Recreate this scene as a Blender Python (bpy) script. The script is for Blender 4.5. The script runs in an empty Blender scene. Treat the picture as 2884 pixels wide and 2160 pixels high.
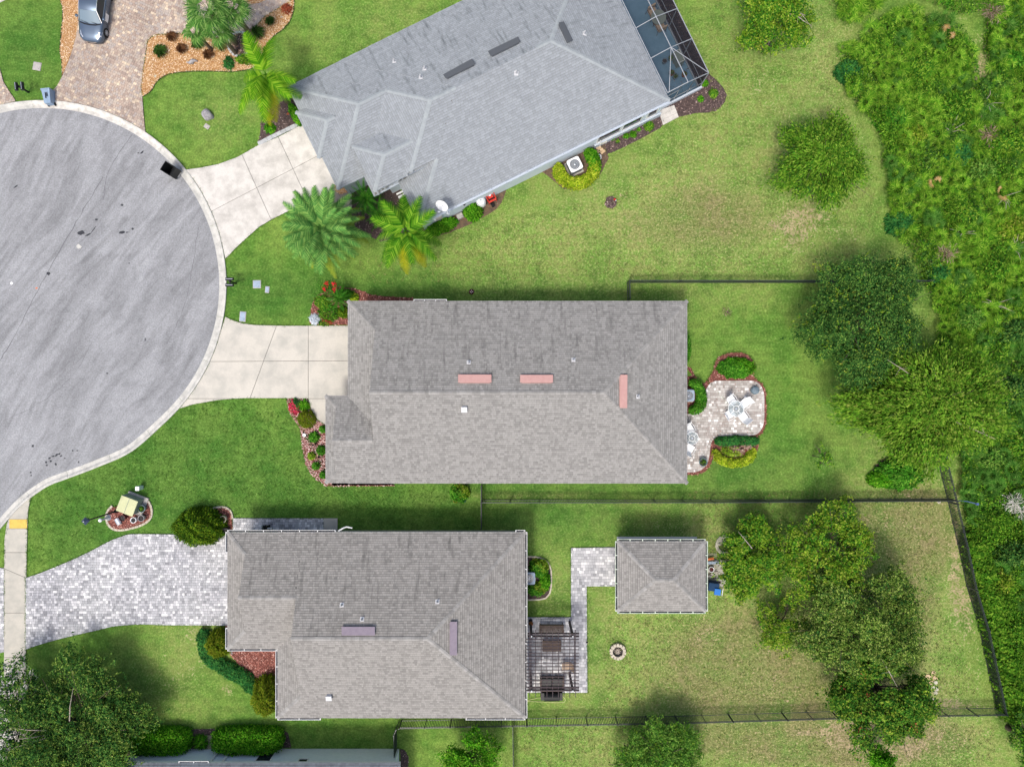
import bpy, bmesh, math, random
import numpy as np
from mathutils import Vector, Matrix
from math import sin, cos, radians, pi, atan2, sqrt

# ------------------------------------------------------------------ scene
SC = bpy.context.scene
COL = SC.collection
S = 42.0      # photo pixels per metre on the ground
H = 47.7      # camera height in metres
cd = bpy.data.cameras.new("camera")
cam = bpy.data.objects.new("camera", cd); COL.objects.link(cam)
cam.location = (0, 0, H); cam.rotation_euler = (0, 0, 0)
cd.sensor_fit = 'HORIZONTAL'; cd.sensor_width = 36
cd.lens = 36 * H / (2884 / S)
cd.clip_start = 1; cd.clip_end = 2000
SC.camera = cam

SUN_EL, SUN_AZ = radians(63.5), radians(207.5)
w = bpy.data.worlds.new("World"); SC.world = w; w.use_nodes = True
wn = w.node_tree.nodes; wl = w.node_tree.links
sky = wn.new('ShaderNodeTexSky'); sky.sky_type = 'NISHITA'; sky.sun_disc = False
sky.sun_elevation = SUN_EL; sky.sun_rotation = SUN_AZ
sky.air_density = 1.0; sky.dust_density = 5.0; sky.ozone_density = 0.25
wl.new(sky.outputs[0], wn['Background'].inputs[0]); wn['Background'].inputs[1].default_value = 0.15
sl = bpy.data.lights.new("sun", 'SUN'); sl.energy = 1.8; sl.angle = radians(10.0); sl.color = (1.0, .968, .885)
sun = bpy.data.objects.new("sun", sl); COL.objects.link(sun)
sd = Vector((sin(SUN_AZ) * cos(SUN_EL), cos(SUN_AZ) * cos(SUN_EL), sin(SUN_EL)))
sun.rotation_euler = sd.to_track_quat('Z', 'Y').to_euler(); sun.location = (-20, -40, 60)
SC.view_settings.view_transform = 'Standard'
SC.view_settings.look = 'None'
SC.view_settings.exposure = 0.30
SC.view_settings.gamma = 1.0

rnd = random.Random(7)
def P(px, py, h=0.0):
    f = (1 - h / H) / S
    return Vector(((px - 1442) * f, -(py - 1080) * f, h))
def P2(px, py, h=0.0):
    v = P(px, py, h); return (v.x, v.y)

# ------------------------------------------------------------------ materials
def s2l(c):
    return tuple((x / 255 / 12.92) if x / 255 <= .04045 else ((x / 255 + .055) / 1.055) ** 2.4 for x in c)
MATS = {}
def mat(name, c1, c2=None, scale=6, detail=5, rough=.8, bump=0., bscale=None, isl=0., objr=0., spec=.3, metal=0.,
        space='world', stretch=None, contrast=(.35, .65), fine=0., fscale=30, trans=0., alpha=1., hue=0., c3=None, rot=0, islramp=None, band=0., north=False):
    """procedural principled material: two tones mixed by noise, optional tone per piece"""
    if name in MATS: return MATS[name]
    m = bpy.data.materials.new(name); m.use_nodes = True; MATS[name] = m
    n = m.node_tree.nodes; l = m.node_tree.links
    b = n['Principled BSDF']
    b.inputs['Roughness'].default_value = rough
    b.inputs['Metallic'].default_value = metal
    b.inputs['Specular IOR Level'].default_value = spec
    if space == 'world':
        co = n.new('ShaderNodeNewGeometry').outputs['Position']
    elif space == 'uv':
        co = n.new('ShaderNodeTexCoord').outputs['UV']
    else:
        co = n.new('ShaderNodeTexCoord').outputs['Object']
    if stretch or rot:
        mp = n.new('ShaderNodeMapping'); l.new(co, mp.inputs[0])
        mp.inputs['Scale'].default_value = stretch or (1, 1, 1); mp.inputs['Rotation'].default_value = (0, 0, rot)
        # rotate first, then scale
        if rot:
            mp0 = n.new('ShaderNodeMapping'); l.new(co, mp0.inputs[0]); mp0.inputs['Rotation'].default_value = (0, 0, rot)
            mp.inputs['Rotation'].default_value = (0, 0, 0); l.new(mp0.outputs[0], mp.inputs[0])
        cs = mp.outputs[0]
    else:
        cs = co
    def noise(sc, det, src):
        t = n.new('ShaderNodeTexNoise'); t.inputs['Scale'].default_value = sc; t.inputs['Detail'].default_value = det
        t.inputs['Roughness'].default_value = .6
        l.new(src, t.inputs['Vector']); return t.outputs['Fac']
    def mixc(f, a, bb, mode='MIX'):
        x = n.new('ShaderNodeMix'); x.data_type = 'RGBA'; x.blend_type = mode
        for i, v in ((0, f), (6, a), (7, bb)):
            if hasattr(v, 'links') or hasattr(v, 'is_output'): l.new(v, x.inputs[i])
            elif isinstance(v, (float, int)): x.inputs[i].default_value = v
            else: x.inputs[i].default_value = (*v[:3], 1)
        return x.outputs[2]
    def mrange(src, a, bb, c, d):
        x = n.new('ShaderNodeMapRange'); l.new(src, x.inputs[0])
        for i, v in enumerate((a, bb, c, d)): x.inputs[i + 1].default_value = v
        return x.outputs[0]
    col = None
    if c2 is not None:
        f = mrange(noise(scale, detail, cs), contrast[0], contrast[1], 0, 1)
        if north:   # algae streaks, also painting in the shade of slopes facing away from the sun
            sn = n.new('ShaderNodeSeparateXYZ'); l.new(n.new('ShaderNodeNewGeometry').outputs['True Normal'], sn.inputs[0])
            mm_ = n.new('ShaderNodeMath'); mm_.operation = 'MULTIPLY'; l.new(f, mm_.inputs[0]); l.new(mrange(sn.outputs[1], .02, .22, .22, 1), mm_.inputs[1]); f = mm_.outputs[0]
        col = mixc(f, c1, c2)
    if c3 is not None:
        f = mrange(noise(scale * .23, 3, cs), .48, .68, 0, .85)
        col = mixc(f, col if col is not None else c1, c3)
    if fine:
        f = mrange(noise(fscale, 2, co), .3, .7, 1 - fine, 1 + fine)
        g = n.new('ShaderNodeCombineColor')
        for i in range(3): l.new(f, g.inputs[i])
        col = mixc(1.0, col if col is not None else c1, g.outputs[0], 'MULTIPLY')
    if band:   # dark band along each shingle course's head, painting in the butt-edge shadow
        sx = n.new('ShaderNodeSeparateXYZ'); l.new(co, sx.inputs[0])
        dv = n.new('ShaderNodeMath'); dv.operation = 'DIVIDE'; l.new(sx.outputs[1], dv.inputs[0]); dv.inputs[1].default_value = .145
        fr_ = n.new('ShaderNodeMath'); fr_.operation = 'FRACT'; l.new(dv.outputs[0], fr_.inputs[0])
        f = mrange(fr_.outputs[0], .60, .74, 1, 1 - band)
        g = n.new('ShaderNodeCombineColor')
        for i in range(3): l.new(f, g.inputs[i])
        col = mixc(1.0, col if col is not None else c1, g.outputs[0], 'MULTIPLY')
    if isl or objr or islramp:
        gi = n.new('ShaderNodeNewGeometry').outputs['Random Per Island']
        oi = n.new('ShaderNodeObjectInfo').outputs['Random']
        ad = n.new('ShaderNodeMath'); ad.operation = 'ADD'
        if isl or islramp: l.new(gi, ad.inputs[0])
        else: ad.inputs[0].default_value = 0
        if objr: l.new(oi, ad.inputs[1])
        else: ad.inputs[1].default_value = 0
        fr = n.new('ShaderNodeMath'); fr.operation = 'FRACT'; l.new(ad.outputs[0], fr.inputs[0])
        if islramp:
            r = n.new('ShaderNodeValToRGB'); l.new(fr.outputs[0], r.inputs[0])
            els = r.color_ramp.elements
            while len(els) < len(islramp): els.new(.5)
            for i, (p_, c_) in enumerate(islramp):
                els[i].position = p_; els[i].color = (*c_, 1)
            if isl or c1 is not None:
                pass
            col = mixc(1.0, r.outputs[0], (col if col is not None else c1), 'MULTIPLY') if (col is not None or c1 is not None) else r.outputs[0]
        else:
            a = max(isl, objr)
            v = mrange(fr.outputs[0], 0, 1, 1 - a, 1 + a)
            g = n.new('ShaderNodeCombineColor')
            for i in range(3): l.new(v, g.inputs[i])
            col = mixc(1.0, col if col is not None else c1, g.outputs[0], 'MULTIPLY')
    if col is None: b.inputs['Base Color'].default_value = (*c1, 1)
    else: l.new(col, b.inputs['Base Color'])
    if bump:
        bp = n.new('ShaderNodeBump'); bp.inputs['Strength'].default_value = bump; bp.inputs['Distance'].default_value = .03
        l.new(noise(bscale or scale * 3, 3, co), bp.inputs['Height']); l.new(bp.outputs[0], b.inputs['Normal'])
    out = n['Material Output']
    if trans:
        t = n.new('ShaderNodeBsdfTranslucent')
        if col is None: t.inputs[0].default_value = (*c1, 1)
        else: l.new(col, t.inputs[0])
        x = n.new('ShaderNodeMixShader'); x.inputs[0].default_value = trans
        l.new(b.outputs[0], x.inputs[1]); l.new(t.outputs[0], x.inputs[2]); l.new(x.outputs[0], out.inputs[0])
    if alpha < 1:
        t = n.new('ShaderNodeBsdfTransparent')
        x = n.new('ShaderNodeMixShader'); x.inputs[0].default_value = alpha
        l.new(t.outputs[0], x.inputs[1]); l.new(b.outputs[0], x.inputs[2]); l.new(x.outputs[0], out.inputs[0])
    return m

def leafmat(name, cols, trans=.25, rough=.85, big=.22):
    """foliage: colour per leaf from a ramp plus slow drift through the crown"""
    r = [(i / max(1, len(cols) - 1), c) for i, c in enumerate(cols)]
    return mat(name, (1 + big,) * 3, (1 - big,) * 3, scale=1.3, detail=2, contrast=(.4, .6), islramp=r, trans=trans, rough=rough, spec=.06)

G = lambda r, g, b: s2l((r, g, b))
M = {}
M['asphalt'] = None
M['kerb'] = mat('kerb_concrete', G(196, 195, 190), G(166, 166, 162), scale=2.2, fine=.10, fscale=25, rough=.9, bump=.2, contrast=(.4, .7))
M['kerbw'] = mat('white_kerb_concrete', G(212, 209, 203), G(178, 175, 169), scale=3, fine=.08, fscale=25, rough=.9)
M['concB'] = mat('pale_concrete', G(202, 199, 194), G(176, 173, 168), scale=1.3, detail=8, fine=.07, fscale=18, rough=.9, bump=.15, contrast=(.42, .66), objr=.02)
M['concC'] = mat('cream_concrete', G(193, 189, 180), G(172, 170, 163), scale=.9, detail=8, fine=.05, fscale=18, rough=.9, bump=.12, contrast=(.42, .68), objr=.02)
M['walk'] = mat('sidewalk_concrete', G(186, 182, 172), G(168, 166, 158), scale=1.5, detail=7, fine=.06, fscale=18, rough=.9, objr=.03)
M['joint'] = mat('joint_sand', G(100, 96, 90), G(74, 72, 68), scale=9, rough=1)
M['yellow'] = mat('yellow_tactile', G(214, 186, 96), G(196, 168, 86), scale=4, rough=.8)
M['paveA'] = mat('tan_paver', (1.05, 1.04, 1.03), (.86, .85, .85), scale=.4, detail=3, contrast=(.4, .62), islramp=[(0, G(150, 136, 128)), (.25, G(172, 154, 142)), (.5, G(182, 168, 156)), (.75, G(166, 158, 154)), (.93, G(196, 180, 160)), (1, G(216, 200, 178))], isl=0, objr=1, rough=.9)
M['paveD'] = mat('grey_paver', (1.06, 1.06, 1.05), (.84, .84, .86), scale=.34, detail=3, contrast=(.4, .62), islramp=[(0, G(140, 141, 145)), (.12, G(158, 159, 163)), (.5, G(176, 177, 181)), (.8, G(192, 192, 196)), (.94, G(214, 214, 216)), (1, G(228, 228, 228))], isl=0, objr=1, rough=.9)
M['paveP'] = mat('patio_paver', None, None, islramp=[(0, G(154, 148, 143)), (.3, G(168, 163, 159)), (.6, G(180, 176, 172)), (.88, G(194, 191, 188)), (.96, G(226, 225, 223)), (1, G(232, 231, 230))], isl=0, objr=1, rough=.9)
M['paveW'] = mat('walk_paver', None, None, islramp=[(0, G(130, 122, 116)), (.5, G(152, 144, 136)), (1, G(172, 162, 148))], isl=0, objr=1, rough=.9)
RB = [(0, (.76,) * 3), (.25, (.88,) * 3), (.5, (.97,) * 3), (.75, (1.04,) * 3), (1, (1.10,) * 3)]
RA = [(0, (.88,) * 3), (.5, (.97,) * 3), (1, (1.07,) * 3)]
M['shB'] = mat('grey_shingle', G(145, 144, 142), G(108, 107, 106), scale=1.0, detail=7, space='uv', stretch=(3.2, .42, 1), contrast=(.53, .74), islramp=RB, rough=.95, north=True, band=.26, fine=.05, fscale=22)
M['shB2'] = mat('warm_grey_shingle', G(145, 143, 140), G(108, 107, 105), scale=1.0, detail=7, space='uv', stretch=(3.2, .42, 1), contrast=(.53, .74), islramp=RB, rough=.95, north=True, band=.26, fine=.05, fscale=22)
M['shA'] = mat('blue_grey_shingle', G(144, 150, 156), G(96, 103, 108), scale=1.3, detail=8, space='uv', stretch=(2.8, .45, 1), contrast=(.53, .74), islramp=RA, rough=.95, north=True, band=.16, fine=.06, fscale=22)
M['sh4'] = mat('dark_blue_shingle', G(104, 110, 118), G(88, 92, 100), scale=1.3, detail=6, space='uv', stretch=(1.6, .35, 1), contrast=(.45, .7), islramp=RA, rough=.95)
M['capB'] = mat('ridge_cap_grey', G(148, 147, 145), G(134, 133, 131), scale=4, objr=.17, rough=.95)
M['capA'] = mat('ridge_cap_blue', G(154, 161, 165), G(144, 151, 156), scale=4, objr=.04, rough=.95)
M['deck'] = mat('roof_deck', G(105, 104, 102), rough=1)
M['stucco'] = mat('blue_grey_stucco', G(208, 218, 228), G(198, 209, 220), scale=8, rough=.9, bump=.3, bscale=30)
M['stuccoB'] = mat('beige_stucco', G(176, 170, 160), G(166, 160, 150), scale=8, rough=.9, bump=.3, bscale=30)
M['stucco4'] = mat('pale_blue_stucco', G(222, 230, 238), G(214, 223, 232), scale=5, rough=.9, bump=.3, bscale=30)
M['white'] = mat('white_paint', G(226, 227, 228), G(212, 213, 215), scale=5, rough=.5)
M['fasc'] = mat('fascia_grey', G(176, 178, 180), rough=.6)
M['fascA'] = mat('fascia_blue', G(182, 192, 204), rough=.6)
M['gutter'] = mat('gutter_white', G(205, 207, 208), rough=.4)
M['gutgreen'] = mat('gutter_stained', G(218, 226, 216), G(170, 190, 166), scale=3, rough=.5)
M['gutin'] = mat('gutter_trough', G(62, 64, 70), G(40, 42, 48), scale=4, rough=.8)
M['dark'] = mat('dark_glass', G(42, 48, 54), rough=.15, spec=.6)
M['black'] = mat('black_metal', G(30, 32, 36), rough=.45)
M['blackf'] = mat('black_fence', G(50, 56, 62), rough=.4, spec=.5)
M['pink'] = mat('pink_vent_paint', G(196, 156, 150), G(190, 148, 143), scale=4, rough=.7)
M['purple'] = mat('mauve_vent_paint', G(142, 132, 144), G(134, 124, 137), scale=4, rough=.7)
M['ventgrey'] = mat('grey_vent_paint', G(120, 124, 130), rough=.7)
M['ventdark'] = mat('dark_vent_paint', G(84, 88, 94), rough=.7)
M['lead'] = mat('vent_pipe_metal', G(196, 198, 202), rough=.4)
M['screen'] = mat('insect_screen', G(28, 32, 40), rough=.9, alpha=.46)
M['frame'] = mat('aluminium_frame', G(150, 155, 162), rough=.4)
M['pool'] = mat('blue_painted_deck', G(112, 146, 170), G(98, 134, 158), scale=1.5, rough=.8)
M['mulchd'] = mat('dark_mulch', G(92, 78, 76), G(62, 52, 52), scale=14, fine=.25, fscale=60, rough=1, bump=.8, bscale=30)
M['mulchr'] = mat('red_mulch', G(122, 76, 68), G(92, 56, 52), scale=14, fine=.25, fscale=60, rough=1, bump=.8, bscale=30)
M['gravelo'] = mat('orange_gravel', G(186, 142, 96), G(150, 106, 66), scale=18, fine=.2, fscale=60, rough=1, bump=.8, bscale=30)
M['dirt'] = mat('dirt', G(112, 92, 74), G(88, 76, 64), scale=4, fine=.2, fscale=30, rough=1, bump=.5, bscale=20)
M['chipr'] = mat('red_mulch_chip', None, None, islramp=[(0, G(106, 62, 56)), (.5, G(144, 90, 80)), (.85, G(174, 120, 108)), (1, G(206, 168, 158))], rough=1)
M['chipp'] = mat('pink_stone_chip', None, None, islramp=[(0, G(128, 80, 78)), (.4, G(168, 124, 120)), (.75, G(196, 160, 156)), (1, G(222, 204, 200))], rough=1)
M['chipd'] = mat('dark_mulch_chip', None, None, islramp=[(0, G(66, 54, 54)), (.6, G(100, 84, 82)), (.92, G(124, 106, 102)), (1, G(176, 156, 150))], rough=1)
M['stoneo'] = mat('orange_stone', None, None, islramp=[(0, G(158, 116, 74)), (.3, G(188, 148, 102)), (.6, G(208, 174, 130)), (.85, G(224, 202, 168)), (1, G(236, 228, 212))], rough=.9)
M['edging'] = mat('black_edging', G(34, 34, 34), rough=.7)
M['block'] = mat('edging_block', G(196, 188, 172), G(172, 164, 150), scale=6, objr=.08, rough=.95)
M['blockg'] = mat('grey_block', G(186, 188, 190), G(160, 164, 168), scale=6, objr=.08, rough=.95)
M['rock'] = mat('grey_rock', G(168, 166, 168), G(126, 124, 128), scale=5, rough=.95, bump=.6, space='obj')
M['bark'] = mat('bark', G(104, 92, 80), G(76, 66, 58), scale=9, rough=1, bump=.6)
M['palebark'] = mat('pale_bark', G(178, 168, 156), G(140, 130, 120), scale=9, rough=1)
M['boot'] = mat('palm_trunk', G(112, 98, 82), G(78, 68, 56), scale=12, rough=1, bump=.6)
M['leafoak'] = leafmat('oak_leaves', [G(30, 66, 30), G(42, 84, 36), G(58, 100, 42), G(82, 122, 52), G(122, 154, 70)])
M['leafcyp'] = leafmat('cypress_leaves', [G(54, 96, 26), G(74, 122, 30), G(96, 144, 38), G(118, 158, 48), G(140, 168, 66)], trans=.35)
M['leafcypo'] = leafmat('olive_cypress_leaves', [G(74, 110, 28), G(92, 134, 36), G(112, 154, 44), G(134, 166, 60), G(140, 154, 70)], trans=.35)
M['leafmaple'] = leafmat('bright_leaves', [G(36, 90, 26), G(58, 116, 34), G(84, 138, 36), G(120, 158, 44), G(146, 176, 66)], trans=.35)
M['leafyel'] = leafmat('yellow_green_leaves', [G(74, 118, 28), G(98, 140, 32), G(122, 156, 40), G(150, 172, 58), G(176, 186, 84)], trans=.4)
M['leafgrey'] = leafmat('grey_green_leaves', [G(52, 84, 30), G(72, 104, 36), G(94, 124, 46), G(120, 144, 62), G(152, 168, 90)])
M['leafautumn'] = leafmat('turning_leaves', [G(26, 66, 18), G(42, 90, 26), G(60, 108, 32), G(80, 122, 38), G(104, 138, 46), G(136, 156, 58)])
M['leafpine'] = leafmat('blue_green_leaves', [G(50, 96, 34), G(74, 122, 42), G(102, 146, 54), G(136, 170, 76)])
M['leafbox'] = leafmat('hedge_leaves', [G(36, 88, 22), G(54, 116, 28), G(78, 142, 38), G(114, 168, 58)])
M['leafbox2'] = leafmat('shrub_leaves', [G(40, 100, 14), G(62, 130, 20), G(90, 154, 30), G(124, 176, 50)])
M['leafyh'] = leafmat('yellow_hedge_leaves', [G(86, 124, 20), G(122, 152, 28), G(156, 176, 40), G(190, 196, 70)])
M['leafyew'] = leafmat('dark_yew_leaves', [G(34, 66, 14), G(54, 90, 18), G(82, 114, 22), G(116, 138, 34)])
M['leafarb'] = leafmat('golden_arborvitae_leaves', [G(62, 92, 16), G(88, 112, 22), G(110, 124, 28), G(130, 136, 40)])
M['leafjun'] = leafmat('juniper_leaves', [G(26, 78, 38), G(40, 98, 46), G(56, 116, 52), G(76, 130, 60)])
M['leafvine'] = leafmat('vine_leaves', [G(44, 90, 20), G(66, 114, 26), G(90, 136, 34), G(128, 162, 54)], trans=.35)
M['leafunder'] = leafmat('undergrowth_leaves', [G(38, 84, 22), G(58, 112, 28), G(82, 136, 34), G(110, 156, 44), G(146, 178, 66)], trans=.3)
M['leafwhite'] = leafmat('white_blossom', [G(196, 190, 184), G(226, 222, 216), G(238, 236, 230)], trans=.2, big=.05)
M['leafsilver'] = leafmat('silver_leaves', [G(170, 184, 198), G(204, 214, 224), G(228, 234, 240)], trans=.1, big=.05)
M['leafbrown'] = leafmat('dry_leaves', [G(120, 96, 84), G(150, 124, 110), G(176, 156, 142)], trans=.1)
M['palmd'] = leafmat('date_palm_leaf', [G(64, 116, 56), G(86, 140, 66), G(112, 160, 78), G(146, 182, 96)], trans=.25, big=.1)
M['palmo'] = leafmat('old_palm_leaf', [G(124, 150, 48), G(146, 164, 54), G(160, 166, 60)], trans=.25, big=.1)
M['palmq'] = leafmat('queen_palm_leaf', [G(46, 104, 20), G(70, 130, 26), G(104, 158, 36), G(150, 188, 60)], trans=.35, big=.1)
M['palml'] = leafmat('lime_palm_leaf', [G(60, 118, 18), G(86, 146, 24), G(116, 168, 34), G(156, 190, 58)], trans=.35, big=.1)
M['palmyo'] = leafmat('yellowing_palm_leaf', [G(138, 150, 20), G(164, 166, 28), G(178, 172, 40)], trans=.3, big=.1)
M['palmf'] = leafmat('fan_palm_leaf', [G(58, 106, 48), G(80, 130, 56), G(108, 150, 72), G(132, 168, 92)], trans=.25, big=.1)
M['palmp'] = leafmat('pygmy_palm_leaf', [G(32, 88, 22), G(48, 108, 28), G(66, 124, 34), G(86, 138, 46)], trans=.3, big=.1)
M['palmetto'] = leafmat('palmetto_leaf', [G(62, 116, 28), G(88, 142, 34), G(120, 168, 44), G(160, 192, 74)], trans=.3, big=.2)
M['palmetto2'] = leafmat('dark_palmetto_leaf', [G(42, 92, 28), G(62, 114, 38), G(84, 132, 50), G(112, 150, 70)], trans=.3, big=.2)
M['palmdead'] = leafmat('dead_palmetto_leaf', [G(150, 118, 70), G(176, 146, 92), G(178, 160, 124)], trans=.1, big=.05)
M['grassbr'] = leafmat('brown_grass', [G(82, 56, 40), G(112, 78, 54), G(136, 100, 70)], trans=.1, big=.05)
M['grassgr'] = leafmat('green_grass_clump', [G(46, 78, 34), G(66, 102, 44), G(92, 128, 58)], trans=.2, big=.05)
M['grassred'] = leafmat('red_leaves', [G(128, 56, 40), G(156, 78, 56), G(176, 100, 74)], trans=.2, big=.05)
M['redfl'] = mat('red_flower', G(206, 28, 44), rough=.6)
M['pinkfl'] = leafmat('pink_bromeliad', [G(180, 40, 80), G(206, 74, 100), G(196, 70, 60)], trans=.2, big=.05)
M['carblue'] = mat('silver_blue_paint', G(92, 108, 128), rough=.3, spec=.6, metal=.6)
M['chrome'] = mat('chrome', G(220, 222, 226), rough=.2, metal=.9)
M['tyre'] = mat('tyre_rubber', G(28, 28, 30), rough=.9)
M['glasscar'] = mat('car_glass', G(120, 138, 150), rough=.08, spec=.9, metal=.3)
M['binblue'] = mat('pale_blue_plastic', G(138, 160, 184), G(126, 148, 172), scale=3, rough=.5)
M['binblack'] = mat('black_plastic', G(26, 28, 30), rough=.5)
M['boxblue'] = mat('pale_blue_box', G(156, 172, 190), G(140, 156, 174), scale=6, rough=.7)
M['boxgrey'] = mat('grey_box', G(178, 174, 170), G(160, 156, 152), scale=6, rough=.8)
M['trgreen'] = mat('pale_green_paint', G(196, 198, 156), G(184, 188, 146), scale=2, rough=.55)
M['trgrey'] = mat('grey_green_paint', G(128, 138, 130), rough=.6)
M['mint'] = mat('mint_plastic', G(206, 222, 214), rough=.5)
M['brown'] = mat('brown_wood', G(98, 84, 76), G(80, 68, 62), scale=8, rough=.8)
M['pergola'] = mat('pergola_timber', G(84, 74, 76), G(68, 60, 64), scale=6, rough=.8)
M['tan'] = mat('tan_fabric', G(178, 158, 138), rough=.9)
M['maroon'] = mat('maroon_glaze', G(70, 26, 30), rough=.3)
M['teal'] = mat('grey_blue_pot', G(118, 136, 148), G(98, 114, 126), scale=8, rough=.6)
M['whitep'] = mat('white_plastic', G(232, 234, 236), rough=.45)
M['glasst'] = mat('clear_table_glass', G(190, 205, 210), rough=.1, alpha=.35)
M['silver'] = mat('silver_steel', G(190, 196, 204), rough=.3, metal=.6)
M['redp'] = mat('red_paint', G(204, 60, 46), G(186, 50, 40), scale=6, rough=.5)
M['terracotta'] = mat('terracotta', G(150, 84, 54), rough=.8)
M['copper'] = mat('copper_globe', G(150, 92, 44), G(120, 72, 36), scale=10, rough=.5)
M['bluep'] = mat('bright_blue_plastic', G(34, 112, 196), rough=.5)
M['bluec'] = mat('navy_canvas', G(26, 58, 92), rough=.8)
M['hose'] = mat('pale_hose', G(206, 210, 150), rough=.6)
M['ash'] = mat('charcoal_ash', G(76, 72, 72), G(40, 38, 40), scale=14, rough=1, bump=1)
M['flag'] = mat('flagstone', G(206, 182, 150), G(186, 160, 128), scale=5, objr=.08, rough=.95)
M['whstone'] = mat('white_stone', G(196, 192, 176), G(160, 158, 142), scale=6, objr=.08, rough=.95)
M['orange'] = mat('orange_plastic', G(206, 112, 60), rough=.6)
M['pond'] = mat('tar', G(52, 54, 60), rough=.7)

# asphalt: speckled, with long curved worn streaks
def asphalt():
    m = bpy.data.materials.new('worn_asphalt'); m.use_nodes = True
    n = m.node_tree.nodes; l = m.node_tree.links; b = n['Principled BSDF']; b.inputs['Roughness'].default_value = .93
    b.inputs['Specular IOR Level'].default_value = .2
    g = n.new('ShaderNodeNewGeometry')
    def mp(src, rot, sc):
        a = n.new('ShaderNodeMapping'); a.inputs['Rotation'].default_value = (0, 0, rot); l.new(src, a.inputs[0])
        c = n.new('ShaderNodeMapping'); c.inputs['Scale'].default_value = sc; l.new(a.outputs[0], c.inputs[0]); return c.outputs[0]
    def ns(src, s_, d_, dist=0):
        t = n.new('ShaderNodeTexNoise'); t.inputs['Scale'].default_value = s_; t.inputs['Detail'].default_value = d_; t.inputs['Distortion'].default_value = dist
        l.new(src, t.inputs[0]); return t.outputs[0]
    def mr(src, a, bb, c, d):
        x = n.new('ShaderNodeMapRange'); l.new(src, x.inputs[0])
        for i, v in enumerate((a, bb, c, d)): x.inputs[i + 1].default_value = v
        return x.outputs[0]
    def mul(a, bb):
        x = n.new('ShaderNodeMath'); x.operation = 'MULTIPLY'; l.new(a, x.inputs[0]); l.new(bb, x.inputs[1]); return x.outputs[0]
    # slow warp so that the streaks bend
    wp = n.new('ShaderNodeTexNoise'); wp.inputs['Scale'].default_value = .07; wp.inputs['Detail'].default_value = 1; l.new(g.outputs['Position'], wp.inputs[0])
    vm = n.new('ShaderNodeVectorMath'); vm.operation = 'MULTIPLY_ADD'; l.new(wp.outputs['Color'], vm.inputs[0]); vm.inputs[1].default_value = (5, 5, 0); l.new(g.outputs['Position'], vm.inputs[2])
    st = mul(mr(ns(mp(vm.outputs[0], radians(-57), (.20, 1.0, 1)), 1.0, 8, .5), .43, .67, 1.03, .78), mr(ns(mp(vm.outputs[0], radians(-52), (.5, 2.6, 1)), 1.0, 9, .8), .47, .69, 1.02, .82))
    br = mr(ns(g.outputs['Position'], .16, 3), .35, .7, 1.05, .93)
    f1 = mr(ns(g.outputs['Position'], 11, 6), .3, .7, .80, 1.20)
    f2 = mr(ns(g.outputs['Position'], 2.4, 5), .3, .7, .93, 1.07)
    v = mul(mul(st, br), mul(f1, f2))
    mx = n.new('ShaderNodeMix'); mx.data_type = 'RGBA'; mx.blend_type = 'MULTIPLY'; mx.inputs[0].default_value = 1
    cc = n.new('ShaderNodeCombineColor')
    for i in range(3): l.new(v, cc.inputs[i])
    mx.inputs[6].default_value = (*G(145, 147, 151), 1); l.new(cc.outputs[0], mx.inputs[7]); l.new(mx.outputs[2], b.inputs['Base Color'])
    bp = n.new('ShaderNodeBump'); bp.inputs['Strength'].default_value = .35; bp.inputs['Distance'].default_value = .02
    l.new(ns(g.outputs['Position'], 30, 3), bp.inputs['Height']); l.new(bp.outputs[0], b.inputs['Normal'])
    return m
M['asphalt'] = asphalt()

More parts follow.
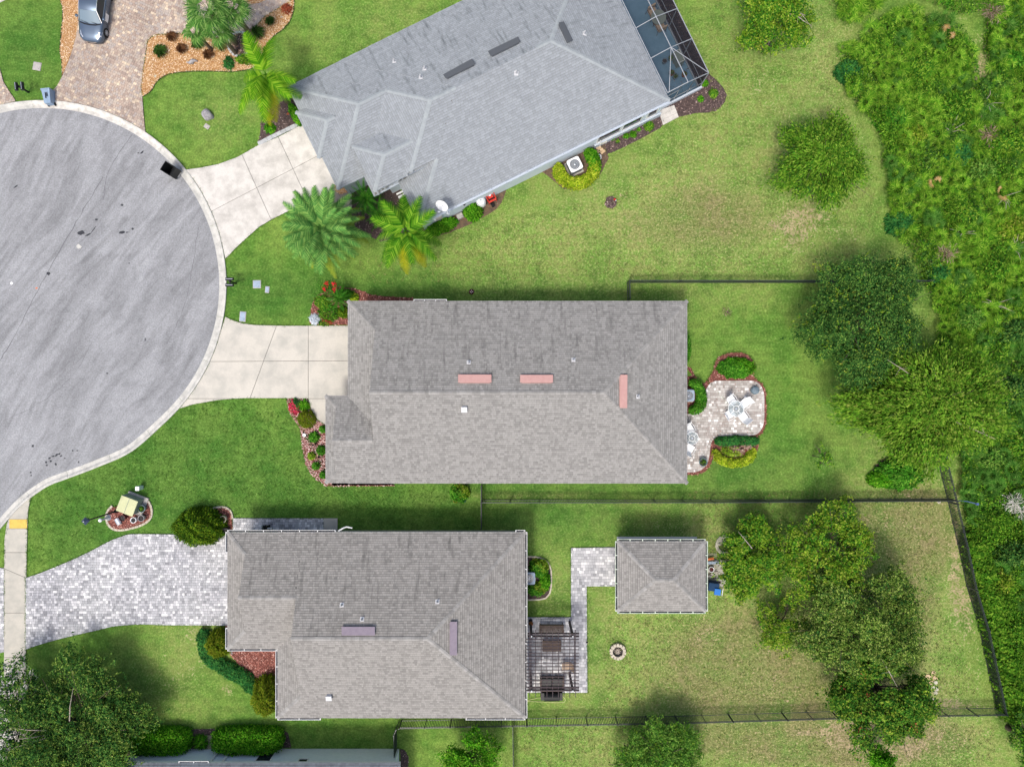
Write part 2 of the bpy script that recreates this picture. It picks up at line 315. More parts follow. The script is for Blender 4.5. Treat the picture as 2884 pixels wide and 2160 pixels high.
def lawnmat():
    m = bpy.data.materials.new('lawn_grass'); m.use_nodes = True
    n = m.node_tree.nodes; l = m.node_tree.links; b = n['Principled BSDF']; b.inputs['Roughness'].default_value = .9
    b.inputs['Specular IOR Level'].default_value = .12
    pos = n.new('ShaderNodeNewGeometry').outputs['Position']
    def ns(s_, d_, src=pos, r_=.6):
        t = n.new('ShaderNodeTexNoise'); t.inputs['Scale'].default_value = s_; t.inputs['Detail'].default_value = d_; t.inputs['Roughness'].default_value = r_
        l.new(src, t.inputs[0]); return t.outputs[0]
    def mr(src, a, bb, c, d):
        x = n.new('ShaderNodeMapRange'); l.new(src, x.inputs[0])
        for i, v in enumerate((a, bb, c, d)): x.inputs[i + 1].default_value = v
        return x.outputs[0]
    def op(o, a, bb):
        x = n.new('ShaderNodeMath'); x.operation = o
        for i, v in enumerate((a,) if o == 'SINE' else (a, bb)):
            if isinstance(v, (int, float)): x.inputs[i].default_value = v
            else: l.new(v, x.inputs[i])
        return x.outputs[0]
    def mix(f, a, bb, mode='MIX'):
        x = n.new('ShaderNodeMix'); x.data_type = 'RGBA'; x.blend_type = mode
        for i, v in ((0, f), (6, a), (7, bb)):
            if isinstance(v, (int, float)): x.inputs[i].default_value = v
            elif isinstance(v, tuple): x.inputs[i].default_value = (*v, 1)
            else: l.new(v, x.inputs[i])
        return x.outputs[2]
    at = lambda nm: (lambda a: (setattr(a, 'attribute_name', nm), a.outputs['Fac'])[1])(n.new('ShaderNodeAttribute'))
    dry, sand, lush = at('dry'), at('sand'), at('lush')
    n1 = ns(.42, 7); n2 = ns(1.9, 7); n3 = ns(7.5, 5); n4 = ns(20, 3)
    # faint mowing stripes running across the lots
    sp = n.new('ShaderNodeSeparateXYZ'); l.new(pos, sp.inputs[0])
    wv = op('SINE', op('ADD', op('MULTIPLY', sp.outputs[1], 9.5), op('MULTIPLY', n1, 9.0)), 0)
    base = mix(mr(n1, .42, .58, 0, 1), G(84, 122, 46), G(112, 142, 62))
    base = mix(lush, base, mix(mr(n1, .42, .58, 0, 1), G(64, 104, 38), G(86, 122, 50)))
    yel = mix(mr(n2, .43, .57, 0, 1), G(156, 162, 98), G(112, 140, 66))
    yel = mix(mr(dry, .78, 1.0, 0, .85), yel, mix(mr(n2, .43, .57, 0, 1), G(140, 132, 94), G(98, 108, 58)))
    f = op('MULTIPLY', dry, mr(op('ADD', op('MULTIPLY', n1, .5), op('MULTIPLY', n2, .5)), .42, .58, .25, 1.4))
    c = mix(f, base, yel)
    # straw flecks
    fl = op('MULTIPLY', mr(op('ADD', op('MULTIPLY', n3, .6), op('MULTIPLY', n4, .4)), .52, .62, 0, 1), mr(dry, 0, 1, .10, .7))
    c = mix(fl, c, G(168, 152, 118))
    # bare patches of sand
    thr = op('SUBTRACT', op('ADD', op('MULTIPLY', sand, .9), op('MULTIPLY', op('SUBTRACT', n2, .5), 2.2)), .62)
    sf = mr(op('ADD', thr, op('MULTIPLY', op('SUBTRACT', n3, .5), 2.6)), 0, .5, 0, .85)
    c = mix(sf, c, mix(mr(n3, .35, .65, 0, 1), G(178, 156, 130), G(150, 134, 108)))
    v = op('MULTIPLY', mr(n3, .3, .7, .70, 1.30), mr(n4, .25, .75, .74, 1.26))
    v = op('MULTIPLY', v, mr(n2, .38, .62, .84, 1.16))
    v = op('MULTIPLY', v, mr(n1, .38, .62, 1.07, .93))
    v = op('MULTIPLY', v, mr(wv, -1, 1, .965, 1.035))
    cc = n.new('ShaderNodeCombineColor')
    for i in range(3): l.new(v, cc.inputs[i])
    c = mix(1.0, c, cc.outputs[0], 'MULTIPLY')
    l.new(c, b.inputs['Base Color'])
    bp = n.new('ShaderNodeBump'); bp.inputs['Strength'].default_value = .7; bp.inputs['Distance'].default_value = .05
    l.new(op('ADD', n3, n4), bp.inputs['Height']); l.new(bp.outputs[0], b.inputs['Normal'])
    return m

# ------------------------------------------------------------------ object helpers
def tag(o, label=None, cat=None, group=None, kind=None):
    if label: o['label'] = label
    if cat: o['category'] = cat
    if group: o['group'] = group
    if kind: o['kind'] = kind
    return o
def thing(name, label, cat, loc=(0, 0, 0), rz=0., group=None):
    o = bpy.data.objects.new(name, None); COL.objects.link(o); o.location = loc; o.rotation_euler = (0, 0, rz)
    o.empty_display_size = .2
    return tag(o, label, cat, group)
def link(name, me, m=None, parent=None, loc=None, rot=None, kind=None):
    o = bpy.data.objects.new(name, me); COL.objects.link(o)
    if m is not None and len(me.materials) == 0: me.materials.append(m)
    if parent is not None: o.parent = parent
    if loc is not None: o.location = loc
    if rot is not None: o.rotation_euler = rot
    if kind: o['kind'] = kind
    return o
def kids(o): return [c for c in bpy.data.objects if c.parent == o]
def copy_tree(o, loc=None, rz=None, label=None):
    def rec(a, par):
        c = a.copy(); COL.objects.link(c); c.parent = par
        for k in CH.get(a.name, []): rec(k, c)
        return c
    CH = {}
    for x in bpy.data.objects:
        if x.parent: CH.setdefault(x.parent.name, []).append(x)
    r = rec(o, None)
    if loc is not None: r.location = loc
    if rz is not None: r.rotation_euler = (0, 0, rz)
    if label: r['label'] = label
    return r

def npmesh(name, V, F4=None, F3=None, uv=None, smooth=False):
    me = bpy.data.meshes.new(name)
    V = np.asarray(V, dtype=np.float32).reshape(-1, 3)
    me.vertices.add(len(V)); me.vertices.foreach_set('co', V.ravel())
    loops = []; starts = []; tot = []; k = 0
    if F4 is not None and len(F4):
        F4 = np.asarray(F4, dtype=np.int32); loops.append(F4.ravel()); starts.append(np.arange(len(F4)) * 4); k = len(F4) * 4
    if F3 is not None and len(F3):
        F3 = np.asarray(F3, dtype=np.int32); loops.append(F3.ravel()); starts.append(k + np.arange(len(F3)) * 3)
    L = np.concatenate(loops); St = np.concatenate(starts)
    me.loops.add(len(L)); me.loops.foreach_set('vertex_index', L)
    me.polygons.add(len(St)); me.polygons.foreach_set('loop_start', St.astype(np.int32))
    if uv is not None:
        u = me.uv_layers.new(name='slope'); u.data.foreach_set('uv', np.asarray(uv, dtype=np.float32).ravel())
    me.update(calc_edges=True)
    if smooth: me.polygons.foreach_set('use_smooth', np.ones(len(St), dtype=bool))
    return me

class MB:
    def __init__(s, off=(0, 0, 0)): s.v = []; s.f = []; s.off = Vector(off)
    def add(s, vs, fs):
        b = len(s.v); s.v += [tuple(Vector(q) - s.off) for q in vs]; s.f += [tuple(b + i for i in f) for f in fs]; return s
    def box(s, c, size, rz=0., mtx=None):
        x, y, z = [q / 2 for q in size]; c = Vector(c)
        vs = [Vector((i * x, j * y, k * z)) for i in (-1, 1) for j in (-1, 1) for k in (-1, 1)]
        R = mtx if mtx is not None else Matrix.Rotation(rz, 3, 'Z')
        vs = [R @ q + c for q in vs]
        return s.add(vs, [(0, 1, 3, 2), (4, 6, 7, 5), (0, 4, 5, 1), (2, 3, 7, 6), (0, 2, 6, 4), (1, 5, 7, 3)])
    def prism(s, poly, z0, z1, bevel=0.):
        n = len(poly)
        a = sum(poly[i][0] * poly[(i + 1) % n][1] - poly[(i + 1) % n][0] * poly[i][1] for i in range(n))
        if a < 0: poly = poly[::-1]
        vs = [(p[0], p[1], z0) for p in poly] + [(p[0], p[1], z1) for p in poly]
        fs = [tuple(range(n, 2 * n)), tuple(range(n - 1, -1, -1))] + [(i, (i + 1) % n, n + (i + 1) % n, n + i) for i in range(n)]
        return s.add(vs, fs)
    def bar(s, a, b, w, h=None, up=(0, 0, 1)):
        a = Vector(a); b = Vector(b); d = b - a; L = d.length
        if L < 1e-6: return s
        x = d / L; u = Vector(up)
        if abs(x.dot(u)) > .99: u = Vector((0, 1, 0))
        y = u.cross(x).normalized(); z = x.cross(y)
        R = Matrix((x, y, z)).transposed()
        return s.box((a + b) / 2, (L, w, h or w), mtx=R)
    def ring(s, rows, close=True, cap0=False, cap1=False):
        """rows: list of equal-length vertex loops"""
        n = len(rows[0]); vs = [q for r in rows for q in r]; fs = []
        for i in range(len(rows) - 1):
            for j in range(n if close else n - 1):
                k = (j + 1) % n; fs.append((i * n + j, i * n + k, (i + 1) * n + k, (i + 1) * n + j))
        if cap0: fs.append(tuple(range(n - 1, -1, -1)))
        if cap1: fs.append(tuple((len(rows) - 1) * n + j for j in range(n)))
        return s.add(vs, fs)
    def lathe(s, c, prof, n=20, cap0=True, cap1=False, tilt=None):
        c = Vector(c); rows = []
        for r, z in prof:
            row = [Vector((r * cos(2 * pi * i / n), r * sin(2 * pi * i / n), z)) for i in range(n)]
            if tilt is not None: row = [tilt @ q for q in row]
            rows.append([q + c for q in row])
        return s.ring(rows, True, cap0, cap1)
    def tube(s, pts, r, n=6, cap=True):
        pts = [Vector(q) for q in pts]; rr = r if isinstance(r, (list, tuple)) else [r] * len(pts); rows = []
        for i, q in enumerate(pts):
            d = (pts[min(i + 1, len(pts) - 1)] - pts[max(i - 1, 0)])
            d = d.normalized() if d.length > 1e-7 else Vector((0, 0, 1))
            u = Vector((0, 0, 1)) if abs(d.z) < .95 else Vector((1, 0, 0))
            a = d.cross(u).normalized(); b = d.cross(a)
            rows.append([q + (a * cos(2 * pi * k / n) + b * sin(2 * pi * k / n)) * rr[i] for k in range(n)])
        return s.ring(rows, True, cap, cap)
    def mesh(s, name, smooth=False, bevel=0.):
        me = bpy.data.meshes.new(name); me.from_pydata(s.v, [], s.f); me.update()
        if bevel:
            bm = bmesh.new(); bm.from_mesh(me); bmesh.ops.remove_doubles(bm, verts=bm.verts, dist=1e-5)
            es = [e for e in bm.edges if len(e.link_faces) == 2 and e.calc_face_angle(0) > .5]
            bmesh.ops.bevel(bm, geom=es, offset=bevel, segments=2, affect='EDGES', profile=.6); bm.normal_update(); bm.to_mesh(me); bm.free()
        if smooth: me.polygons.foreach_set('use_smooth', [True] * len(me.polygons))
        return me
    def build(s, name, m, parent=None, smooth=False, bevel=0., kind=None, label=None):
        o = link(name, s.mesh(name, smooth, bevel), m, parent, kind=kind)
        if label: o['label'] = label
        return o

def spline(pts, n=6, closed=False):
    """Catmull-Rom through 2D points"""
    out = []; N = len(pts)
    rng = range(N) if closed else range(N - 1)
    for i in rng:
        p0 = pts[(i - 1) % N] if closed or i > 0 else pts[i]; p1 = pts[i]; p2 = pts[(i + 1) % N]
        p3 = pts[(i + 2) % N] if closed or i + 2 < N else p2
        for k in range(n):
            t = k / n; t2 = t * t; t3 = t2 * t
            out.append(tuple(.5 * (2 * p1[j] + (p2[j] - p0[j]) * t + (2 * p0[j] - 5 * p1[j] + 4 * p2[j] - p3[j]) * t2 + (3 * p1[j] - p0[j] - 3 * p2[j] + p3[j]) * t3) for j in (0, 1)))
    if not closed: out.append(tuple(pts[-1]))
    return out
def W(pts, h=0.): return [P2(x, y, h) for x, y in pts]
def pip(x, y, poly):
    c = False; j = len(poly) - 1
    for i in range(len(poly)):
        xi, yi = poly[i]; xj, yj = poly[j]
        if (yi > y) != (yj > y) and x < (xj - xi) * (y - yi) / (yj - yi) + xi: c = not c
        j = i
    return c
def pipn(X, Y, poly):
    c = np.zeros(X.shape, bool); j = len(poly) - 1
    for i in range(len(poly)):
        xi, yi = poly[i]; xj, yj = poly[j]
        if yi != yj:
            c ^= ((yi > Y) != (yj > Y)) & (X < (xj - xi) * (Y - yi) / (yj - yi) + xi)
        j = i
    return c
def cliph(poly, px, py, nx, ny):
    """keep the side where (p - p0).n >= 0"""
    out = []; N = len(poly)
    if not N: return out
    ds = [(q[0] - px) * nx + (q[1] - py) * ny for q in poly]
    for i in range(N):
        a = poly[i]; b = poly[(i + 1) % N]; da = ds[i]; db = ds[(i + 1) % N]
        if da >= 0: out.append(a)
        if (da >= 0) != (db >= 0):
            t = da / (da - db); out.append((a[0] + (b[0] - a[0]) * t, a[1] + (b[1] - a[1]) * t))
    return out
def cliprect(poly, x0, x1, y0, y1):
    poly = cliph(poly, x0, 0, 1, 0)
    if poly: poly = cliph(poly, x1, 0, -1, 0)
    if poly: poly = cliph(poly, 0, y0, 0, 1)
    if poly: poly = cliph(poly, 0, y1, 0, -1)
    return poly
def area(poly):
    return .5 * sum(poly[i][0] * poly[(i + 1) % len(poly)][1] - poly[(i + 1) % len(poly)][0] * poly[i][1] for i in range(len(poly)))
def inset(poly, d):
    """rough inset of a closed polyline"""
    if area(poly) < 0: poly = poly[::-1]
    N = len(poly); out = []
    for i in range(N):
        a = Vector(poly[i - 1]); b = Vector(poly[i]); c = Vector(poly[(i + 1) % N])
        t = (c - a)
        if t.length < 1e-9: out.append(tuple(b)); continue
        t.normalize(); out.append((b.x - t.y * d, b.y + t.x * d))
    return out

def slabs(root, poly, lines, z0, z1, m, name='concrete_slab', gap=.026):
    pieces = [poly]
    for a, b in lines:
        a = Vector(a); b = Vector(b); d = (b - a).normalized(); nx, ny = -d.y, d.x; new = []
        for pc in pieces:
            for sg in (1, -1):
                q = cliph(pc, a.x + nx * sg * gap / 2, a.y + ny * sg * gap / 2, nx * sg, ny * sg)
                if len(q) > 2 and abs(area(q)) > .02: new.append(q)
        pieces = new
    for q in pieces: MB().prism(q, z0, z1).build(name, m, root)

def pave(root, poly, ang, rowh, widths, z0, z1, m, gap=.012, nind=300, name='paver', seed=1):
    """rows of pavers clipped to an outline: the widest ones single objects, the rest joined"""
    R = random.Random(seed); ca, sa = cos(ang), sin(ang)
    loc = [(x * ca + y * sa, -x * sa + y * ca) for x, y in poly]
    xs = [q[0] for q in loc]; ys = [q[1] for q in loc]
    whole = []; mb = MB(); y = min(ys)
    A = np.array(loc)
    while y < max(ys):
        x = min(xs) - R.random() * .3
        while x < max(xs):
            wd = R.choice(widths); h = rowh
            x0, x1, y0, y1 = x + gap / 2, x + wd - gap / 2, y + gap / 2, y + h - gap / 2
            x += wd
            ins = [pip(a, b, loc) for a, b in ((x0, y0), (x1, y0), (x1, y1), (x0, y1))]
            if all(ins): whole.append((x0, x1, y0, y1, wd))
            elif any(ins) or pip((x0 + x1) / 2, (y0 + y1) / 2, loc):
                q = cliprect(loc, x0, x1, y0, y1)
                if len(q) > 2 and abs(area(q)) > .0006:
                    mb.prism([(a * ca - b * sa, a * sa + b * ca) for a, b in q], z0, z1 - .002)
        y += rowh
    R.shuffle(whole); whole.sort(key=lambda q: -q[4])
    cache = {}
    for i, (x0, x1, y0, y1, wd) in enumerate(whole):
        zt = z1 + R.uniform(-.003, .004); cx, cy = (x0 + x1) / 2, (y0 + y1) / 2
        wx, wy = cx * ca - cy * sa, cx * sa + cy * ca
        if i < nind:
            k = round(wd, 3)
            if k not in cache:
                cache[k] = MB().box((0, 0, (z1 - z0) / 2), (x1 - x0, y1 - y0, z1 - z0)).mesh('paver'); cache[k].materials.append(m)
            link(name, cache[k], None, root, (wx, wy, z0 + (zt - z1)), (0, 0, ang))
        else:
            mb.add([(a * ca - b * sa, a * sa + b * ca, zz) for zz in (z0, zt) for a, b in ((x0, y0), (x1, y0), (x1, y1), (x0, y1))],
                   [(4, 5, 6, 7), (0, 1, 5, 4), (1, 2, 6, 5), (2, 3, 7, 6), (3, 0, 4, 7)])
    if mb.f: mb.build(name, m, root, kind='stuff')

def scatter_in(poly, n, seed=1, pad=0.):
    R = np.random.RandomState(seed); A = np.array(poly)
    x0, y0 = A.min(0); x1, y1 = A.max(0)
    frac = abs(area(poly)) / max(1e-6, (x1 - x0) * (y1 - y0)); k = int(n / max(frac, .05)) + 4
    X = R.uniform(x0, x1, k); Y = R.uniform(y0, y1, k); ok = pipn(X, Y, poly)
    return np.stack([X[ok], Y[ok]], 1)

def chips(name, poly, per_m2, size, z, m, parent=None, seed=1, flat=.5, kind='stuff', elong=1.):
    """loose stones or bark chips: flattened octahedra"""
    pts = scatter_in(poly, per_m2 * abs(area(poly)), seed); n = len(pts)
    if n == 0: return None
    R = np.random.RandomState(seed + 5)
    sz = R.uniform(size * .6, size * 1.3, n); an = R.uniform(0, 2 * pi, n)
    base = np.array([(1, 0, 0), (0, 1, 0), (-1, 0, 0), (0, -1, 0), (0, 0, 1), (0, 0, -.6)]) * .5
    Vv = np.repeat(base[None], n, 0) * R.uniform(.8, 1.2, (n, 6, 1))
    Vv[:, :, 0] *= (sz * elong)[:, None]; Vv[:, :, 1] *= sz[:, None] * R.uniform(.6, 1, n)[:, None]; Vv[:, :, 2] *= (sz * flat)[:, None]
    tx = R.normal(0, .25, n)[:, None]; Vv[:, :, 2] += Vv[:, :, 0] * tx
    c, s_ = np.cos(an)[:, None], np.sin(an)[:, None]
    X = Vv[:, :, 0] * c - Vv[:, :, 1] * s_; Y = Vv[:, :, 0] * s_ + Vv[:, :, 1] * c
    V = np.stack([X + pts[:, 0:1], Y + pts[:, 1:2], Vv[:, :, 2] + z + R.uniform(0, size * .4, n)[:, None]], 2)
    tri = np.array([(0, 1, 4), (1, 2, 4), (2, 3, 4), (3, 0, 4)]);
    F = (tri[None] + (np.arange(n) * 6)[:, None, None]).reshape(-1, 3)
    return link(name, npmesh(name, V, F3=F), m, parent, kind=kind)

def leaves_mesh(name, C, N, L, Wd, seed=1, T=None):
    R = np.random.RandomState(seed); n = len(C)
    N = N / (np.linalg.norm(N, axis=1, keepdims=True) + 1e-9)
    if T is None: T = R.normal(size=(n, 3))
    T = T - (T * N).sum(1, keepdims=True) * N; T /= (np.linalg.norm(T, axis=1, keepdims=True) + 1e-9)
    B = np.cross(N, T)
    l_ = (L * R.uniform(.7, 1.3, n))[:, None]; w_ = (Wd * R.uniform(.7, 1.3, n))[:, None]
    V = np.stack([C - T * l_ * .5, C + B * w_ * .5, C + T * l_ * .5, C - B * w_ * .5], 1)
    F = np.arange(n * 4).reshape(-1, 4)
    return npmesh(name, V, F4=F)
# ================================================================== THE SETTING
# ---- ground: one sheet, dense where it is seen, reaching the horizon
def build_ground():
    xs = np.concatenate([[-900, -400, -160, -80, -50], np.arange(-38, 38.01, .3), [50, 80, 160, 400, 900]])
    ys = np.concatenate([[-900, -400, -160, -80, -45], np.arange(-30, 30.01, .3), [45, 80, 160, 400, 900]])
    X, Y = np.meshgrid(xs, ys); nx, ny = len(xs), len(ys)
    R = np.random.RandomState(3)
    V = np.stack([X, Y, np.zeros_like(X)], 2).reshape(-1, 3)
    i = np.arange((ny - 1) * (nx - 1)); r = i // (nx - 1); c = i % (nx - 1); a = r * nx + c
    F = np.stack([a, a + 1, a + nx + 1, a + nx], 1)
    me = npmesh('ground', V, F4=F)
    PX = V[:, 0] * S + 1442; PY = 1080 - V[:, 1] * S
    def blobs(lst):
        f = np.zeros(len(V))
        for (x, y, rx, ry, amp) in lst:
            f += amp * np.exp(-(((PX - x) / rx) ** 2 + ((PY - y) / ry) ** 2))
        return f
    dry = blobs([(1700, 640, 420, 200, .55), (2050, 330, 330, 300, .6), (2100, 650, 300, 160, .55), (2350, 160, 120, 180, .6),
                 (1450, 700, 250, 110, .35), (1150, 100, 260, 130, .4), (2000, 1850, 480, 320, .95), (2560, 1600, 160, 330, .95),
                 (2600, 2080, 330, 110, .8), (2250, 2110, 420, 70, .55), (500, 1900, 130, 130, .5), (640, 330, 110, 90, .3),
                 (2300, 1900, 260, 180, .6), (1600, 2110, 160, 60, .3), (1350, 1990, 900, 20, .15), (2560, 1480, 180, 120, .7), (560, 1780, 80, 50, .5),
                 (1960, 1500, 120, 60, .5), (1900, 1415, 700, 6, .4), (1500, 1395, 200, 8, .5), (2600, 700, 200, 600, .2), (1560, 1640, 40, 80, .3)])
    lush = blobs([(500, 1300, 420, 230, 1.), (300, 1500, 250, 160, 1.), (80, 130, 130, 190, 1.), (720, 860, 190, 130, .8), (1200, 1400, 600, 120, .8),
                  (2050, 1320, 420, 130, .75), (1650, 1450, 260, 70, .5), (1000, 800, 500, 60, .5), (560, 330, 170, 120, .35), (1400, 820, 600, 40, .8),
                  (800, 2040, 400, 40, .5), (1540, 1620, 60, 120, .4), (2100, 1000, 260, 160, .35), (2380, 2130, 60, 60, .8), (1680, 1880, 40, 500, .3)])
    sand = blobs([(1610, 622, 16, 9, .85), (1755, 555, 14, 8, .8), (1832, 583, 12, 6, .8), (1940, 560, 14, 10, .6), (1828, 652, 16, 7, .7), (2092, 660, 12, 10, .7), (1980, 680, 16, 8, .6), (2180, 640, 20, 14, .7), (1560, 700, 20, 8, .5), (1900, 300, 30, 12, .4), (2130, 235, 55, 60, .62), (2235, 620, 80, 50, .85), (2290, 600, 60, 40, .7), (2240, 680, 40, 50, .75), (2390, 660, 60, 40, .5), (2200, 330, 60, 70, .45),
                  (2690, 1640, 26, 120, .75), (2720, 1720, 20, 70, .5), (2560, 1480, 50, 50, .5), (2490, 1470, 30, 40, .5), (2150, 1850, 90, 110, .4), (2200, 1960, 110, 60, .45), (2440, 2070, 170, 45, .9),
                  (2360, 2060, 30, 40, .8), (2500, 2120, 90, 50, .7), (2650, 1960, 60, 60, .55), (1880, 1960, 60, 40, .4), (1990, 1770, 40, 60, .6), (500, 1900, 60, 70, .45), (545, 1780, 26, 30, .8),
                  (640, 1940, 30, 24, .85), (560, 1880, 50, 30, .4), (1760, 557, 16, 10, .8), (2560, 60, 120, 26, .5), (2390, 95, 30, 30, .6), (2840, 300, 60, 160, .7), (2760, 210, 26, 90, .9),
                  (2230, 2060, 140, 12, .5), (2660, 1985, 120, 10, .8), (1150, 1405, 10, 4, .3), (2690, 1480, 12, 160, .6), (2650, 1330, 6, 50, 1.), (2570, 1398, 90, 6, .8), (1500, 1400, 140, 4, .6),
                  (1960, 1800, 60, 30, .4), (1290, 640, 60, 12, .3), (2250, 1540, 60, 60, .6), (2470, 1410, 60, 10, .3), (1870, 1480, 70, 30, .45), (2740, 1800, 40, 200, .3), (2560, 2090, 240, 60, .4),
                  (2880, 1000, 400, 2400, .25), (2860, 700, 120, 500, .5)])
    for nm, f in (('dry', dry), ('lush', lush), ('sand', sand)):
        at = me.attributes.new(nm, 'FLOAT', 'POINT'); at.data.foreach_set('value', np.clip(f, 0, 1).astype(np.float32))
    o = link('ground', me, lawnmat(), kind='structure')
    return o
build_ground()

# ---- road: the turning circle
cx, cy, RR = 120, 803, 498
edge = [(cx + RR * sin(radians(a)), cy - RR * cos(radians(a))) for a in range(-62, 137, 3)]
edge += spline([(cx + RR * sin(radians(138)), cy - RR * cos(radians(138))), (362, 1253), (268, 1296), (181, 1329), (127, 1350), (72, 1387), (36, 1419), (0, 1459), (-45, 1515), (-90, 1590), (-110, 1700), (-112, 2300)], 5)
road_poly = W(edge) + W([(-900, 2300), (-900, 500), (-420, 480)])
MB().prism(road_poly, -.05, .012).build('road', M['asphalt'], kind='structure')
road = bpy.data.objects['road']
# tar spots and patches on the road
spots = [(343, 655, 9, 5, .2), (358, 655, 4, 2, 0), (400, 430, 6, 3, .8), (390, 432, 4, 2, 0), (230, 655, 12, 8, 0), (248, 662, 10, 2.2, .5), (263, 648, 14, 1.6, .9), (272, 619, 6, 4, 0), (374, 645, 4, 4, 0), (344, 578, 5, 4, 0), (137, 771, 6, 6, 0),
         (45, 526, 9, 2, .6), (409, 956, 2, 6, 0), (364, 742, 3, 2, 0), (93, 1256, 4, 4, 0), (302, 1051, 3, 2.5, 0), (205, 1269, 3, 3, 0), (218, 1269, 3, 2, 0), (140, 1290, 5, 3, .5), (150, 1285, 5, 3, .4), (160, 1281, 6, 3, .5), (168, 1278, 4, 3, .3),
         (143, 1298, 4, 4, .5), (130, 1302, 3, 4, .4), (157, 1307, 3, 5, .4), (172, 1284, 4, 2.5, .4), (87, 1330, 3, 3, 0), (132, 1310, 3, 3, 0), (183, 1290, 3, 2, 0), (222, 1301, 2, 4, 0), (88, 1338, 2, 3, 0)]
for i, (x, y, rx, ry, a) in enumerate(spots):
    R = random.Random(i); c = P(x, y); k = 11
    pl = [(c.x + (cos(t) * rx * cos(a) - sin(t) * ry * sin(a)) / S * q, c.y + (cos(t) * rx * sin(a) + sin(t) * ry * cos(a)) / S * q) for t, q in ((2 * pi * j / k, R.uniform(.55, 1.15)) for j in range(k))]
    MB().prism(pl, .012, .0165).build('tar_spot', M['pond'], road)
# old seam and hairline cracks in the asphalt
def crack(pts, wpx, seed):
    R = random.Random(seed); q = W(spline(pts, 8)); q = [(x + R.uniform(-.04, .04), y + R.uniform(-.04, .04)) for x, y in q]; w_ = wpx / S / 2; L_ = []; R_ = []
    for i in range(len(q)):
        d = Vector(q[min(i + 1, len(q) - 1)]) - Vector(q[max(i - 1, 0)]); d.normalize(); k = w_ * R.uniform(.4, 1.3)
        L_.append((q[i][0] - d.y * k, q[i][1] + d.x * k, .0145)); R_.append((q[i][0] + d.y * k, q[i][1] - d.x * k, .0145))
    n_ = len(q); MB().add(L_ + R_, [(i, i + 1, n_ + i + 1, n_ + i) for i in range(n_ - 1)]).build('crack', mat('crack_filler', G(104, 105, 110), rough=1), road)
crack([(290, 500), (236, 590), (150, 740), (100, 830), (40, 950), (-10, 1030)], 2.0, 1)
crack([(372, 380), (330, 440), (300, 500), (292, 560)], 1.5, 2)
crack([(560, 640), (540, 760), (520, 860), (470, 970)], 1.1, 3)
crack([(20, 1180), (120, 1130), (210, 1050), (260, 960)], 1.1, 4)
for x, y, r_, mm in ((103, 812, 3.6, M['orange']), (33, 798, 4.4, M['whitep']), (222, 695, 9, M['kerb'])):
    c = P(x, y); R = random.Random(x); pl = [(c.x + r_ / S * cos(t) * R.uniform(.6, 1.1), c.y + r_ / S * sin(t) * R.uniform(.5, 1)) for t in [2 * pi * j / 7 for j in range(7)]]
    MB().prism(pl, .012, .017).build('marking_spot', mm, road)

# ---- kerb: rolled concrete kerb in cast lengths
kerb = thing('kerb', None, None); kerb['kind'] = 'structure'
def kerb_run(pts, width=.50, seg=3.05, m1=None, mw=None, lim=None):
    P_ = [Vector((x, y, 0)) for x, y in pts]
    d = [0]
    for i in range(1, len(P_)): d.append(d[-1] + (P_[i] - P_[i - 1]).length)
    def at(s_):
        for i in range(1, len(P_)):
            if s_ <= d[i] or i == len(P_) - 1:
                t = (s_ - d[i - 1]) / (d[i] - d[i - 1]); q = P_[i - 1].lerp(P_[i], t)
                t0 = (P_[min(i + 1, len(P_) - 1)] - P_[i - 2 if i > 1 else 0]).normalized()
                return q, Vector((-t0.y, t0.x, 0))
    prof = [(0, -.02), (0, .022), (.10, .012), (.20, .006), (.25, .012), (.33, .07), (.40, .105), (.47, .11), (width, .10), (width, -.02)]
    s0 = 0
    while s0 < d[-1] - .3:
        s1 = min(s0 + seg, d[-1]); mb = MB(); rows = []
        for k in range(7):
            q, nrm = at(s0 + .008 + (s1 - s0 - .016) * k / 6)
            rows.append([q + nrm * a + Vector((0, 0, z)) for a, z in prof])
        mb.ring(rows, True, True, True)
        px = rows[3][0].x * S + 1442; py = 1080 - rows[3][0].y * S
        m_ = M['kerbw'] if (px < 430 and py < 420 and px > 95) or px < 30 and py < 420 else M['kerb']
        mb.build('kerb_stone', m_, kerb)
        s0 = s1
kerb_run([tuple(q) for q in W(edge)])
OUT = [(cx + (RR + 21) * sin(radians(a)), cy - (RR + 21) * cos(radians(a))) for a in range(-62, 139, 3)]
def ko(a0, a1, n=8):   # points just outside the kerb's back
    return [(cx + (RR + 22.0) * sin(radians(a0 + (a1 - a0) * i / n)), cy - (RR + 22.0) * cos(radians(a0 + (a1 - a0) * i / n))) for i in range(1, n)]
def ang_of(x, y): return math.degrees(atan2(x - cx, -(y - cy)))

# ---- sidewalk with a yellow tactile plate
sw = W([(88, 1397), (80, 1440), (78, 1500), (75, 1630), (74, 1900), (74, 2300), (13, 2300), (13, 1800), (13, 1600), (14, 1520), (20, 1477), (27, 1452), (60, 1418)])
side = MB().prism(sw, -.02, .03).build('sidewalk', M['joint'], kind='structure')
slabs(side, sw, [(P2(0, 1462), P2(100, 1462)), (P2(0, 1488), P2(100, 1488)), (P2(0, 1555), P2(100, 1555)), (P2(13, 1600), P2(74, 1626)), (P2(0, 1725), P2(100, 1725)), (P2(0, 1850), P2(100, 1850)), (P2(0, 1975), P2(100, 1975)), (P2(0, 2100), P2(100, 2100))], .03, .055, M['walk'])
MB().box(P(51.5, 1475, .062), (50 / S, 25 / S, .014)).build('tactile_plate', M['yellow'], side)
dm = MB()
for i in range(12):
    for j in range(6): dm.lathe(P(30 + i * 3.9, 1465.5 + j * 3.9, .069), [(.022, 0), (.014, .006)], 6, False, True)
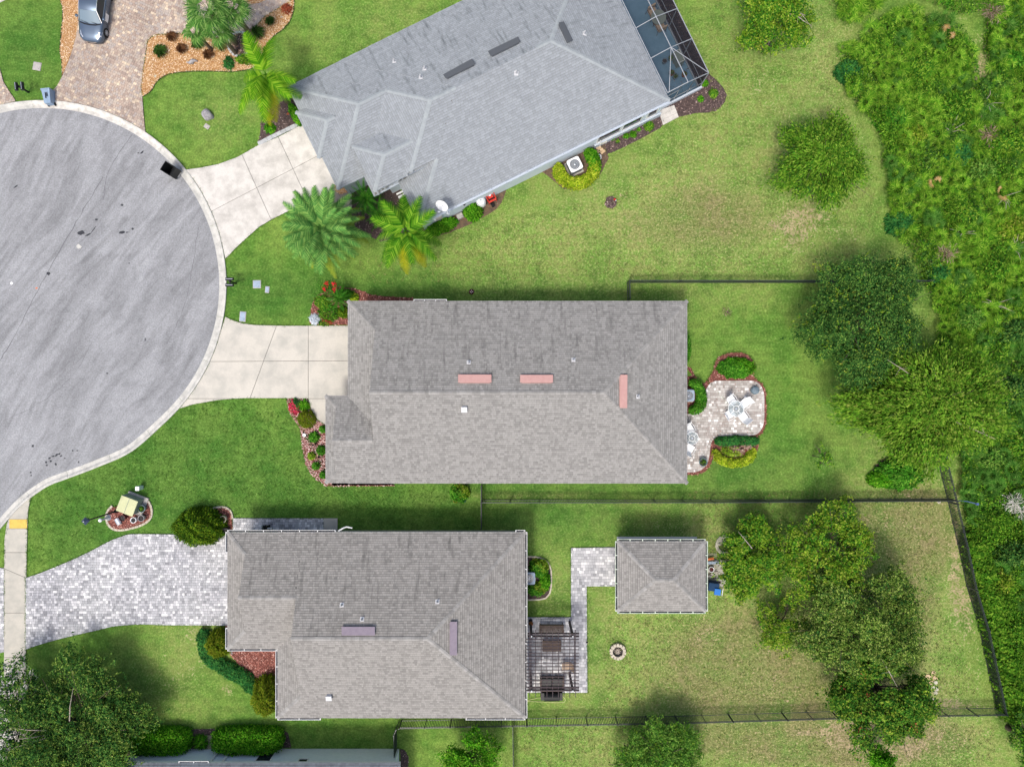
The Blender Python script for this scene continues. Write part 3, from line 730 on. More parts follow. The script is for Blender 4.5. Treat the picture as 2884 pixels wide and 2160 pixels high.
dm.build('tactile_dome', M['yellow'], side, kind='stuff')

# ---- driveways
def drive(name, poly, z=.03, m=None):
    o = MB().prism(poly, -.03, z).build(name, m or M['joint'], kind='structure'); return o
# B: pale concrete, upper house
pB = [(520, 480), (565, 474), (616, 464), (670, 444), (724, 413), (790, 385), (856, 350), (866, 345), (956, 533), (938, 540), (901, 552), (850, 578), (816, 594), (765, 619), (729, 641), (703, 664), (670, 694), (636, 729)]
pBo = W(pB + ko(ang_of(636, 729), ang_of(520, 480)))
dB = drive('driveway', pBo)
slabs(dB, pBo, [(P2(684, 440), P2(764, 619)), (P2(784, 386), P2(868, 567)), (P2(594, 598), P2(897, 440))], .03, .075, M['concB'])
# C: cream concrete, middle house
pC = [(636, 893), (652, 901), (681, 911), (717, 916), (800, 918), (1000, 918), (1000, 1118), (940, 1118), (940, 1196), (917, 1196), (895, 1180), (880, 1158), (871, 1130), (868, 1122), (800, 1121), (688, 1121), (616, 1126), (543, 1139), (507, 1150)]
pCo = W(pC + ko(ang_of(507, 1150), ang_of(636, 893)))
dC = drive('driveway', pCo)
slabs(dC, pCo, [(P2(500, 1019), P2(1000, 1016)), (P2(779, 920), P2(706, 1119)), (P2(869, 917), P2(869, 1122)), (P2(869, 1122.5), P2(1000, 1122.5))], .03, .075, M['concC'])
# A: tan pavers, top left
pA = [(232, 0), (217, 101), (205, 145), (192, 181), (177, 217), (163, 243), (148, 259), (128, 280)]
pA = pA + ko(ang_of(128, 283), ang_of(412, 382), 12) + [(411, 380), (406, 330), (402, 275), (398, 250), (402, 215), (406, 181), (411, 152), (416, 118), (426, 106), (445, 98), (507, 95), (560, 100), (620, 108), (655, 104), (688, 98), (720, 76), (747, 47), (783, 25), (816, 5), (830, -20), (830, -150), (250, -150)]
pAo = W(pA); dA = drive('driveway', pAo)
pave(dA, pAo, radians(-24), .165, [.13, .17, .17, .24], .03, .075, M['paveA'], nind=300, seed=2)
# neighbour's paved drive at far left
pN = W([(-260, 30), (0, 192), (11, 232), (29, 261), (46, 286), (40, 288)] + ko(ang_of(36, 290), -32)[0:]); dN = drive('driveway', pN)
pave(dN, pN, radians(-16), .165, [.13, .17, .24], .03, .075, M['paveA'], nind=300, seed=3)
# D: grey pavers, lower house
pD = spline([(74, 1626), (109, 1615), (181, 1586), (253, 1553), (308, 1524), (344, 1510), (377, 1503), (471, 1504), (560, 1505), (660, 1506)], 3) + [(660, 1760), (643, 1760)] + spline([(643, 1760), (471, 1759), (398, 1757), (326, 1762), (272, 1774), (181, 1795), (109, 1815), (74, 1828)], 3)
pDo = W(pD); dD = drive('driveway', pDo)
pave(dD, pDo, 0, .172, [.13, .17, .17, .26], .03, .075, M['paveD'], nind=300, seed=4)
pE = W([(13, 1600), (13, 1835), (-300, 1900), (-300, 1560)]); dE = drive('driveway', pE)
pave(dE, pE, 0, .172, [.13, .17, .26], .03, .075, M['paveD'], nind=300, seed=5)
# side path of the lower house
pF = W([(657, 1459), (912, 1459), (912, 1520), (657, 1520)]); dF = drive('path', pF)
pave(dF, pF, 0, .172, [.13, .17, .26], .03, .075, M['paveD'], nind=300, seed=6)
MB().prism(W([(913, 1459), (951, 1459), (951, 1515), (913, 1515)]), -.02, .09).build('concrete_pad', M['walk'], kind='structure')
# patio of the middle house (rounded, with a bulge)
pP = spline([(2016, 1072), (2070, 1072), (2117, 1072), (2139, 1082), (2151, 1108), (2152, 1150), (2151, 1188), (2141, 1213), (2121, 1226), (2070, 1227), (2030, 1228), (2010, 1236), (2001, 1253), (1998, 1280), (1992, 1303), (1979, 1320), (1958, 1329), (1930, 1330)], 3)
pP += [(1900, 1330), (1900, 1166)] + spline([(1936, 1166), (1962, 1160), (1979, 1142), (1984, 1118), (1988, 1096), (2000, 1078)], 3)
pPo = W(pP); dP = drive('patio', pPo, .028)
pPi = inset(pPo, .17)
pave(dP, pPi, 0, .176, [.13, .18, .18, .27], .028, .07, M['paveP'], nind=300, seed=7)
# soldier course
n = len(pPo); PP = pPo if area(pPo) > 0 else pPo[::-1]; d = 0
for i in range(n):
    a = Vector(PP[i]); b = Vector(PP[(i + 1) % n]); L = (b - a).length
    k = max(1, round(L / .15)); t = (b - a) / max(L, 1e-6); nn = Vector((-t.y, t.x)); an = atan2(t.y, t.x)
    for j in range(k):
        c = a + t * L * (j + .5) / k + nn * .085
        MB().box((0, 0, 0), (L / k - .012, .155, .042)).build('border_paver', M['paveP'], dP).matrix_local = Matrix.Translation((c.x, c.y, .049)) @ Matrix.Rotation(an, 4, 'Z')
# patio of the lower house
pG = W([(1608, 1542), (1750, 1540), (1750, 1650), (1652, 1650), (1654, 1949), (1484, 1949), (1455, 1949), (1455, 1737), (1608, 1737)]); dG = drive('patio', pG)
pave(dG, pG, 0, .19, [.15, .19, .19, .29], .03, .075, M['paveD'], nind=300, seed=8)
pH = W([(1975, 1572), (2040, 1576), (2058, 1600), (2050, 1630), (2034, 1652), (1975, 1648)]); dH = drive('patio', pH, .028)
pave(dH, pH, 0, .6, [.6], .028, .05, M['walk'], gap=.02, name='flagstone', seed=9)
# entry walk of the upper house and stepping pads
pI = W([(901, 550), (943, 529), (990, 540), (992, 580), (968, 640), (930, 640), (912, 572)]); dI = drive('path', pI)
pave(dI, pI, radians(26), .6, [.6, .9], .03, .06, M['paveW'], nind=300, name='flagstone', seed=10)
pJ = W([(1854, 313), (1898, 298), (1911, 331), (1867, 354)]); dJ = drive('concrete_pad', pJ)
pave(dJ, pJ, radians(26), .33, [.33], .03, .09, M['concB'], nind=99, name='concrete_tile', seed=11)
MB().prism(W([(576, 2069), (598, 2069), (600, 2112), (576, 2112)]), -.02, .06).build('path', mat('tan_concrete', G(150, 144, 118), G(138, 134, 112), rough=.9), kind='structure')
pM = W([(-300, -50), (18, -50), (18, 0), (0, 9), (-300, 80)]); MB().prism(pM, -.02, .03).build('path', M['walk'], kind='structure')

# ---- planting beds
def bed(name, poly, m, chip=None, dens=60, size=.07, flat=.35, elong=1., z=.035, seed=1, cname='mulch_chip'):
    """poly in world metres; a low mound with loose chips"""
    if area(poly) < 0: poly = poly[::-1]
    i1 = inset(poly, .06)
    mb = MB(); n = len(poly)
    mb.add([(x, y, -.02) for x, y in poly] + [(x, y, z) for x, y in i1], [(i, (i + 1) % n, n + (i + 1) % n, n + i) for i in range(n)] + [tuple(range(n, 2 * n))])
    o = mb.build(name, m, kind='structure')
    if chip: chips(cname, poly, dens, size, z + .004, chip, o, seed, flat, 'stuff', elong)
    return o
bedRight = W(spline([(401, 271), (398, 250), (402, 215), (406, 181), (411, 152), (416, 118), (426, 106), (445, 98)], 3) + [(507, 95), (560, 100), (620, 108), (655, 104), (688, 98)] + [(720, 76), (747, 47), (783, 25), (816, 5)] +
             spline([(829, -10), (827, 29), (816, 62), (794, 87), (772, 102), (757, 125), (745, 155), (720, 188), (681, 201), (630, 203), (579, 202), (507, 205), (467, 214), (442, 232), (427, 257), (404, 273)], 3))
bed('gravel_bed', bedRight, M['gravelo'], M['stoneo'], 420, .06, .6, 1.2, .05, 2, 'gravel_stone')
bedLeft = W([(168, -40), (170, 0)] + spline([(177, 22), (177, 54), (172, 109), (170, 145), (175, 181), (176, 215)], 3) + [(192, 181), (205, 145), (217, 101), (232, 0), (234, -40)])
bed('gravel_bed', bedLeft, M['gravelo'], M['stoneo'], 420, .06, .6, 1.2, .05, 3, 'gravel_stone')
bed('gravel_bed', W(spline([(690, -22), (686, 4), (700, 14), (728, 13), (748, 4), (752, -12), (740, -30), (700, -34)], 3, True)), M['gravelo'], M['stoneo'], 420, .06, .6, 1.2, .09, 4, 'gravel_stone')
bed('gravel_bed', W(spline([(941, 527), (945, 540), (958, 548), (972, 547), (983, 538), (984, 527), (978, 518), (955, 518)], 3, True)), M['gravelo'], M['stoneo'], 420, .06, .6, 1.2, .075, 5, 'gravel_stone')
def edging(pts, label, r=.022, z=.05):
    w_ = [(x, y, z) for x, y in W(spline(pts, 4))]
    o = MB().tube(w_, r, 6).build('lawn_edging', M['edging']); tag(o, label, 'edging')
edging([(829, -10), (827, 29), (816, 62), (794, 87), (772, 102), (757, 125), (745, 155), (720, 188), (681, 201), (630, 203), (579, 202), (507, 205), (467, 214), (442, 232), (427, 257), (404, 273)], 'long curved black edging strip between the orange gravel bed and the lawn')
edging([(168, -30), (170, 0), (177, 22), (177, 54), (172, 109), (170, 145), (175, 181), (176, 215)], 'short black edging strip by the narrow orange gravel left of the parked car')
# island of mulch in the orange gravel, ringed with stones
isl = [(677 + 31 * cos(t) , 127 + 31 * sin(t)) for t in np.linspace(0, 2 * pi, 22)[:-1]]
bed('mulch_bed', W(isl), M['mulchd'], M['chipd'], 150, .07, .3, 1.5, .08, 6)
def ring_stones(label, c, r, n, m, size, z=.05, name='stone_ring', a0=0, a1=2 * pi, cat='stone edging', h=.09, group=None):
    root = thing(name, label, cat, P(c[0], c[1]), 0, group)
    R = random.Random(n)
    for i in range(n):
        t = a0 + (a1 - a0) * (i + .5) / n
        mb = MB().box((0, 0, 0), (size[0] * R.uniform(.85, 1.1), size[1] * R.uniform(.85, 1.1), h * R.uniform(.85, 1.1)))
        o = mb.build('stone', m, root, bevel=.012); o.location = (r * cos(t), r * sin(t), z); o.rotation_euler = (R.uniform(-.06, .06), R.uniform(-.06, .06), t + R.uniform(-.1, .1))
    return root
ring_stones('ring of pale stones round the dark mulch island in the orange gravel', (677, 127), .80, 22, M['blockg'], (.14, .2), .09)
# dark mulch behind the pool cage and along the upper house
bed('mulch_bed', W([(1700, 384), (1702, 400), (1708, 436)] + [(1730, 428), (1748, 420), (1795, 397), (1830, 378), (1860, 362), (1867, 353), (1911, 331), (1935, 326), (1961, 320), (1994, 319), (2012, 314), (2026, 308), (2041, 290), (2048, 268), (2037, 246), (2022, 230), (2008, 217), (2000, 210), (1962, 140), (1925, 62), (1880, -30), (1820, -30), (1900, 200)]), M['mulchd'], M['chipd'], 110, .08, .3, 1.6, .04, 7)
bed('mulch_bed', W(spline([(1520, 476), (1540, 495), (1563, 514), (1590, 534), (1640, 530), (1680, 505), (1697, 482), (1706, 462), (1716, 444), (1706, 425), (1702, 392), (1640, 410), (1560, 450)], 2, True)), M['dirt'], M['chipd'], 50, .07, .3, 1.5, .03, 8)
bed('mulch_bed', W(spline([(1180, 650), (1243, 663), (1287, 648), (1323, 634), (1363, 612), (1399, 590), (1421, 556), (1424, 525), (1380, 530), (1280, 580), (1190, 625)], 2, True)), M['dirt'], M['chipd'], 26, .06, .3, 1.5, .02, 9)
bed('mulch_bed', W([(1000, 530), (1110, 500), (1130, 540), (1185, 640), (1130, 668), (1072, 682), (1035, 664), (1000, 640), (985, 590)]), M['mulchd'], M['chipd'], 60, .08, .3, 1.6, .03, 10)
bed('mulch_bed', W(spline([(764, 306), (749, 304), (742, 318), (736, 337), (733, 360), (731, 384), (727, 404)], 2) + [(845, 350), (860, 350), (838, 290), (820, 262), (790, 290)]), M['mulchd'], M['chipd'], 120, .08, .3, 1.6, .04, 11)
# middle house beds
bed('mulch_bed', W([(872, 914), (874, 884), (877, 862), (884, 845), (896, 830), (920, 815), (953, 808), (1000, 812), (1030, 822), (1044, 830), (1100, 835), (1163, 838), (1165, 862), (1000, 866), (998, 916), (928, 916)]), M['mulchr'], M['chipr'], 160, .08, .3, 1.5, .04, 12)
bed('mulch_bed', W([(807, 1123), (868, 1123), (871, 1135), (880, 1158), (888, 1177), (916, 1197), (935, 1200), (935, 1366), (1110, 1366), (1112, 1368), (920, 1370), (903, 1358), (890, 1350), (877, 1336), (866, 1318), (859, 1300), (853, 1277), (850, 1253), (847, 1213), (836, 1192), (820, 1173), (812, 1150)]), M['mulchr'], M['chipp'], 260, .075, .4, 1.3, .04, 13, 'stone_chip')
ringo = [(1990, 1068), (1996, 1062), (2003, 1050), (2008, 1043), (2011, 1022), (2023, 1005), (2042, 995), (2063, 991), (2086, 991), (2106, 997), (2122, 1014), (2128, 1035), (2122, 1055), (2124, 1062), (2146, 1078), (2158, 1100), (2160, 1150), (2159, 1195), (2148, 1220), (2130, 1233)]
bed('mulch_bed', W(ringo + [(2136, 1245), (2136, 1262), (2124, 1290), (2096, 1310), (2062, 1317), (2028, 1308), (2008, 1290), (2006, 1300), (1998, 1316), (1985, 1330), (1962, 1338), (1930, 1338), (1930, 1060), (1950, 1058), (1936, 1040), (1932, 1030), (1945, 1035), (1966, 1070), (1984, 1080)]), M['mulchr'], M['chipr'], 130, .07, .3, 1.5, .03, 14)
# lower house beds
bed('mulch_bed', W(spline([(588, 1436), (606, 1430), (630, 1428), (646, 1434), (654, 1448), (656, 1470)], 2) + [(656, 1504), (570, 1504)]), M['mulchr'], M['chipr'], 170, .08, .3, 1.5, .05, 15)
bed('mulch_bed', W([(636, 1761), (660, 1761), (660, 1825), (800, 1825), (800, 1935), (742, 1934), (722, 1920), (700, 1898), (668, 1866), (650, 1845), (640, 1815)]), M['mulchr'], M['chipr'], 260, .085, .3, 1.4, .05, 16)
bed('mulch_bed', W(spline([(1470, 1568), (1500, 1568), (1532, 1574), (1548, 1590), (1552, 1625), (1549, 1665), (1535, 1683), (1505, 1687), (1470, 1687)], 2)), M['mulchd'], M['chipd'], 60, .08, .3, 1.5, .03, 17)
bed('mulch_bed', W([(270, 2050), (300, 2040), (385, 2042), (480, 2054), (600, 2050), (700, 2051), (790, 2050), (812, 2062), (822, 2104), (800, 2106), (560, 2106), (400, 2118), (370, 2122), (330, 2150), (270, 2150)]), M['mulchd'], M['chipd'], 80, .08, .3, 1.5, .03, 18)
bed('mulch_bed', W([(1127, 2108), (1140, 2110), (1152, 2130), (1150, 2160), (1127, 2160)]), M['mulchd'], M['chipd'], 90, .08, .3, 1.5, .03, 19)
island = spline([(311, 1430), (302, 1440), (298, 1454), (303, 1470), (312, 1484), (328, 1491), (355, 1490), (398, 1477), (424, 1459), (428, 1437), (420, 1412), (405, 1402), (385, 1400), (350, 1420), (330, 1425)], 2, True)
bed('mulch_bed', W(island), M['mulchr'], M['chipr'], 220, .08, .3, 1.5, .05, 20)
bed('mulch_bed', W([(1720 + 17 * cos(t) * (1 + .1 * sin(3 * t)), 571 + 17 * sin(t)) for t in np.linspace(0, 6.28, 18)[:-1]]), M['mulchd'], M['chipd'], 200, .1, .4, 1.6, .06, 21)
bed('mulch_bed', W([(2530 + 74 * cos(t), 1330 + 42 * sin(t)) for t in np.linspace(0, 6.28, 22)[:-1]]), M['mulchd'], M['chipd'], 60, .1, .4, 1.6, .04, 22)
bed('mulch_bed', W([(2160 + 18 * cos(t), 132 + 16 * sin(t)) for t in np.linspace(0, 6.28, 14)[:-1]]), M['mulchd'], M['chipd'], 120, .1, .4, 1.6, .06, 23)

def block_run(label, pts, m, L=.26, wd=.13, h=.1, name='stone_edging', closed=False, cat='stone edging', gap=.012, zb=0.):
    """blocks laid end to end along a pixel path"""
    w_ = W(spline(pts, 5, closed)); root = thing(name, label, cat, (w_[0][0], w_[0][1], 0))
    if closed: w_.append(w_[0])
    d = [0]
    for i in range(1, len(w_)): d.append(d[-1] + (Vector(w_[i]) - Vector(w_[i - 1])).length)
    k = max(1, round(d[-1] / L)); R = random.Random(k)
    def at(s_):
        for i in range(1, len(w_)):
            if s_ <= d[i] + 1e-6: return Vector(w_[i - 1]).lerp(Vector(w_[i]), (s_ - d[i - 1]) / max(1e-6, d[i] - d[i - 1]))
        return Vector(w_[-1])
    for j in range(k):
        a = at(d[-1] * j / k); b = at(d[-1] * (j + 1) / k); c = (a + b) / 2; t = b - a
        o = MB().box((0, 0, 0), (t.length - gap, wd * R.uniform(.92, 1.06), h)).build('block', m, root, bevel=.01)
        o.location = (c.x - w_[0][0], c.y - w_[0][1], zb + h / 2 - .01 + R.uniform(-.005, .008)); o.rotation_euler = (0, 0, atan2(t.y, t.x) + R.uniform(-.03, .03))
    return root
block_run('row of pale grey edging blocks between the white concrete drive and dark mulch bed', [(728, 407), (786, 378), (845, 350)], M['blockg'], .33, .26, .12)
block_run('ring of tan edging stones round the utility island by the lamp post', [(318, 1424), (306, 1436), (300, 1452), (303, 1470), (312, 1484), (328, 1492), (355, 1491), (398, 1479), (424, 1461), (429, 1438), (421, 1414), (412, 1404)], M['block'], .24, .14, .1)
block_run('arc of tan edging stones round the red mulch bed at the garage corner', [(586, 1436), (606, 1429), (630, 1427), (646, 1433), (654, 1446), (656, 1460)], M['block'], .3, .12, .1)
block_run('curved grey edging stones round the shrub bed by the lower house air conditioner', [(1487, 1567), (1510, 1568), (1532, 1574), (1549, 1592), (1553, 1625), (1550, 1665), (1536, 1684), (1505, 1688), (1487, 1688)], M['block'], .4, .1, .09)

# ---- tufts of turf creeping over the paving and bed edges, and coarse tufts in the lawns
def tufts(name, pts, per, L, Wd, m, seed, h=.05):
    R = np.random.RandomState(seed); n = len(pts) * per; ti = np.repeat(np.arange(len(pts)), per)
    C = np.stack([pts[ti, 0], pts[ti, 1], np.full(n, h)], 1) + R.normal(size=(n, 3)) * np.array([.035, .035, .012]); C[:, 2] = np.abs(C[:, 2]) + .015
    N = R.normal(size=(n, 3)) * .45 + np.array([0, 0, 1.]); link(name, leaves_mesh(name, C, N, L, Wd, seed), m, kind='stuff')
def outline_pts(polys, per_m, seed, spread=.05):
    R = np.random.RandomState(seed); out = []
    for pl in polys:
        pl = np.array(pl); q = np.vstack([pl, pl[:1]]); d = np.diff(q, axis=0); ln = np.linalg.norm(d, axis=1)
        for a, v, L_ in zip(pl, d, ln):
            k = R.poisson(L_ * per_m)
            if k and abs(a[0]) < 37 and abs(a[1]) < 28: out.append(a + v * R.rand(k, 1) + R.normal(size=(k, 2)) * spread)
    return np.vstack(out)
M['turf'] = leafmat('turf_tuft', [G(54, 92, 30), G(76, 114, 42), G(104, 138, 58)], trans=.2, big=.1)
M['turfdry'] = leafmat('dry_turf_tuft', [G(96, 118, 56), G(134, 142, 82), G(170, 160, 112)], trans=.2, big=.1)
ko_all = W([(cx + (RR + 22.5) * sin(radians(a)), cy - (RR + 22.5) * cos(radians(a))) for a in np.arange(-20, 139, 1.5)])
kk = [q for q in ko_all if q[0] < -12]; tufts('grass_edge', np.array([(q[0] + rnd.uniform(-.1, .1), q[1] + rnd.uniform(-.1, .1)) for q in kk for _ in range(4) if not any(pip(q[0], q[1], pp) for pp in (pAo, pBo, pCo))]), 3, .075, .02, M['turf'], 16)
tufts('grass_edge', outline_pts([pBo, pCo, pDo, sw, pG, pF, W(ringo), W(island), bedRight  , W([(807, 1123), (812, 1150), (847, 1213), (859, 1300), (903, 1358), (935, 1366)])], 26, 5, .03), 3, .075, .02, M['turf'], 6)
lawnL = W([(85, 1400), (300, 1320), (460, 1210), (560, 1130), (800, 1128), (850, 1250), (900, 1370), (1350, 1370), (1350, 1490), (660, 1450), (420, 1400), (280, 1400), (300, 1500), (80, 1610)])
lawnB = W([(2000, 0), (2350, 0), (2350, 200), (2500, 650), (2350, 760), (1760, 780), (1060, 800), (1000, 740), (1430, 620), (1700, 560), (2000, 330)])
lawnC = W([(1940, 1380), (2600, 1380), (2620, 1300), (2650, 1700), (2760, 1960), (1700, 1990), (1700, 1740), (2000, 1740)])
lawnD = W([(1470, 2040), (2800, 2040), (2800, 2160), (1470, 2160)])
tufts('grass_tuft', scatter_in(lawnL, 2200, 7), 5, .10, .02, M['turf'], 8)
tufts('grass_tuft', scatter_in(lawnB, 4200, 9), 5, .11, .02, M['turfdry'], 10)
tufts('grass_tuft', np.vstack([scatter_in(lawnC, 5000, 11), scatter_in(lawnD, 1800, 13)]), 5, .12, .022, M['turfdry'], 12)
# ================================================================== ROOFS AND HOUSES
class Fr:
    """local frame of a house: u along the ridge, v across it (downwards in the photograph)"""
    def __init__(s, ox, oy, ang=0.): s.o = Vector((ox, oy)); s.U = Vector((cos(ang), sin(ang))); s.V = Vector((sin(ang), -cos(ang))); s.ang = ang
    def w(s, u, v, z=0.): q = s.o + s.U * u + s.V * v; return Vector((q.x, q.y, z))
    def l(s, x, y): d = Vector((x, y)) - s.o; return d.dot(s.U), d.dot(s.V)
PITCH = .42
class Block:
    def __init__(s, fr, u0, u1, v0, v1, he=2.7, L='hip', R='hip', Lr=None, Rr=None, clip=None, oh=.45, oL=None, wall=True):
        s.fr = fr; s.u0, s.u1, s.v0, s.v1, s.he = u0, u1, v0, v1, he; s.L, s.R = L, R; s.half = (v1 - v0) / 2
        s.Lr = Lr or (s.half if L == 'hip' else 1.4); s.Rr = Rr or (s.half if R == 'hip' else 1.4)
        s.vm = (v0 + v1) / 2; s.hr = he + PITCH * s.half; s.clip = clip; s.oh = oh; s.wall = wall; s.oL = oL
    def z(s, u, v):
        if not (s.u0 <= u <= s.u1 and s.v0 <= v <= s.v1): return -9
        if s.clip and not s.clip(u, v): return -9
        d = min(v - s.v0, s.v1 - v)
        for typ, r, q in ((s.L, s.Lr, u - s.u0), (s.R, s.Rr, s.u1 - u)):
            if typ == 'hip': d = min(d, q * s.half / r)
            elif q < r: d = min(d, q)
        return s.he + PITCH * d
    def parts(s):
        u0, u1, v0, v1, vm, he, hr = s.u0, s.u1, s.v0, s.v1, s.vm, s.he, s.hr
        def end(u, sg, typ, r):
            if typ == 'hip': return None, [(u + sg * r, vm, hr)]
            return r, [(u + sg * r, None, he + PITCH * r), (u + sg * r, vm, hr)]
        faces = []; gab = []; lines = []
        for v, sv in ((v0, 1), (v1, -1)):
            pts = [(u0, v, he)]
            pts.append((u1, v, he))
            if s.R == 'hip': pts.append((u1 - s.Rr, vm, hr))
            else: pts += [(u1 - s.Rr, v + sv * s.Rr, he + PITCH * s.Rr), (u1 - s.Rr, vm, hr)]
            if s.L == 'hip': pts.append((u0 + s.Lr, vm, hr))
            else: pts += [(u0 + s.Lr, vm, hr), (u0 + s.Lr, v + sv * s.Lr, he + PITCH * s.Lr)]
            faces.append((pts, (1, 0) if sv == 1 else (-1, 0), (0, sv)))
        for u, sg, typ, r in ((u0, 1, s.L, s.Lr), (u1, -1, s.R, s.Rr)):
            if typ == 'hip':
                faces.append(([(u, v0, he), (u, v1, he), (u + sg * r, vm, hr)], (0, 1), (sg, 0)))
                for v in (v0, v1): lines.append(((u, v, he), (u + sg * r, vm, hr), 'hip'))
            else:
                h = he + PITCH * r
                faces.append(([(u, v0, he), (u, v1, he), (u + sg * r, v1 - r, h), (u + sg * r, v0 + r, h)], (0, 1), (sg, 0)))
                gab.append([(u + sg * r, v0 + r, h), (u + sg * r, v1 - r, h), (u + sg * r, vm, hr)])
                for v, sv in ((v0, 1), (v1, -1)): lines.append(((u, v, he), (u + sg * r, v + sv * r, h), 'hip'))
        lines.append(((u0 + s.Lr, vm, hr), (u1 - s.Rr, vm, hr), 'ridge'))
        return faces, gab, lines

def cap_mesh(drop, m):
    w_, L = .125, .30
    mb = MB(); d = w_ * drop
    # x along the line (up), lower end raised
    for sg in (1, -1):
        mb.add([(-L / 2, 0, .030), (L / 2, 0, .012), (L / 2, sg * w_, .012 - d), (-L / 2, sg * w_, .030 - d), (-L / 2, 0, .0), (-L / 2, sg * w_, -d)],
               [(0, 1, 2, 3) if sg < 0 else (3, 2, 1, 0), (0, 3, 5, 4) if sg < 0 else (4, 5, 3, 0)])
    me = mb.mesh('ridge_cap'); me.materials.append(m); return me

def shingle_mesh(blocks, seed, expo=.145, tabs=(.12, .16, .2, .26)):
    """every course and tab of the roof covering as real, slightly lifted pieces"""
    R = random.Random(seed); VV = []; FF = []; UV = []
    for b in blocks:
        fr = b.fr; faces, gab, lines = b.parts()
        others = [o for o in blocks if o is not b]
        for pts, ed, sd_ in faces:
            # plan coordinates: a along the eave, c up the slope (plan), slope factor
            a_ = Vector(ed); c_ = Vector(sd_); p0 = pts[0]
            def loc(p): d = Vector((p[0] - p0[0], p[1] - p0[1])); return (d.dot(a_), d.dot(c_))
            pl = [loc(p) for p in pts]
            run = max(q[1] for q in pl); rise = max(p[2] for p in pts) - b.he; k = rise / run; sf = sqrt(1 + k * k); st = expo / sf
            nz = 1 / sf; nc = -k / sf
            def to3(a, c, off):
                u = p0[0] + a_.x * a + c_.x * (c + nc * off); v = p0[1] + a_.y * a + c_.y * (c + nc * off)
                return fr.w(u, v, b.he + k * c + nz * off)
            y = 0; row = 0; amin = min(q[0] for q in pl); amax = max(q[0] for q in pl)
            sgn = a_.x * c_.y - a_.y * c_.x
            while y < run:
                x = amin - R.random() * .3; y1 = min(y + st, run)
                while x < amax:
                    wd = R.choice(tabs); x1 = x + wd; g = .004
                    cs = [(x + g, y), (x1 - g, y), (x1 - g, y1), (x + g, y1)]
                    xc, yc = (x + x1) / 2, (y + y1) / 2
                    x_ = x; x = x1
                    ins = [pip(q[0], q[1], pl) for q in ((cs[0][0], y + 1e-4), (cs[1][0], y + 1e-4), (cs[2][0], y1 - 1e-4), (cs[3][0], y1 - 1e-4))]
                    if not any(ins) and not pip(xc, yc, pl): continue
                    uc = p0[0] + a_.x * xc + c_.x * yc; vc = p0[1] + a_.y * xc + c_.y * yc; zc = b.he + k * yc
                    if b.clip and not b.clip(uc, vc): continue
                    hid = False
                    for o in others:
                        dz = o.z(uc, vc) - zc
                        if dz > .09:
                            hx = a_ * (wd * .75)
                            if o.z(uc + hx.x, vc + hx.y) > zc + .06 and o.z(uc - hx.x, vc - hx.y) > zc + .06 and o.z(uc - c_.x * st, vc - c_.y * st) > zc + .03: hid = True; break
                        if .003 < dz < .05 and abs(o.z(uc + .12, vc) - b.z(uc + .12, vc) - dz) < .006 and abs(o.z(uc, vc + .12) - b.z(uc, vc + .12) - dz) < .006: hid = True; break
                    if hid: continue
                    lift = R.choice((.014, .018, .026)); 
                    if all(ins):
                        q3 = [to3(cs[0][0], cs[0][1], lift), to3(cs[1][0], cs[1][1], lift), to3(cs[2][0], cs[2][1], .004), to3(cs[3][0], cs[3][1], .004), to3(cs[0][0], cs[0][1], 0), to3(cs[1][0], cs[1][1], 0)]
                        n0 = len(VV); VV += q3
                        top = (n0, n0 + 1, n0 + 2, n0 + 3); bt = (n0 + 4, n0 + 5, n0 + 1, n0)
                        uvs = [(cs[i][0] + seed, cs[i][1] * sf) for i in range(4)]
                        if sgn * 1 > 0: top = top[::-1]; bt = bt[::-1]; uvs = uvs[::-1]
                        # frame has v pointing "down": orientation is mirrored
                        top = top[::-1]; bt = bt[::-1]; uvs = uvs[::-1]
                        FF.append(top); UV += uvs; FF.append(bt); UV += [uvs[0]] * 4
                    else:
                        q = cliprect(pl, cs[0][0], cs[1][0], y, y1)
                        if len(q) < 3 or abs(area(q)) < 2e-4: continue
                        n0 = len(VV)
                        for (aa, cc) in q: VV.append(to3(aa, cc, .004 + (lift - .004) * (1 - (cc - y) / max(1e-6, y1 - y))))
                        idx = list(range(n0, n0 + len(q))); uvq = [(aa + seed, cc * sf) for aa, cc in q]
                        # orient upwards
                        A_, B_, C_ = VV[idx[0]], VV[idx[1]], VV[idx[2]]
                        ar = sum(VV[idx[i]].x * VV[idx[(i + 1) % len(idx)]].y - VV[idx[(i + 1) % len(idx)]].x * VV[idx[i]].y for i in range(len(idx)))
                        if ar < 0: idx = idx[::-1]; uvq = uvq[::-1]
                        FF.append(tuple(idx)); UV += uvq
                y = y1; row += 1
    me = bpy.data.meshes.new('shingle'); me.from_pydata([tuple(v) for v in VV], [], FF)
    # face directions of the whole tabs are fixed here
    u = me.uv_layers.new(name='slope'); u.data.foreach_set('uv', np.array(UV, dtype=np.float32).ravel()); me.update()
    return me

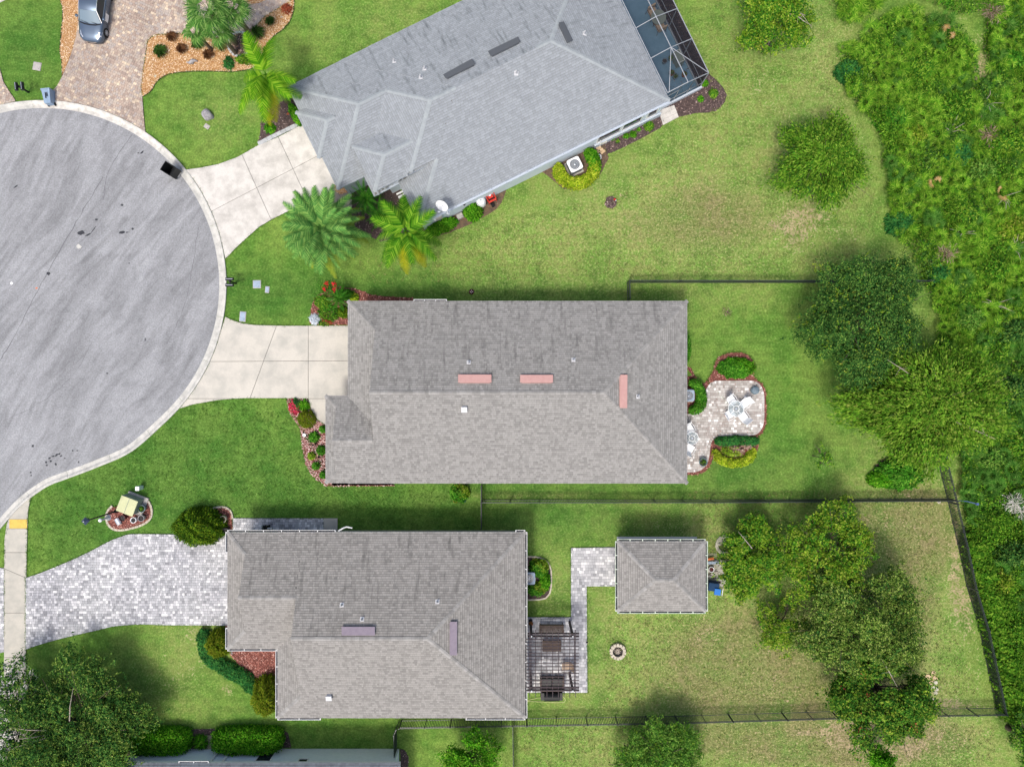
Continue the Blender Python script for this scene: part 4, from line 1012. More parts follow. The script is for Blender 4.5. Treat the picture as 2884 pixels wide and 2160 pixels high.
def house(label, blocks, shm, capm, wallm, fascm, root_uv, seed, cat='house', caps=True, fascia_h=.16, tabs=(.12, .16, .2, .26), name='house'):
    fr = blocks[0].fr; o0 = fr.w(*root_uv)
    root = thing(name, label, cat, o0)
    walls = MB(o0); fas = MB(o0)
    for i, b in enumerate(blocks):
        if b.wall:
            oL = b.oL if b.oL is not None else b.oh
            pl = [fr.w(u, v).xy for u, v in ((b.u0 + oL, b.v0 + b.oh), (b.u1 - b.oh, b.v0 + b.oh), (b.u1 - b.oh, b.v1 - b.oh), (b.u0 + oL, b.v1 - b.oh))]
            walls.prism([tuple(q) for q in pl], 0, b.he - fascia_h + .01)
        lim = b.v1 if not b.clip else b.clipv
        pl = [tuple(fr.w(u, v).xy) for u, v in ((b.u0, b.v0), (b.u1, b.v0), (b.u1, lim), (b.u0, lim))]
        fas.prism(pl, b.he - fascia_h, b.he - .004)
    walls.build('wall', wallm, root)
    fas.build('fascia', fascm, root)
    deck = MB(o0)
    for b in blocks:
        faces, gab, lines = b.parts()
        for pts, ed, sd_ in faces:
            q = [(p[0], p[1]) for p in pts]
            if b.clip: q = cliph(q, 0, b.clipv, 0, -1)
            if len(q) < 3: continue
            run = max(abs((p[0] - pts[0][0]) * sd_[0] + (p[1] - pts[0][1]) * sd_[1]) for p in pts); k = (max(p[2] for p in pts) - b.he) / run
            v3 = [fr.w(p[0], p[1], b.he + k * ((p[0] - pts[0][0]) * sd_[0] + (p[1] - pts[0][1]) * sd_[1])) for p in q]
            deck.add(v3, [tuple(range(len(v3)))])
        for g in gab:
            deck.add([fr.w(*p) for p in g], [(0, 1, 2)])
    rf = deck.build('roof', M['deck'], root)
    sh = shingle_mesh(blocks, seed, tabs=tabs)
    bm = bmesh.new(); bm.from_mesh(sh); bm.normal_update()
    for f in bm.faces:
        if f.normal.z < -.05: f.normal_flip()
    bmesh.ops.translate(bm, vec=-o0, verts=bm.verts); bm.to_mesh(sh); bm.free()
    so = link('shingle', sh, shm, rf, kind='stuff')
    if caps:
        mr_ = cap_mesh(.40, capm); mh_ = cap_mesh(.27, capm)
        for b in blocks:
            faces, gab, lines = b.parts()
            for a, c, typ in lines:
                A = fr.w(*a); B = fr.w(*c); d = B - A; L = d.length; n_ = int(L / .235)
                if n_ < 1: continue
                x = d.normalized(); z = Vector((0, 0, 1)); y = z.cross(x).normalized(); z = x.cross(y)
                Rm = Matrix((x, y, z)).transposed().to_4x4()
                for i in range(n_):
                    q = A + d * ((i + .5) / n_)
                    lu, lv = fr.l(q.x, q.y)
                    if b.clip and not b.clip(lu, lv - .05): continue
                    if any(o.z(lu, lv) > q.z - .05 for o in blocks if o is not b): continue
                    o = link('ridge_cap', mr_ if typ == 'ridge' else mh_, None, rf)
                    o.matrix_local = Matrix.Translation(q - o0 + Vector((0, 0, .012))) @ Rm
    return root, rf, o0

def roof_z(blocks, x, y):
    return max(b.z(*b.fr.l(x, y)) for b in blocks)
def on_roof(blocks, px, py):
    """world point where the view ray through a pixel meets the roof"""
    z = 3.5
    for _ in range(25):
        q = P(px, py, z); zz = roof_z(blocks, q.x, q.y)
        if zz < 0: break
        z += (zz - z) * .7
    return P(px, py, z)
def roof_basis(blocks, q):
    e = .06; zx = (roof_z(blocks, q.x + e, q.y) - roof_z(blocks, q.x - e, q.y)) / (2 * e); zy = (roof_z(blocks, q.x, q.y + e) - roof_z(blocks, q.x, q.y - e)) / (2 * e)
    return Vector((-zx, -zy, 1)).normalized()

def vent_pipe(blocks, root, o0, px, py, kind='round'):
    q = on_roof(blocks, px, py); mb = MB(o0)
    n = roof_basis(blocks, q); z = n; x = Vector((1, 0, 0)); y = z.cross(x).normalized(); x = y.cross(z); Rm = Matrix((x, y, z)).transposed()
    if kind == 'square':
        mb.box(q + Vector((0, 0, .08)), (.28, .28, .22), mtx=Rm); mb.box(q + n * .2, (.36, .36, .05), mtx=Rm); nm = 'exhaust_vent'
    else:
        mb.box(q + n * .02, (.24, .26, .02), mtx=Rm); mb.lathe(q, [(.045, 0), (.045, .34), (.03, .34), (.03, .26)], 12, False, True); mb.lathe(q, [(.09, .03), (.055, .12)], 12, False); nm = 'vent_pipe'
    mb.build(nm, M['lead'], root)
def off_ridge_vent(blocks, root, o0, pts, m, h=.16, slot=False):
    """long low box vent: pts = four corners in pixels of its top"""
    base = [on_roof(blocks, x, y) for x, y in pts]; n = sum((roof_basis(blocks, q) for q in base), Vector()).normalized()
    mb = MB(o0); lo = [q - n * .02 for q in base]; hi = [q + n * (h if i < 2 else h * .8) for i, q in enumerate(base)]
    a = sum((base[i].x * base[(i + 1) % 4].y - base[(i + 1) % 4].x * base[i].y) for i in range(4))
    if a < 0: lo = lo[::-1]; hi = hi[::-1]
    mb.add(lo + hi, [(4, 5, 6, 7), (0, 1, 5, 4), (1, 2, 6, 5), (2, 3, 7, 6), (3, 0, 4, 7)])
    o = mb.build('roof_vent', m, root)
    c = sum(hi, Vector()) / 4; mb = MB(o0)
    fl = [c + (q - c) * 1.10 for q in hi]
    mb.add([q + n * .0 for q in fl] + [q + n * .02 for q in fl], [(4, 5, 6, 7), (3, 2, 1, 0), (0, 1, 5, 4), (1, 2, 6, 5), (2, 3, 7, 6), (3, 0, 4, 7)])
    mb.build('vent_cover', m, o)
    return o

def gutter(root, o0, a, b, out, m=None, dark=None, brk=1.15, w_=.12, ends=True):
    """open trough along an eave from a to b (world, at the roof edge), out = outward unit vector"""
    m = m or M['gutter']; a = Vector(a); b = Vector(b); out = Vector((out[0], out[1], 0)).normalized(); d = (b - a).normalized(); L = (b - a).length
    def sect(t, prof): return [a + d * t + out * x + Vector((0, 0, z)) for x, z in prof]
    prof = [(.0, -.10), (w_ - .02, -.10), (w_, -.02), (w_ + .012, -.005), (w_ + .012, .012), (w_ - .014, .012), (w_ - .022, -.085), (.01, -.085)]
    mb = MB(o0); mb.ring([sect(0, prof), sect(L, prof)], True, True, True)
    g = mb.build('gutter', m, root)
    mb = MB(o0); mb.add([a + out * .012 + Vector((0, 0, -.075)), b + out * .012 + Vector((0, 0, -.075)), b + out * (w_ - .03) + Vector((0, 0, -.075)), a + out * (w_ - .03) + Vector((0, 0, -.075))], [(0, 1, 2, 3)])
    mb.build('trough', dark or M['gutin'], g)
    n_ = max(1, round(L / brk))
    for i in range(n_ + (1 if ends else 0)):
        t = min(L - .02, max(.02, L * i / n_)); q = a + d * t
        MB(o0).bar(q + Vector((0, 0, .01)), q + out * (w_ + .005) + Vector((0, 0, .01)), .05, .012).build('gutter_bracket', m, g)
    return g
def downspout(root, o0, q, m=None, z1=2.55):
    MB(o0).box((q[0], q[1], z1 / 2), (.08, .07, z1)).build('downspout', m or M['gutter'], root)

k2 = (1 - 2.7 / H) / S
# ---------------------------------------------------------------- upper house (rotated)
o1 = P(809, 245, 2.7); F1 = Fr(o1.x, o1.y, radians(26.2)); q_ = k2
def B1(u0, u1, v0, v1, **k): return Block(F1, u0 * q_, u1 * q_, v0 * q_, v1 * q_, **k)
bM = B1(162, 950, 0, 509, he=2.70, oh=.14)
bW = B1(83, 900, .4, 508.6, he=2.692, oh=.22, wall=False); bW.clipv = 384 * q_; bW.clip = lambda u, v: v < 384 * q_
bG = B1(0, 420, .8, 322, he=2.684, oh=.3)
bD = B1(-9, 260, 79, 222, he=2.86, oh=.3, wall=False)
bP = B1(93, 400, 248.5, 385.8, he=3.6, oh=.3, wall=False)
BL1 = [bM, bW, bG, bD, bP]
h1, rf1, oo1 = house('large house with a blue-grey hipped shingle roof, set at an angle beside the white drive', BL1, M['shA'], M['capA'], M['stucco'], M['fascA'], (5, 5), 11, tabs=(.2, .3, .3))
def f1(u, v, z=0): return F1.w(u * q_, v * q_, z)
# wall pieces of the entry: column, porch screen, front wall
MB(oo1).box(f1(110, 330, 1.3), (.5, .35, 2.6), F1.ang).build('porch_column', M['stucco'], h1)
MB(oo1).box(f1(150, 352, 1.75), (.9, .5, 3.5), F1.ang).build('porch_column', M['stucco'], h1)
MB(oo1).box(f1(160, 384, .95), (.9, .10, .1), F1.ang).build('porch_rail', M['white'], h1)
MB(oo1).box(f1(160, 384, .1), (.9, .16, .2), F1.ang).build('porch_sill', M['white'], h1)
dr = MB(oo1).box(f1(168, 430, 1.05), (.05, .95, 2.1), F1.ang).build('front_door', mat('dark_door', G(74, 66, 62), rough=.5), h1)
MB(oo1).box(f1(-9 + 22, 161, 1.1), (.06, 4.9, 2.2), F1.ang).build('garage_door', M['white'], h1)
for k in range(3): pass
# windows in the long side wall and under the roof of the lanai
def win(root, o0, fr, u, v, z, w_, h, side, dark=None, t=.06):
    """window in a wall facing v+ (side 1) or v- (side -1); frame with a pane"""
    c = fr.w(u, v + side * .02, z); f = MB(o0)
    for du in (-w_ / 2, w_ / 2): f.box(fr.w(u + du, v + side * .02, z), (t, .07, h + t), fr.ang)
    for dz in (-h / 2, h / 2): f.box(fr.w(u, v + side * .02, z + dz), (w_, .07, t), fr.ang)
    fo = f.build('window', M['white'], root)
    MB(o0).box(fr.w(u, v + side * .01, z), (w_, .03, h), fr.ang).build('pane', dark or M['dark'], fo)
vw = 509 * q_ - .14
for u0_, u1_ in ((16.45, 18.2), (18.3, 19.75), (20.1, 20.9)):
    win(h1, oo1, F1, (u0_ + u1_) / 2, vw, 1.5, u1_ - u0_ - .1, 1.75, 1)
MB(oo1).box(F1.w(18.8, vw + .09, .28), (4.9, .12, .56), F1.ang).build('sill_course', M['fascA'], h1)
for x, y in ((1111, 174), (1196, 195), (1185, 219), (1454, 207), (1646, 96)): vent_pipe(BL1, h1, oo1, x, y)
for pts in ([(1254, 215), (1328, 175), (1336, 187), (1261, 225)], [(1380, 150), (1457, 113), (1462, 125), (1387, 162)], [(1572, 72), (1585, 69), (1609, 116), (1596, 123)]):
    off_ridge_vent(BL1, h1, oo1, pts, M['ventdark'], .16)
# white edge strip seen along the lower eave = gutter
E = lambda u, v, z=2.68: F1.w(u * q_, v * q_, z)
ov = F1.V
gutter(h1, oo1, E(164, 509), E(948, 509), (ov.x, ov.y), M['fascA'], dark=M['fascA'], brk=2.4, w_=.15)

# pool cage at the right end of the upper house
def cage():
    root = thing('pool_cage', 'grey framed insect screen enclosure over a blue deck at the upper house', 'pool enclosure', f1(1040, 300))
    o0 = root.location
    zt = 2.45
    oc = P(1996, 206, zt); mc = P(1938, 232, 3.25); hc = P(1880, 262, 2.72)
    U = -F1.V; Ud = Vector((U.x, U.y, 0))
    def row(t): return [hc + Ud * t, mc + Ud * t, oc + Ud * t]
    ts = [0, 2.42, 4.55, 6.75, 8.95, 11.1]
    # screens: roof (flat part, outer slope) bay by bay, walls
    for i in range(len(ts) - 1):
        a = row(ts[i]); b = row(ts[i + 1])
        for j in (0, 1):
            MB(o0).add([a[j], a[j + 1], b[j + 1], b[j]], [(0, 1, 2, 3)]).build('roof_screen', M['screen'], root)
        ao, bo = a[2], b[2]
        MB(o0).add([Vector((ao.x, ao.y, .1)), ao, bo, Vector((bo.x, bo.y, .1))], [(0, 1, 2, 3)]).build('wall_screen', M['screen'], root)
    a = row(0)
    fx = [a[0] - Vector((F1.U.x, F1.U.y, 0)) * .25, a[0], a[1], a[2]]
    MB(o0).add([Vector((a[0].x, a[0].y, .3)), Vector((a[2].x, a[2].y, .3)), a[2], a[1], a[0]], [(0, 1, 2, 3, 4)]).build('wall_screen', M['screen'], root)
    def beam(p, q, w_=.045, nm='beam'): MB(o0).bar(p, q, w_, w_).build(nm, M['frame'], root)
    for j in (0, 1, 2): beam(row(0)[j], row(ts[-1])[j], .048)
    for t in ts:
        r = row(t); beam(r[0], r[1]); beam(r[1], r[2])
        if t > 0: beam(Vector((r[2].x, r[2].y, .05)), r[2], .05, 'post')
    r0, r1 = row(0), row(ts[1])
    beam(r1[1], r0[0] + (r0[1] - r0[0]) * .08, .04, 'brace'); beam(r1[1], r0[2], .04, 'brace')
    c = r0[2]; g = lambda p, z: Vector((p.x, p.y, z))
    beam(g(c, .05), c, .05, 'post')
    for f in (.33, .66):
        p = r0[0].lerp(r0[2], f); beam(g(p, .05), g(p, 2.72 + .5 * (f < .9) - (.3 if f > .6 else .1)), .035, 'post')
    beam(g(r0[0], .95), g(r0[2], .95), .035, 'rail'); beam(g(r0[0], 2.0), g(r0[0].lerp(r0[2], .33), 2.0), .035, 'rail')
    beam(g(c, .95), g(row(ts[-1])[2], .95), .035, 'rail')
    # white plinth and door frame
    p0 = g(r0[0], .2) - Vector((F1.U.x, F1.U.y, 0)) * .8; p1 = g(c, .2) + Vector((F1.U.x, F1.U.y, 0)) * .1
    MB(o0).bar(p0 + Vector((F1.V.x, F1.V.y, 0)) * .06, p1 + Vector((F1.V.x, F1.V.y, 0)) * .06, .12, .4).build('plinth', M['fascA'], root)
    MB(o0).bar(g(c, .1), g(row(ts[-1])[2], .1), .1, .2).build('plinth', M['frame'], root)
    return row
crow = cage()
r0 = crow(0); r9 = crow(11.2)
dk = [(r0[0].x - F1.U.x * 1.2, r0[0].y - F1.U.y * 1.2), (r0[2].x, r0[2].y), (r9[2].x, r9[2].y), (r9[0].x - F1.U.x * 1.2, r9[0].y - F1.U.y * 1.2)]
MB().prism(dk, -.02, .08).build('pool_deck', M['pool'], kind='structure')

# ---------------------------------------------------------------- middle house
o2 = P(980, 848, 2.7); F2 = Fr(o2.x, o2.y)
X2 = lambda px: (px - 980) * k2; Y2 = lambda py: (py - 848) * k2
b2M = Block(F2, 0, X2(1935), 0, Y2(1361), he=2.7, L='dutch', R='hip', Lr=1.85, Rr=5.55)
b2N = Block(F2, X2(917), X2(1300), Y2(1114), Y2(1361) - .02, he=2.69, L='dutch', Lr=.72)
BL2 = [b2M, b2N]
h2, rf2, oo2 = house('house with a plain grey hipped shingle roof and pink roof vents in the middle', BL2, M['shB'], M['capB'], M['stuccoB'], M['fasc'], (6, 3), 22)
for x, y in ((1320, 1021), (1615, 1014), (1796, 1117)): vent_pipe(BL2, h2, oo2, x, y)
vent_pipe(BL2, h2, oo2, 1308, 1150, 'square')
off_ridge_vent(BL2, h2, oo2, [(1295, 1059), (1380, 1059), (1380, 1079), (1295, 1079)], M['pink'])
off_ridge_vent(BL2, h2, oo2, [(1469, 1060), (1553, 1060), (1553, 1079), (1469, 1079)], M['pink'])
off_ridge_vent(BL2, h2, oo2, [(1744, 1060), (1762, 1060), (1762, 1145), (1744, 1145)], M['pink'])
MB(oo2).box(F2.w(.48, Y2(1010), 1.1), (.06, 4.8, 2.2)).build('garage_door', M['white'], h2)
for px in (1050, 1250, 1500, 1750): win(h2, oo2, F2, X2(px), Y2(1361) - .45, 1.5, 1.2, 1.3, 1)
for px in (1100, 1400, 1650): win(h2, oo2, F2, X2(px), .45, 1.5, 1.2, 1.3, -1)
gutter(h2, oo2, F2.w(X2(1165), 0, 2.7), F2.w(X2(1258), 0, 2.7), (0, 1), brk=.75, w_=.1)

# ---------------------------------------------------------------- lower house
o3 = P(641, 1498, 2.7); F3 = Fr(o3.x, o3.y)
X3 = lambda px: (px - 641) * k2; Y3 = lambda py: (py - 1498) * k2
b3M = Block(F3, X3(782), X3(1479), 0, Y3(2021), he=2.7, L='dutch', Lr=1.62)
b3G = Block(F3, 0, X3(1140), .02, Y3(1827), he=2.69, L='dutch', Lr=1.28)
BL3 = [b3M, b3G]
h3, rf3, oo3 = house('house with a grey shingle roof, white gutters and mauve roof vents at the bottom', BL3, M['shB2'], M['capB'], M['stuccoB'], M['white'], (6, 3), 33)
for x, y in ((963, 1703), (1020, 1743), (1232, 1694)): vent_pipe(BL3, h3, oo3, x, y)
vent_pipe(BL3, h3, oo3, 928, 1959, 'square')
off_ridge_vent(BL3, h3, oo3, [(968, 1766), (1053, 1766), (1053, 1788), (968, 1788)], M['purple'])
off_ridge_vent(BL3, h3, oo3, [(1266, 1752), (1284, 1752), (1284, 1838), (1266, 1838)], M['purple'])
MB(oo3).box(F3.w(.48, Y3(1640), 1.1), (.06, 4.8, 2.2)).build('garage_door', M['white'], h3)
for px in (1000, 1200, 1350): win(h3, oo3, F3, X3(px), .45, 1.5, 1.2, 1.3, -1)
q3 = lambda x, y: F3.w(X3(x), Y3(y), 2.7)
for a, b, out in (((641, 1498), (945, 1498), (0, 1)), ((1452, 1498), (1479, 1498), (0, 1)), ((1479, 1498), (1479, 2021), (1, 0)), ((641, 1498), (641, 1556), (-1, 0)), ((641, 1768), (641, 1827), (-1, 0)),
                  ((641, 1827), (782, 1827), (0, -1)), ((782, 1829), (782, 2021), (-1, 0)), ((782, 2021), (903, 2021), (0, -1)), ((1312, 2021), (1479, 2021), (0, -1))):
    gutter(h3, oo3, q3(*a), q3(*b), out)
dsp = MB(oo3).tube([F3.w(X3(952), -.05, 2.6), F3.w(X3(966), -.24, 2.62), F3.w(X3(974), -.30, 2.55), F3.w(X3(990), -.22, 2.5)], .05, 8).build('downspout', M['gutter'], h3)
# ---------------------------------------------------------------- garden pavilion
o5 = P(1739, 1524, 2.7); F5 = Fr(o5.x, o5.y)
b5 = Block(F5, 0, 248 * k2, 0, 197 * k2, he=2.7, oh=.35)
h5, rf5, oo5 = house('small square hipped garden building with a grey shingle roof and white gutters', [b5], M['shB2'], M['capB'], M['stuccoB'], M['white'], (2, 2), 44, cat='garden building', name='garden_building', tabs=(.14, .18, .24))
p5 = lambda u, v: F5.w(u * k2, v * k2, 2.7)
for a, b, out in (((0, 0), (248, 0), (0, 1)), ((0, 197), (248, 197), (0, -1)), ((0, 0), (0, 197), (-1, 0)), ((248, 0), (248, 197), (1, 0))):
    gutter(h5, oo5, p5(*a), p5(*b), out, M['gutgreen'], brk=.85, w_=.13)
MB(oo5).box(P(1850, 1517, 2.35), (5.1, .26, .06)).build('awning', M['fasc'], h5)
# ---------------------------------------------------------------- bottom edge house
o4 = P(302, 2147, 2.7); F4 = Fr(o4.x, o4.y)
b4 = Block(F4, 0, 825 * k2, 0, 10.5, he=2.7, oh=.5, oL=.55)
h4, rf4, oo4 = house('pale blue house with a dark shingle roof cut by the bottom edge', [b4], M['sh4'], M['capB'], M['stucco4'], M['white'], (6, 3), 55, caps=False)
w4 = .5
win(h4, oo4, F4, (720 - 302) * k2 + .05, w4, 1.05, .95, 1.2, -1)
win(h4, oo4, F4, (836 - 302) * k2 + .05, w4, 1.6, .6, .5, -1)
MB(oo4).box(F4.w((610 - 302) * k2, w4 - .06, 1.3), (.12, .12, 2.6)).build('corner_trim', M['white'], h4)
MB(oo4).box(F4.w((575 - 302) * k2, w4 - .06, 1.3), (.1, .12, 2.6)).build('corner_trim', M['white'], h4)
gutter(h4, oo4, F4.w((504 - 302) * k2, 0, 2.72), F4.w((588 - 302) * k2, 0, 2.72), (0, 1), brk=.9, w_=.1)
gutter(h4, oo4, F4.w(0, 0, 2.72), F4.w(0, 3, 2.72), (-1, 0), brk=2, w_=.1)
# ================================================================== FENCES
def fence(label, pts, h=1.22, panel=1.83, gap=.107, start=0., group='black picket fences'):
    w_ = [P(x, y) for x, y in pts]; root = thing('picket_fence', label, 'fence', w_[0], 0, group); o0 = w_[0]
    me_pk = MB().box((0, 0, (h - .02) / 2 + .04), (.032, .032, h - .08)).mesh('picket'); me_pk.materials.append(M['blackf'])
    me_po = MB().box((0, 0, h / 2), (.058, .058, h + .04)).lathe((0, 0, h + .02), [(.045, 0), (.03, .02)], 4, True, True).mesh('post'); me_po.materials.append(M['blackf'])
    cnt = 0; extra = MB(o0)
    for i in range(len(w_) - 1):
        a, b = w_[i], w_[i + 1]; d = b - a; L = d.length; t = d / L; an = atan2(d.y, d.x); np_ = max(1, round(L / panel)); pl = L / np_
        for z in (.10, h - .19, h - .06):
            MB(o0).bar(a + Vector((0, 0, z)), b + Vector((0, 0, z)), .034, .034).build('rail', M['blackf'], root)
        for k in range(np_ + (1 if i == len(w_) - 2 else 0)):
            link('post', me_po, None, root, a + t * pl * k - o0, (0, 0, an))
        n_ = int(L / gap)
        for k in range(n_):
            q = a + t * (L * (k + .5) / n_); cnt += 1
            if cnt <= 300: link('picket', me_pk, None, root, q - o0, (0, 0, an))
            else: extra.box((q.x, q.y, (h - .02) / 2 + .04), (.026, .026, h - .08), an)
    if extra.f: extra.build('picket', M['blackf'], root, kind='stuff')
    return root
fence('black picket fence along the north side of the middle yard, ending under the dark oak', [(1767, 846), (1766, 797), (2050, 797), (2334, 797), (2600, 797)])
fence('long black picket fence between the middle and lower yards, starting at the middle house', [(1357, 1362), (1357, 1407.5), (2000, 1407.5), (2668, 1403)])
fence('short black fence and gate from the middle fence down to the lower house wall', [(1357, 1410), (1357, 1480)])
fence('black picket fence at the wild palmetto edge beside the kidney shaped shrub', [(2628, 1240), (2636, 1282), (2668, 1412)])
fence('black picket fence along the right edge of the lower yard against the vines', [(2668, 1412), (2696, 1532), (2721, 1650), (2754, 1759), (2803, 1991)])
fence('long black picket fence along the bottom of the lower yard', [(1131, 2027), (1483, 2021), (1900, 2014), (2200, 2005), (2480, 1996), (2803, 1991)])
fence('short black fence from the lower house corner down to the pale blue house', [(1124, 2030), (1117, 2046), (1118, 2110)])
fence('black fence running down between the two bottom yards past the round tree', [(1444, 2023), (1445, 2100), (1446, 2200)])

# ================================================================== VEGETATION
def rs(seed): return np.random.RandomState(seed)
def tree(label, px, py, rx, ry, hc, hz, mats, seed, n=15000, L=.13, Wd=.07, style='broad', name='tree', lobes=14, bark='bark', bare=0, lean=(0, 0), group=None, cat='tree', gap=.0, sig=.10, tw=9, spread=(.35, .78), lr_=(.26, .44), trunk=.16):
    """px, py: crown centre in the photo; rx, ry: crown radii in photo pixels; hc: height of the crown's middle; hz: half its depth"""
    R = rs(seed); c = P(px, py, hc); sc = (1 - hc / H) / S; RX, RY = rx * sc, ry * sc
    root = thing(name, label, cat, (c.x + lean[0], c.y + lean[1], 0), 0, group); o0 = Vector((c.x + lean[0], c.y + lean[1], 0))
    D = R.normal(size=(lobes, 3)); D[:, 2] = np.abs(D[:, 2]) * 1.0 - .25; D /= np.linalg.norm(D, axis=1, keepdims=True)
    rad = R.uniform(spread[0], spread[1], lobes)[:, None]; LC = D * rad; LC[0] = (0, 0, .45)
    # even spacing round the rim
    for i in range(1, lobes // 2 + 1):
        a = 2 * pi * i / (lobes // 2) + R.uniform(-.3, .3); LC[i, 0] = cos(a) * R.uniform(.55, .74); LC[i, 1] = sin(a) * R.uniform(.55, .74); LC[i, 2] = R.uniform(-.35, .1)
    LR = R.uniform(lr_[0], lr_[1], lobes)
    nt = n // tw; li = R.choice(lobes, nt, p=LR ** 2 / (LR ** 2).sum()); dd = R.normal(size=(nt, 3)); dd[:, 2] += .35; dd /= np.linalg.norm(dd, axis=1, keepdims=True)
    TC = LC[li] + dd * (LR[li] * R.uniform(.55, 1.12, nt) ** .8)[:, None]
    hw = rad.mean()
    # ragged rim: some twigs reach out, some sectors stay thin
    az = np.arctan2(TC[:, 1], TC[:, 0]); rag = 1 + .10 * np.sin(az * 5 + seed) + .07 * np.sin(az * 11 + seed * 3) + np.where(R.rand(nt) < .07, R.uniform(.08, .26, nt), 0)
    TC[:, :2] *= rag[:, None]
    TC = TC * np.array([RX, RY, hz]); 
    OD = TC / (np.linalg.norm(TC, axis=1, keepdims=True) + 1e-6)
    ti = np.repeat(np.arange(nt), tw); C = TC[ti] + R.normal(size=(nt * tw, 3)) * sig * np.array([1, 1, .6])
    N = dd[ti] * .45 + np.array([0, 0, .75]) + R.normal(size=(nt * tw, 3)) * .45
    T = None
    if style == 'cypress':   # drooping sprays pointing outwards
        T = OD[ti] * np.array([1, 1, .2]) + np.array([0, 0, -.35]) + R.normal(size=(nt * tw, 3)) * .35
        C = TC[ti] + (OD[ti] * R.uniform(-.35, .35, (nt * tw, 1)) + R.normal(size=(nt * tw, 3)) * sig) * np.array([1, 1, .5])
    elif style == 'oak':
        tt = R.normal(size=(nt, 3)); tt[:, 2] *= .3; tt /= np.linalg.norm(tt, axis=1, keepdims=True)
        C = TC[ti] + tt[ti] * R.uniform(-.3, .3, (nt * tw, 1)) + R.normal(size=(nt * tw, 3)) * sig * .45
        T = tt[ti] + R.normal(size=(nt * tw, 3)) * .5
    off = np.array([c.x - o0.x, c.y - o0.y, c.z])
    k = len(mats); sel = R.randint(0, 1000, nt)[ti]
    cuts = np.cumsum([m[1] for m in mats]) * 1000; lo = 0
    for (mm, fr_), hi in zip(mats, cuts):
        s_ = (sel >= lo) & (sel < hi + (1 if hi >= 999 else 0)); lo = hi
        if not s_.any(): continue
        me = leaves_mesh('crown', C[s_] + off, N[s_], L, Wd, seed + 3, None if T is None else T[s_])
        link('crown', me, M[mm], root)
    # trunk and limbs
    mb = MB(); top = Vector((off[0] * .5, off[1] * .5, max(.6, hc - hz * .55)))
    mb.tube([(0, 0, -.05), (top.x * .4, top.y * .4, top.z * .5), tuple(top)], [trunk * 1.25, trunk, trunk * .75], 9)
    mb.build('trunk', M[bark], root)
    mb = MB()
    for i in range(lobes):
        e = Vector(LC[i] * np.array([RX, RY, hz]) * .95 + off); m_ = top.lerp(e, .5) + Vector((0, 0, .15))
        mb.tube([top, m_, e], [trunk * .45, trunk * .25, .02], 5)
        for k_ in range(3):
            f = e + Vector(R.normal(size=3) * np.array([RX, RY, hz]) * .22); mb.tube([m_, (m_ + f) / 2 + Vector((0, 0, .1)), f], [.035, .02, .008], 4)
    mb.build('limb', M[bark], root)
    if bare:
        mb = MB()
        for i in range(bare):
            a = R.uniform(0, 2 * pi); r_ = R.uniform(.3, .8); b0 = Vector((off[0] + cos(a) * RX * r_ * .6, off[1] + sin(a) * RY * r_ * .6, off[2] + hz * .45))
            b1 = Vector((off[0] + cos(a + .2) * RX * min(1.0, r_ + .3), off[1] + sin(a + .2) * RY * min(1.0, r_ + .3), off[2] + hz * .5))
            mb.tube([b0, (b0 + b1) / 2 + Vector((0, 0, .12)), b1], [.035, .025, .008], 5)
            for k_ in range(3):
                q = b0.lerp(b1, R.uniform(.3, .8)); mb.tube([q, q + Vector((R.normal() * .35, R.normal() * .35, .1))], [.015, .005], 4)
        mb.build('bare_branch', M['palebark'], root)
    return root

tree('bright green tree with pale bare twigs over a small mulch patch, top right', 2188, 40, 104, 104, 3.0, 2.0, [('leafmaple', .7), ('leafyel', .3)], 1, 13000, .14, .09, bare=4)
tree('round feathery green tree standing alone on the upper back lawn', 2316, 452, 124, 124, 2.8, 2.2, [('leafcyp', .8), ('leafmaple', .2)], 2, 26000, .19, .075, 'cypress', lobes=20, spread=(.3, .72))
tree('large dark green oak at the end of the upper picket fence', 2440, 895, 190, 182, 3.9, 2.5, [('leafoak', .94), ('leafyel', .06)], 3, 60000, .13, .065, 'oak', lobes=26, bare=0, spread=(.35, .85), lr_=(.2, .36), trunk=.24)
tree('broad olive green feathery tree between the dark oak and the kidney shaped shrub', 2605, 1138, 215, 160, 3.9, 2.5, [('leafcyp', .6), ('leafcypo', .4)], 4, 56000, .22, .085, 'cypress', lobes=26, bare=3, trunk=.22)
tree('thin sapling with a few bright leaves on the middle back lawn', 2318, 1290, 30, 42, 1.6, 1.0, [('leafmaple', 1)], 5, 420, .11, .07, name='young_tree', lobes=6, trunk=.03, sig=.06)
tree('bright green tree beside the garden building', 2122, 1575, 102, 118, 2.2, 1.8, [('leafmaple', .75), ('leafyel', .25)], 6, 17000, .15, .09, lobes=18, bare=1)
tree('tall yellow green tree in the middle of the lower yard tree group', 2335, 1570, 132, 168, 2.8, 2.0, [('leafyel', .5), ('leafmaple', .5)], 7, 19000, .14, .09, lobes=20, lr_=(.2, .34), bare=2)
tree('small yellow green tree on the left of the lower yard tree group', 2208, 1762, 72, 84, 1.8, 1.3, [('leafyel', .6), ('leafmaple', .4)], 8, 5200, .13, .08, name='small_tree', lobes=10)
tree('large grey green tree at the centre of the lower yard tree group', 2440, 1765, 186, 178, 3.6, 2.4, [('leafgrey', .85), ('leafoak', .15)], 9, 44000, .14, .08, 'oak', lobes=24, bare=1, lr_=(.2, .34))
tree('deep green tree with some red and yellow leaves beside the flagstones and bottom fence', 2490, 1955, 160, 152, 3.2, 2.2, [('leafautumn', .94), ('leafyel', .05), ('grassred', .01)], 10, 32000, .15, .1, lobes=24, lr_=(.18, .32), spread=(.4, .9))
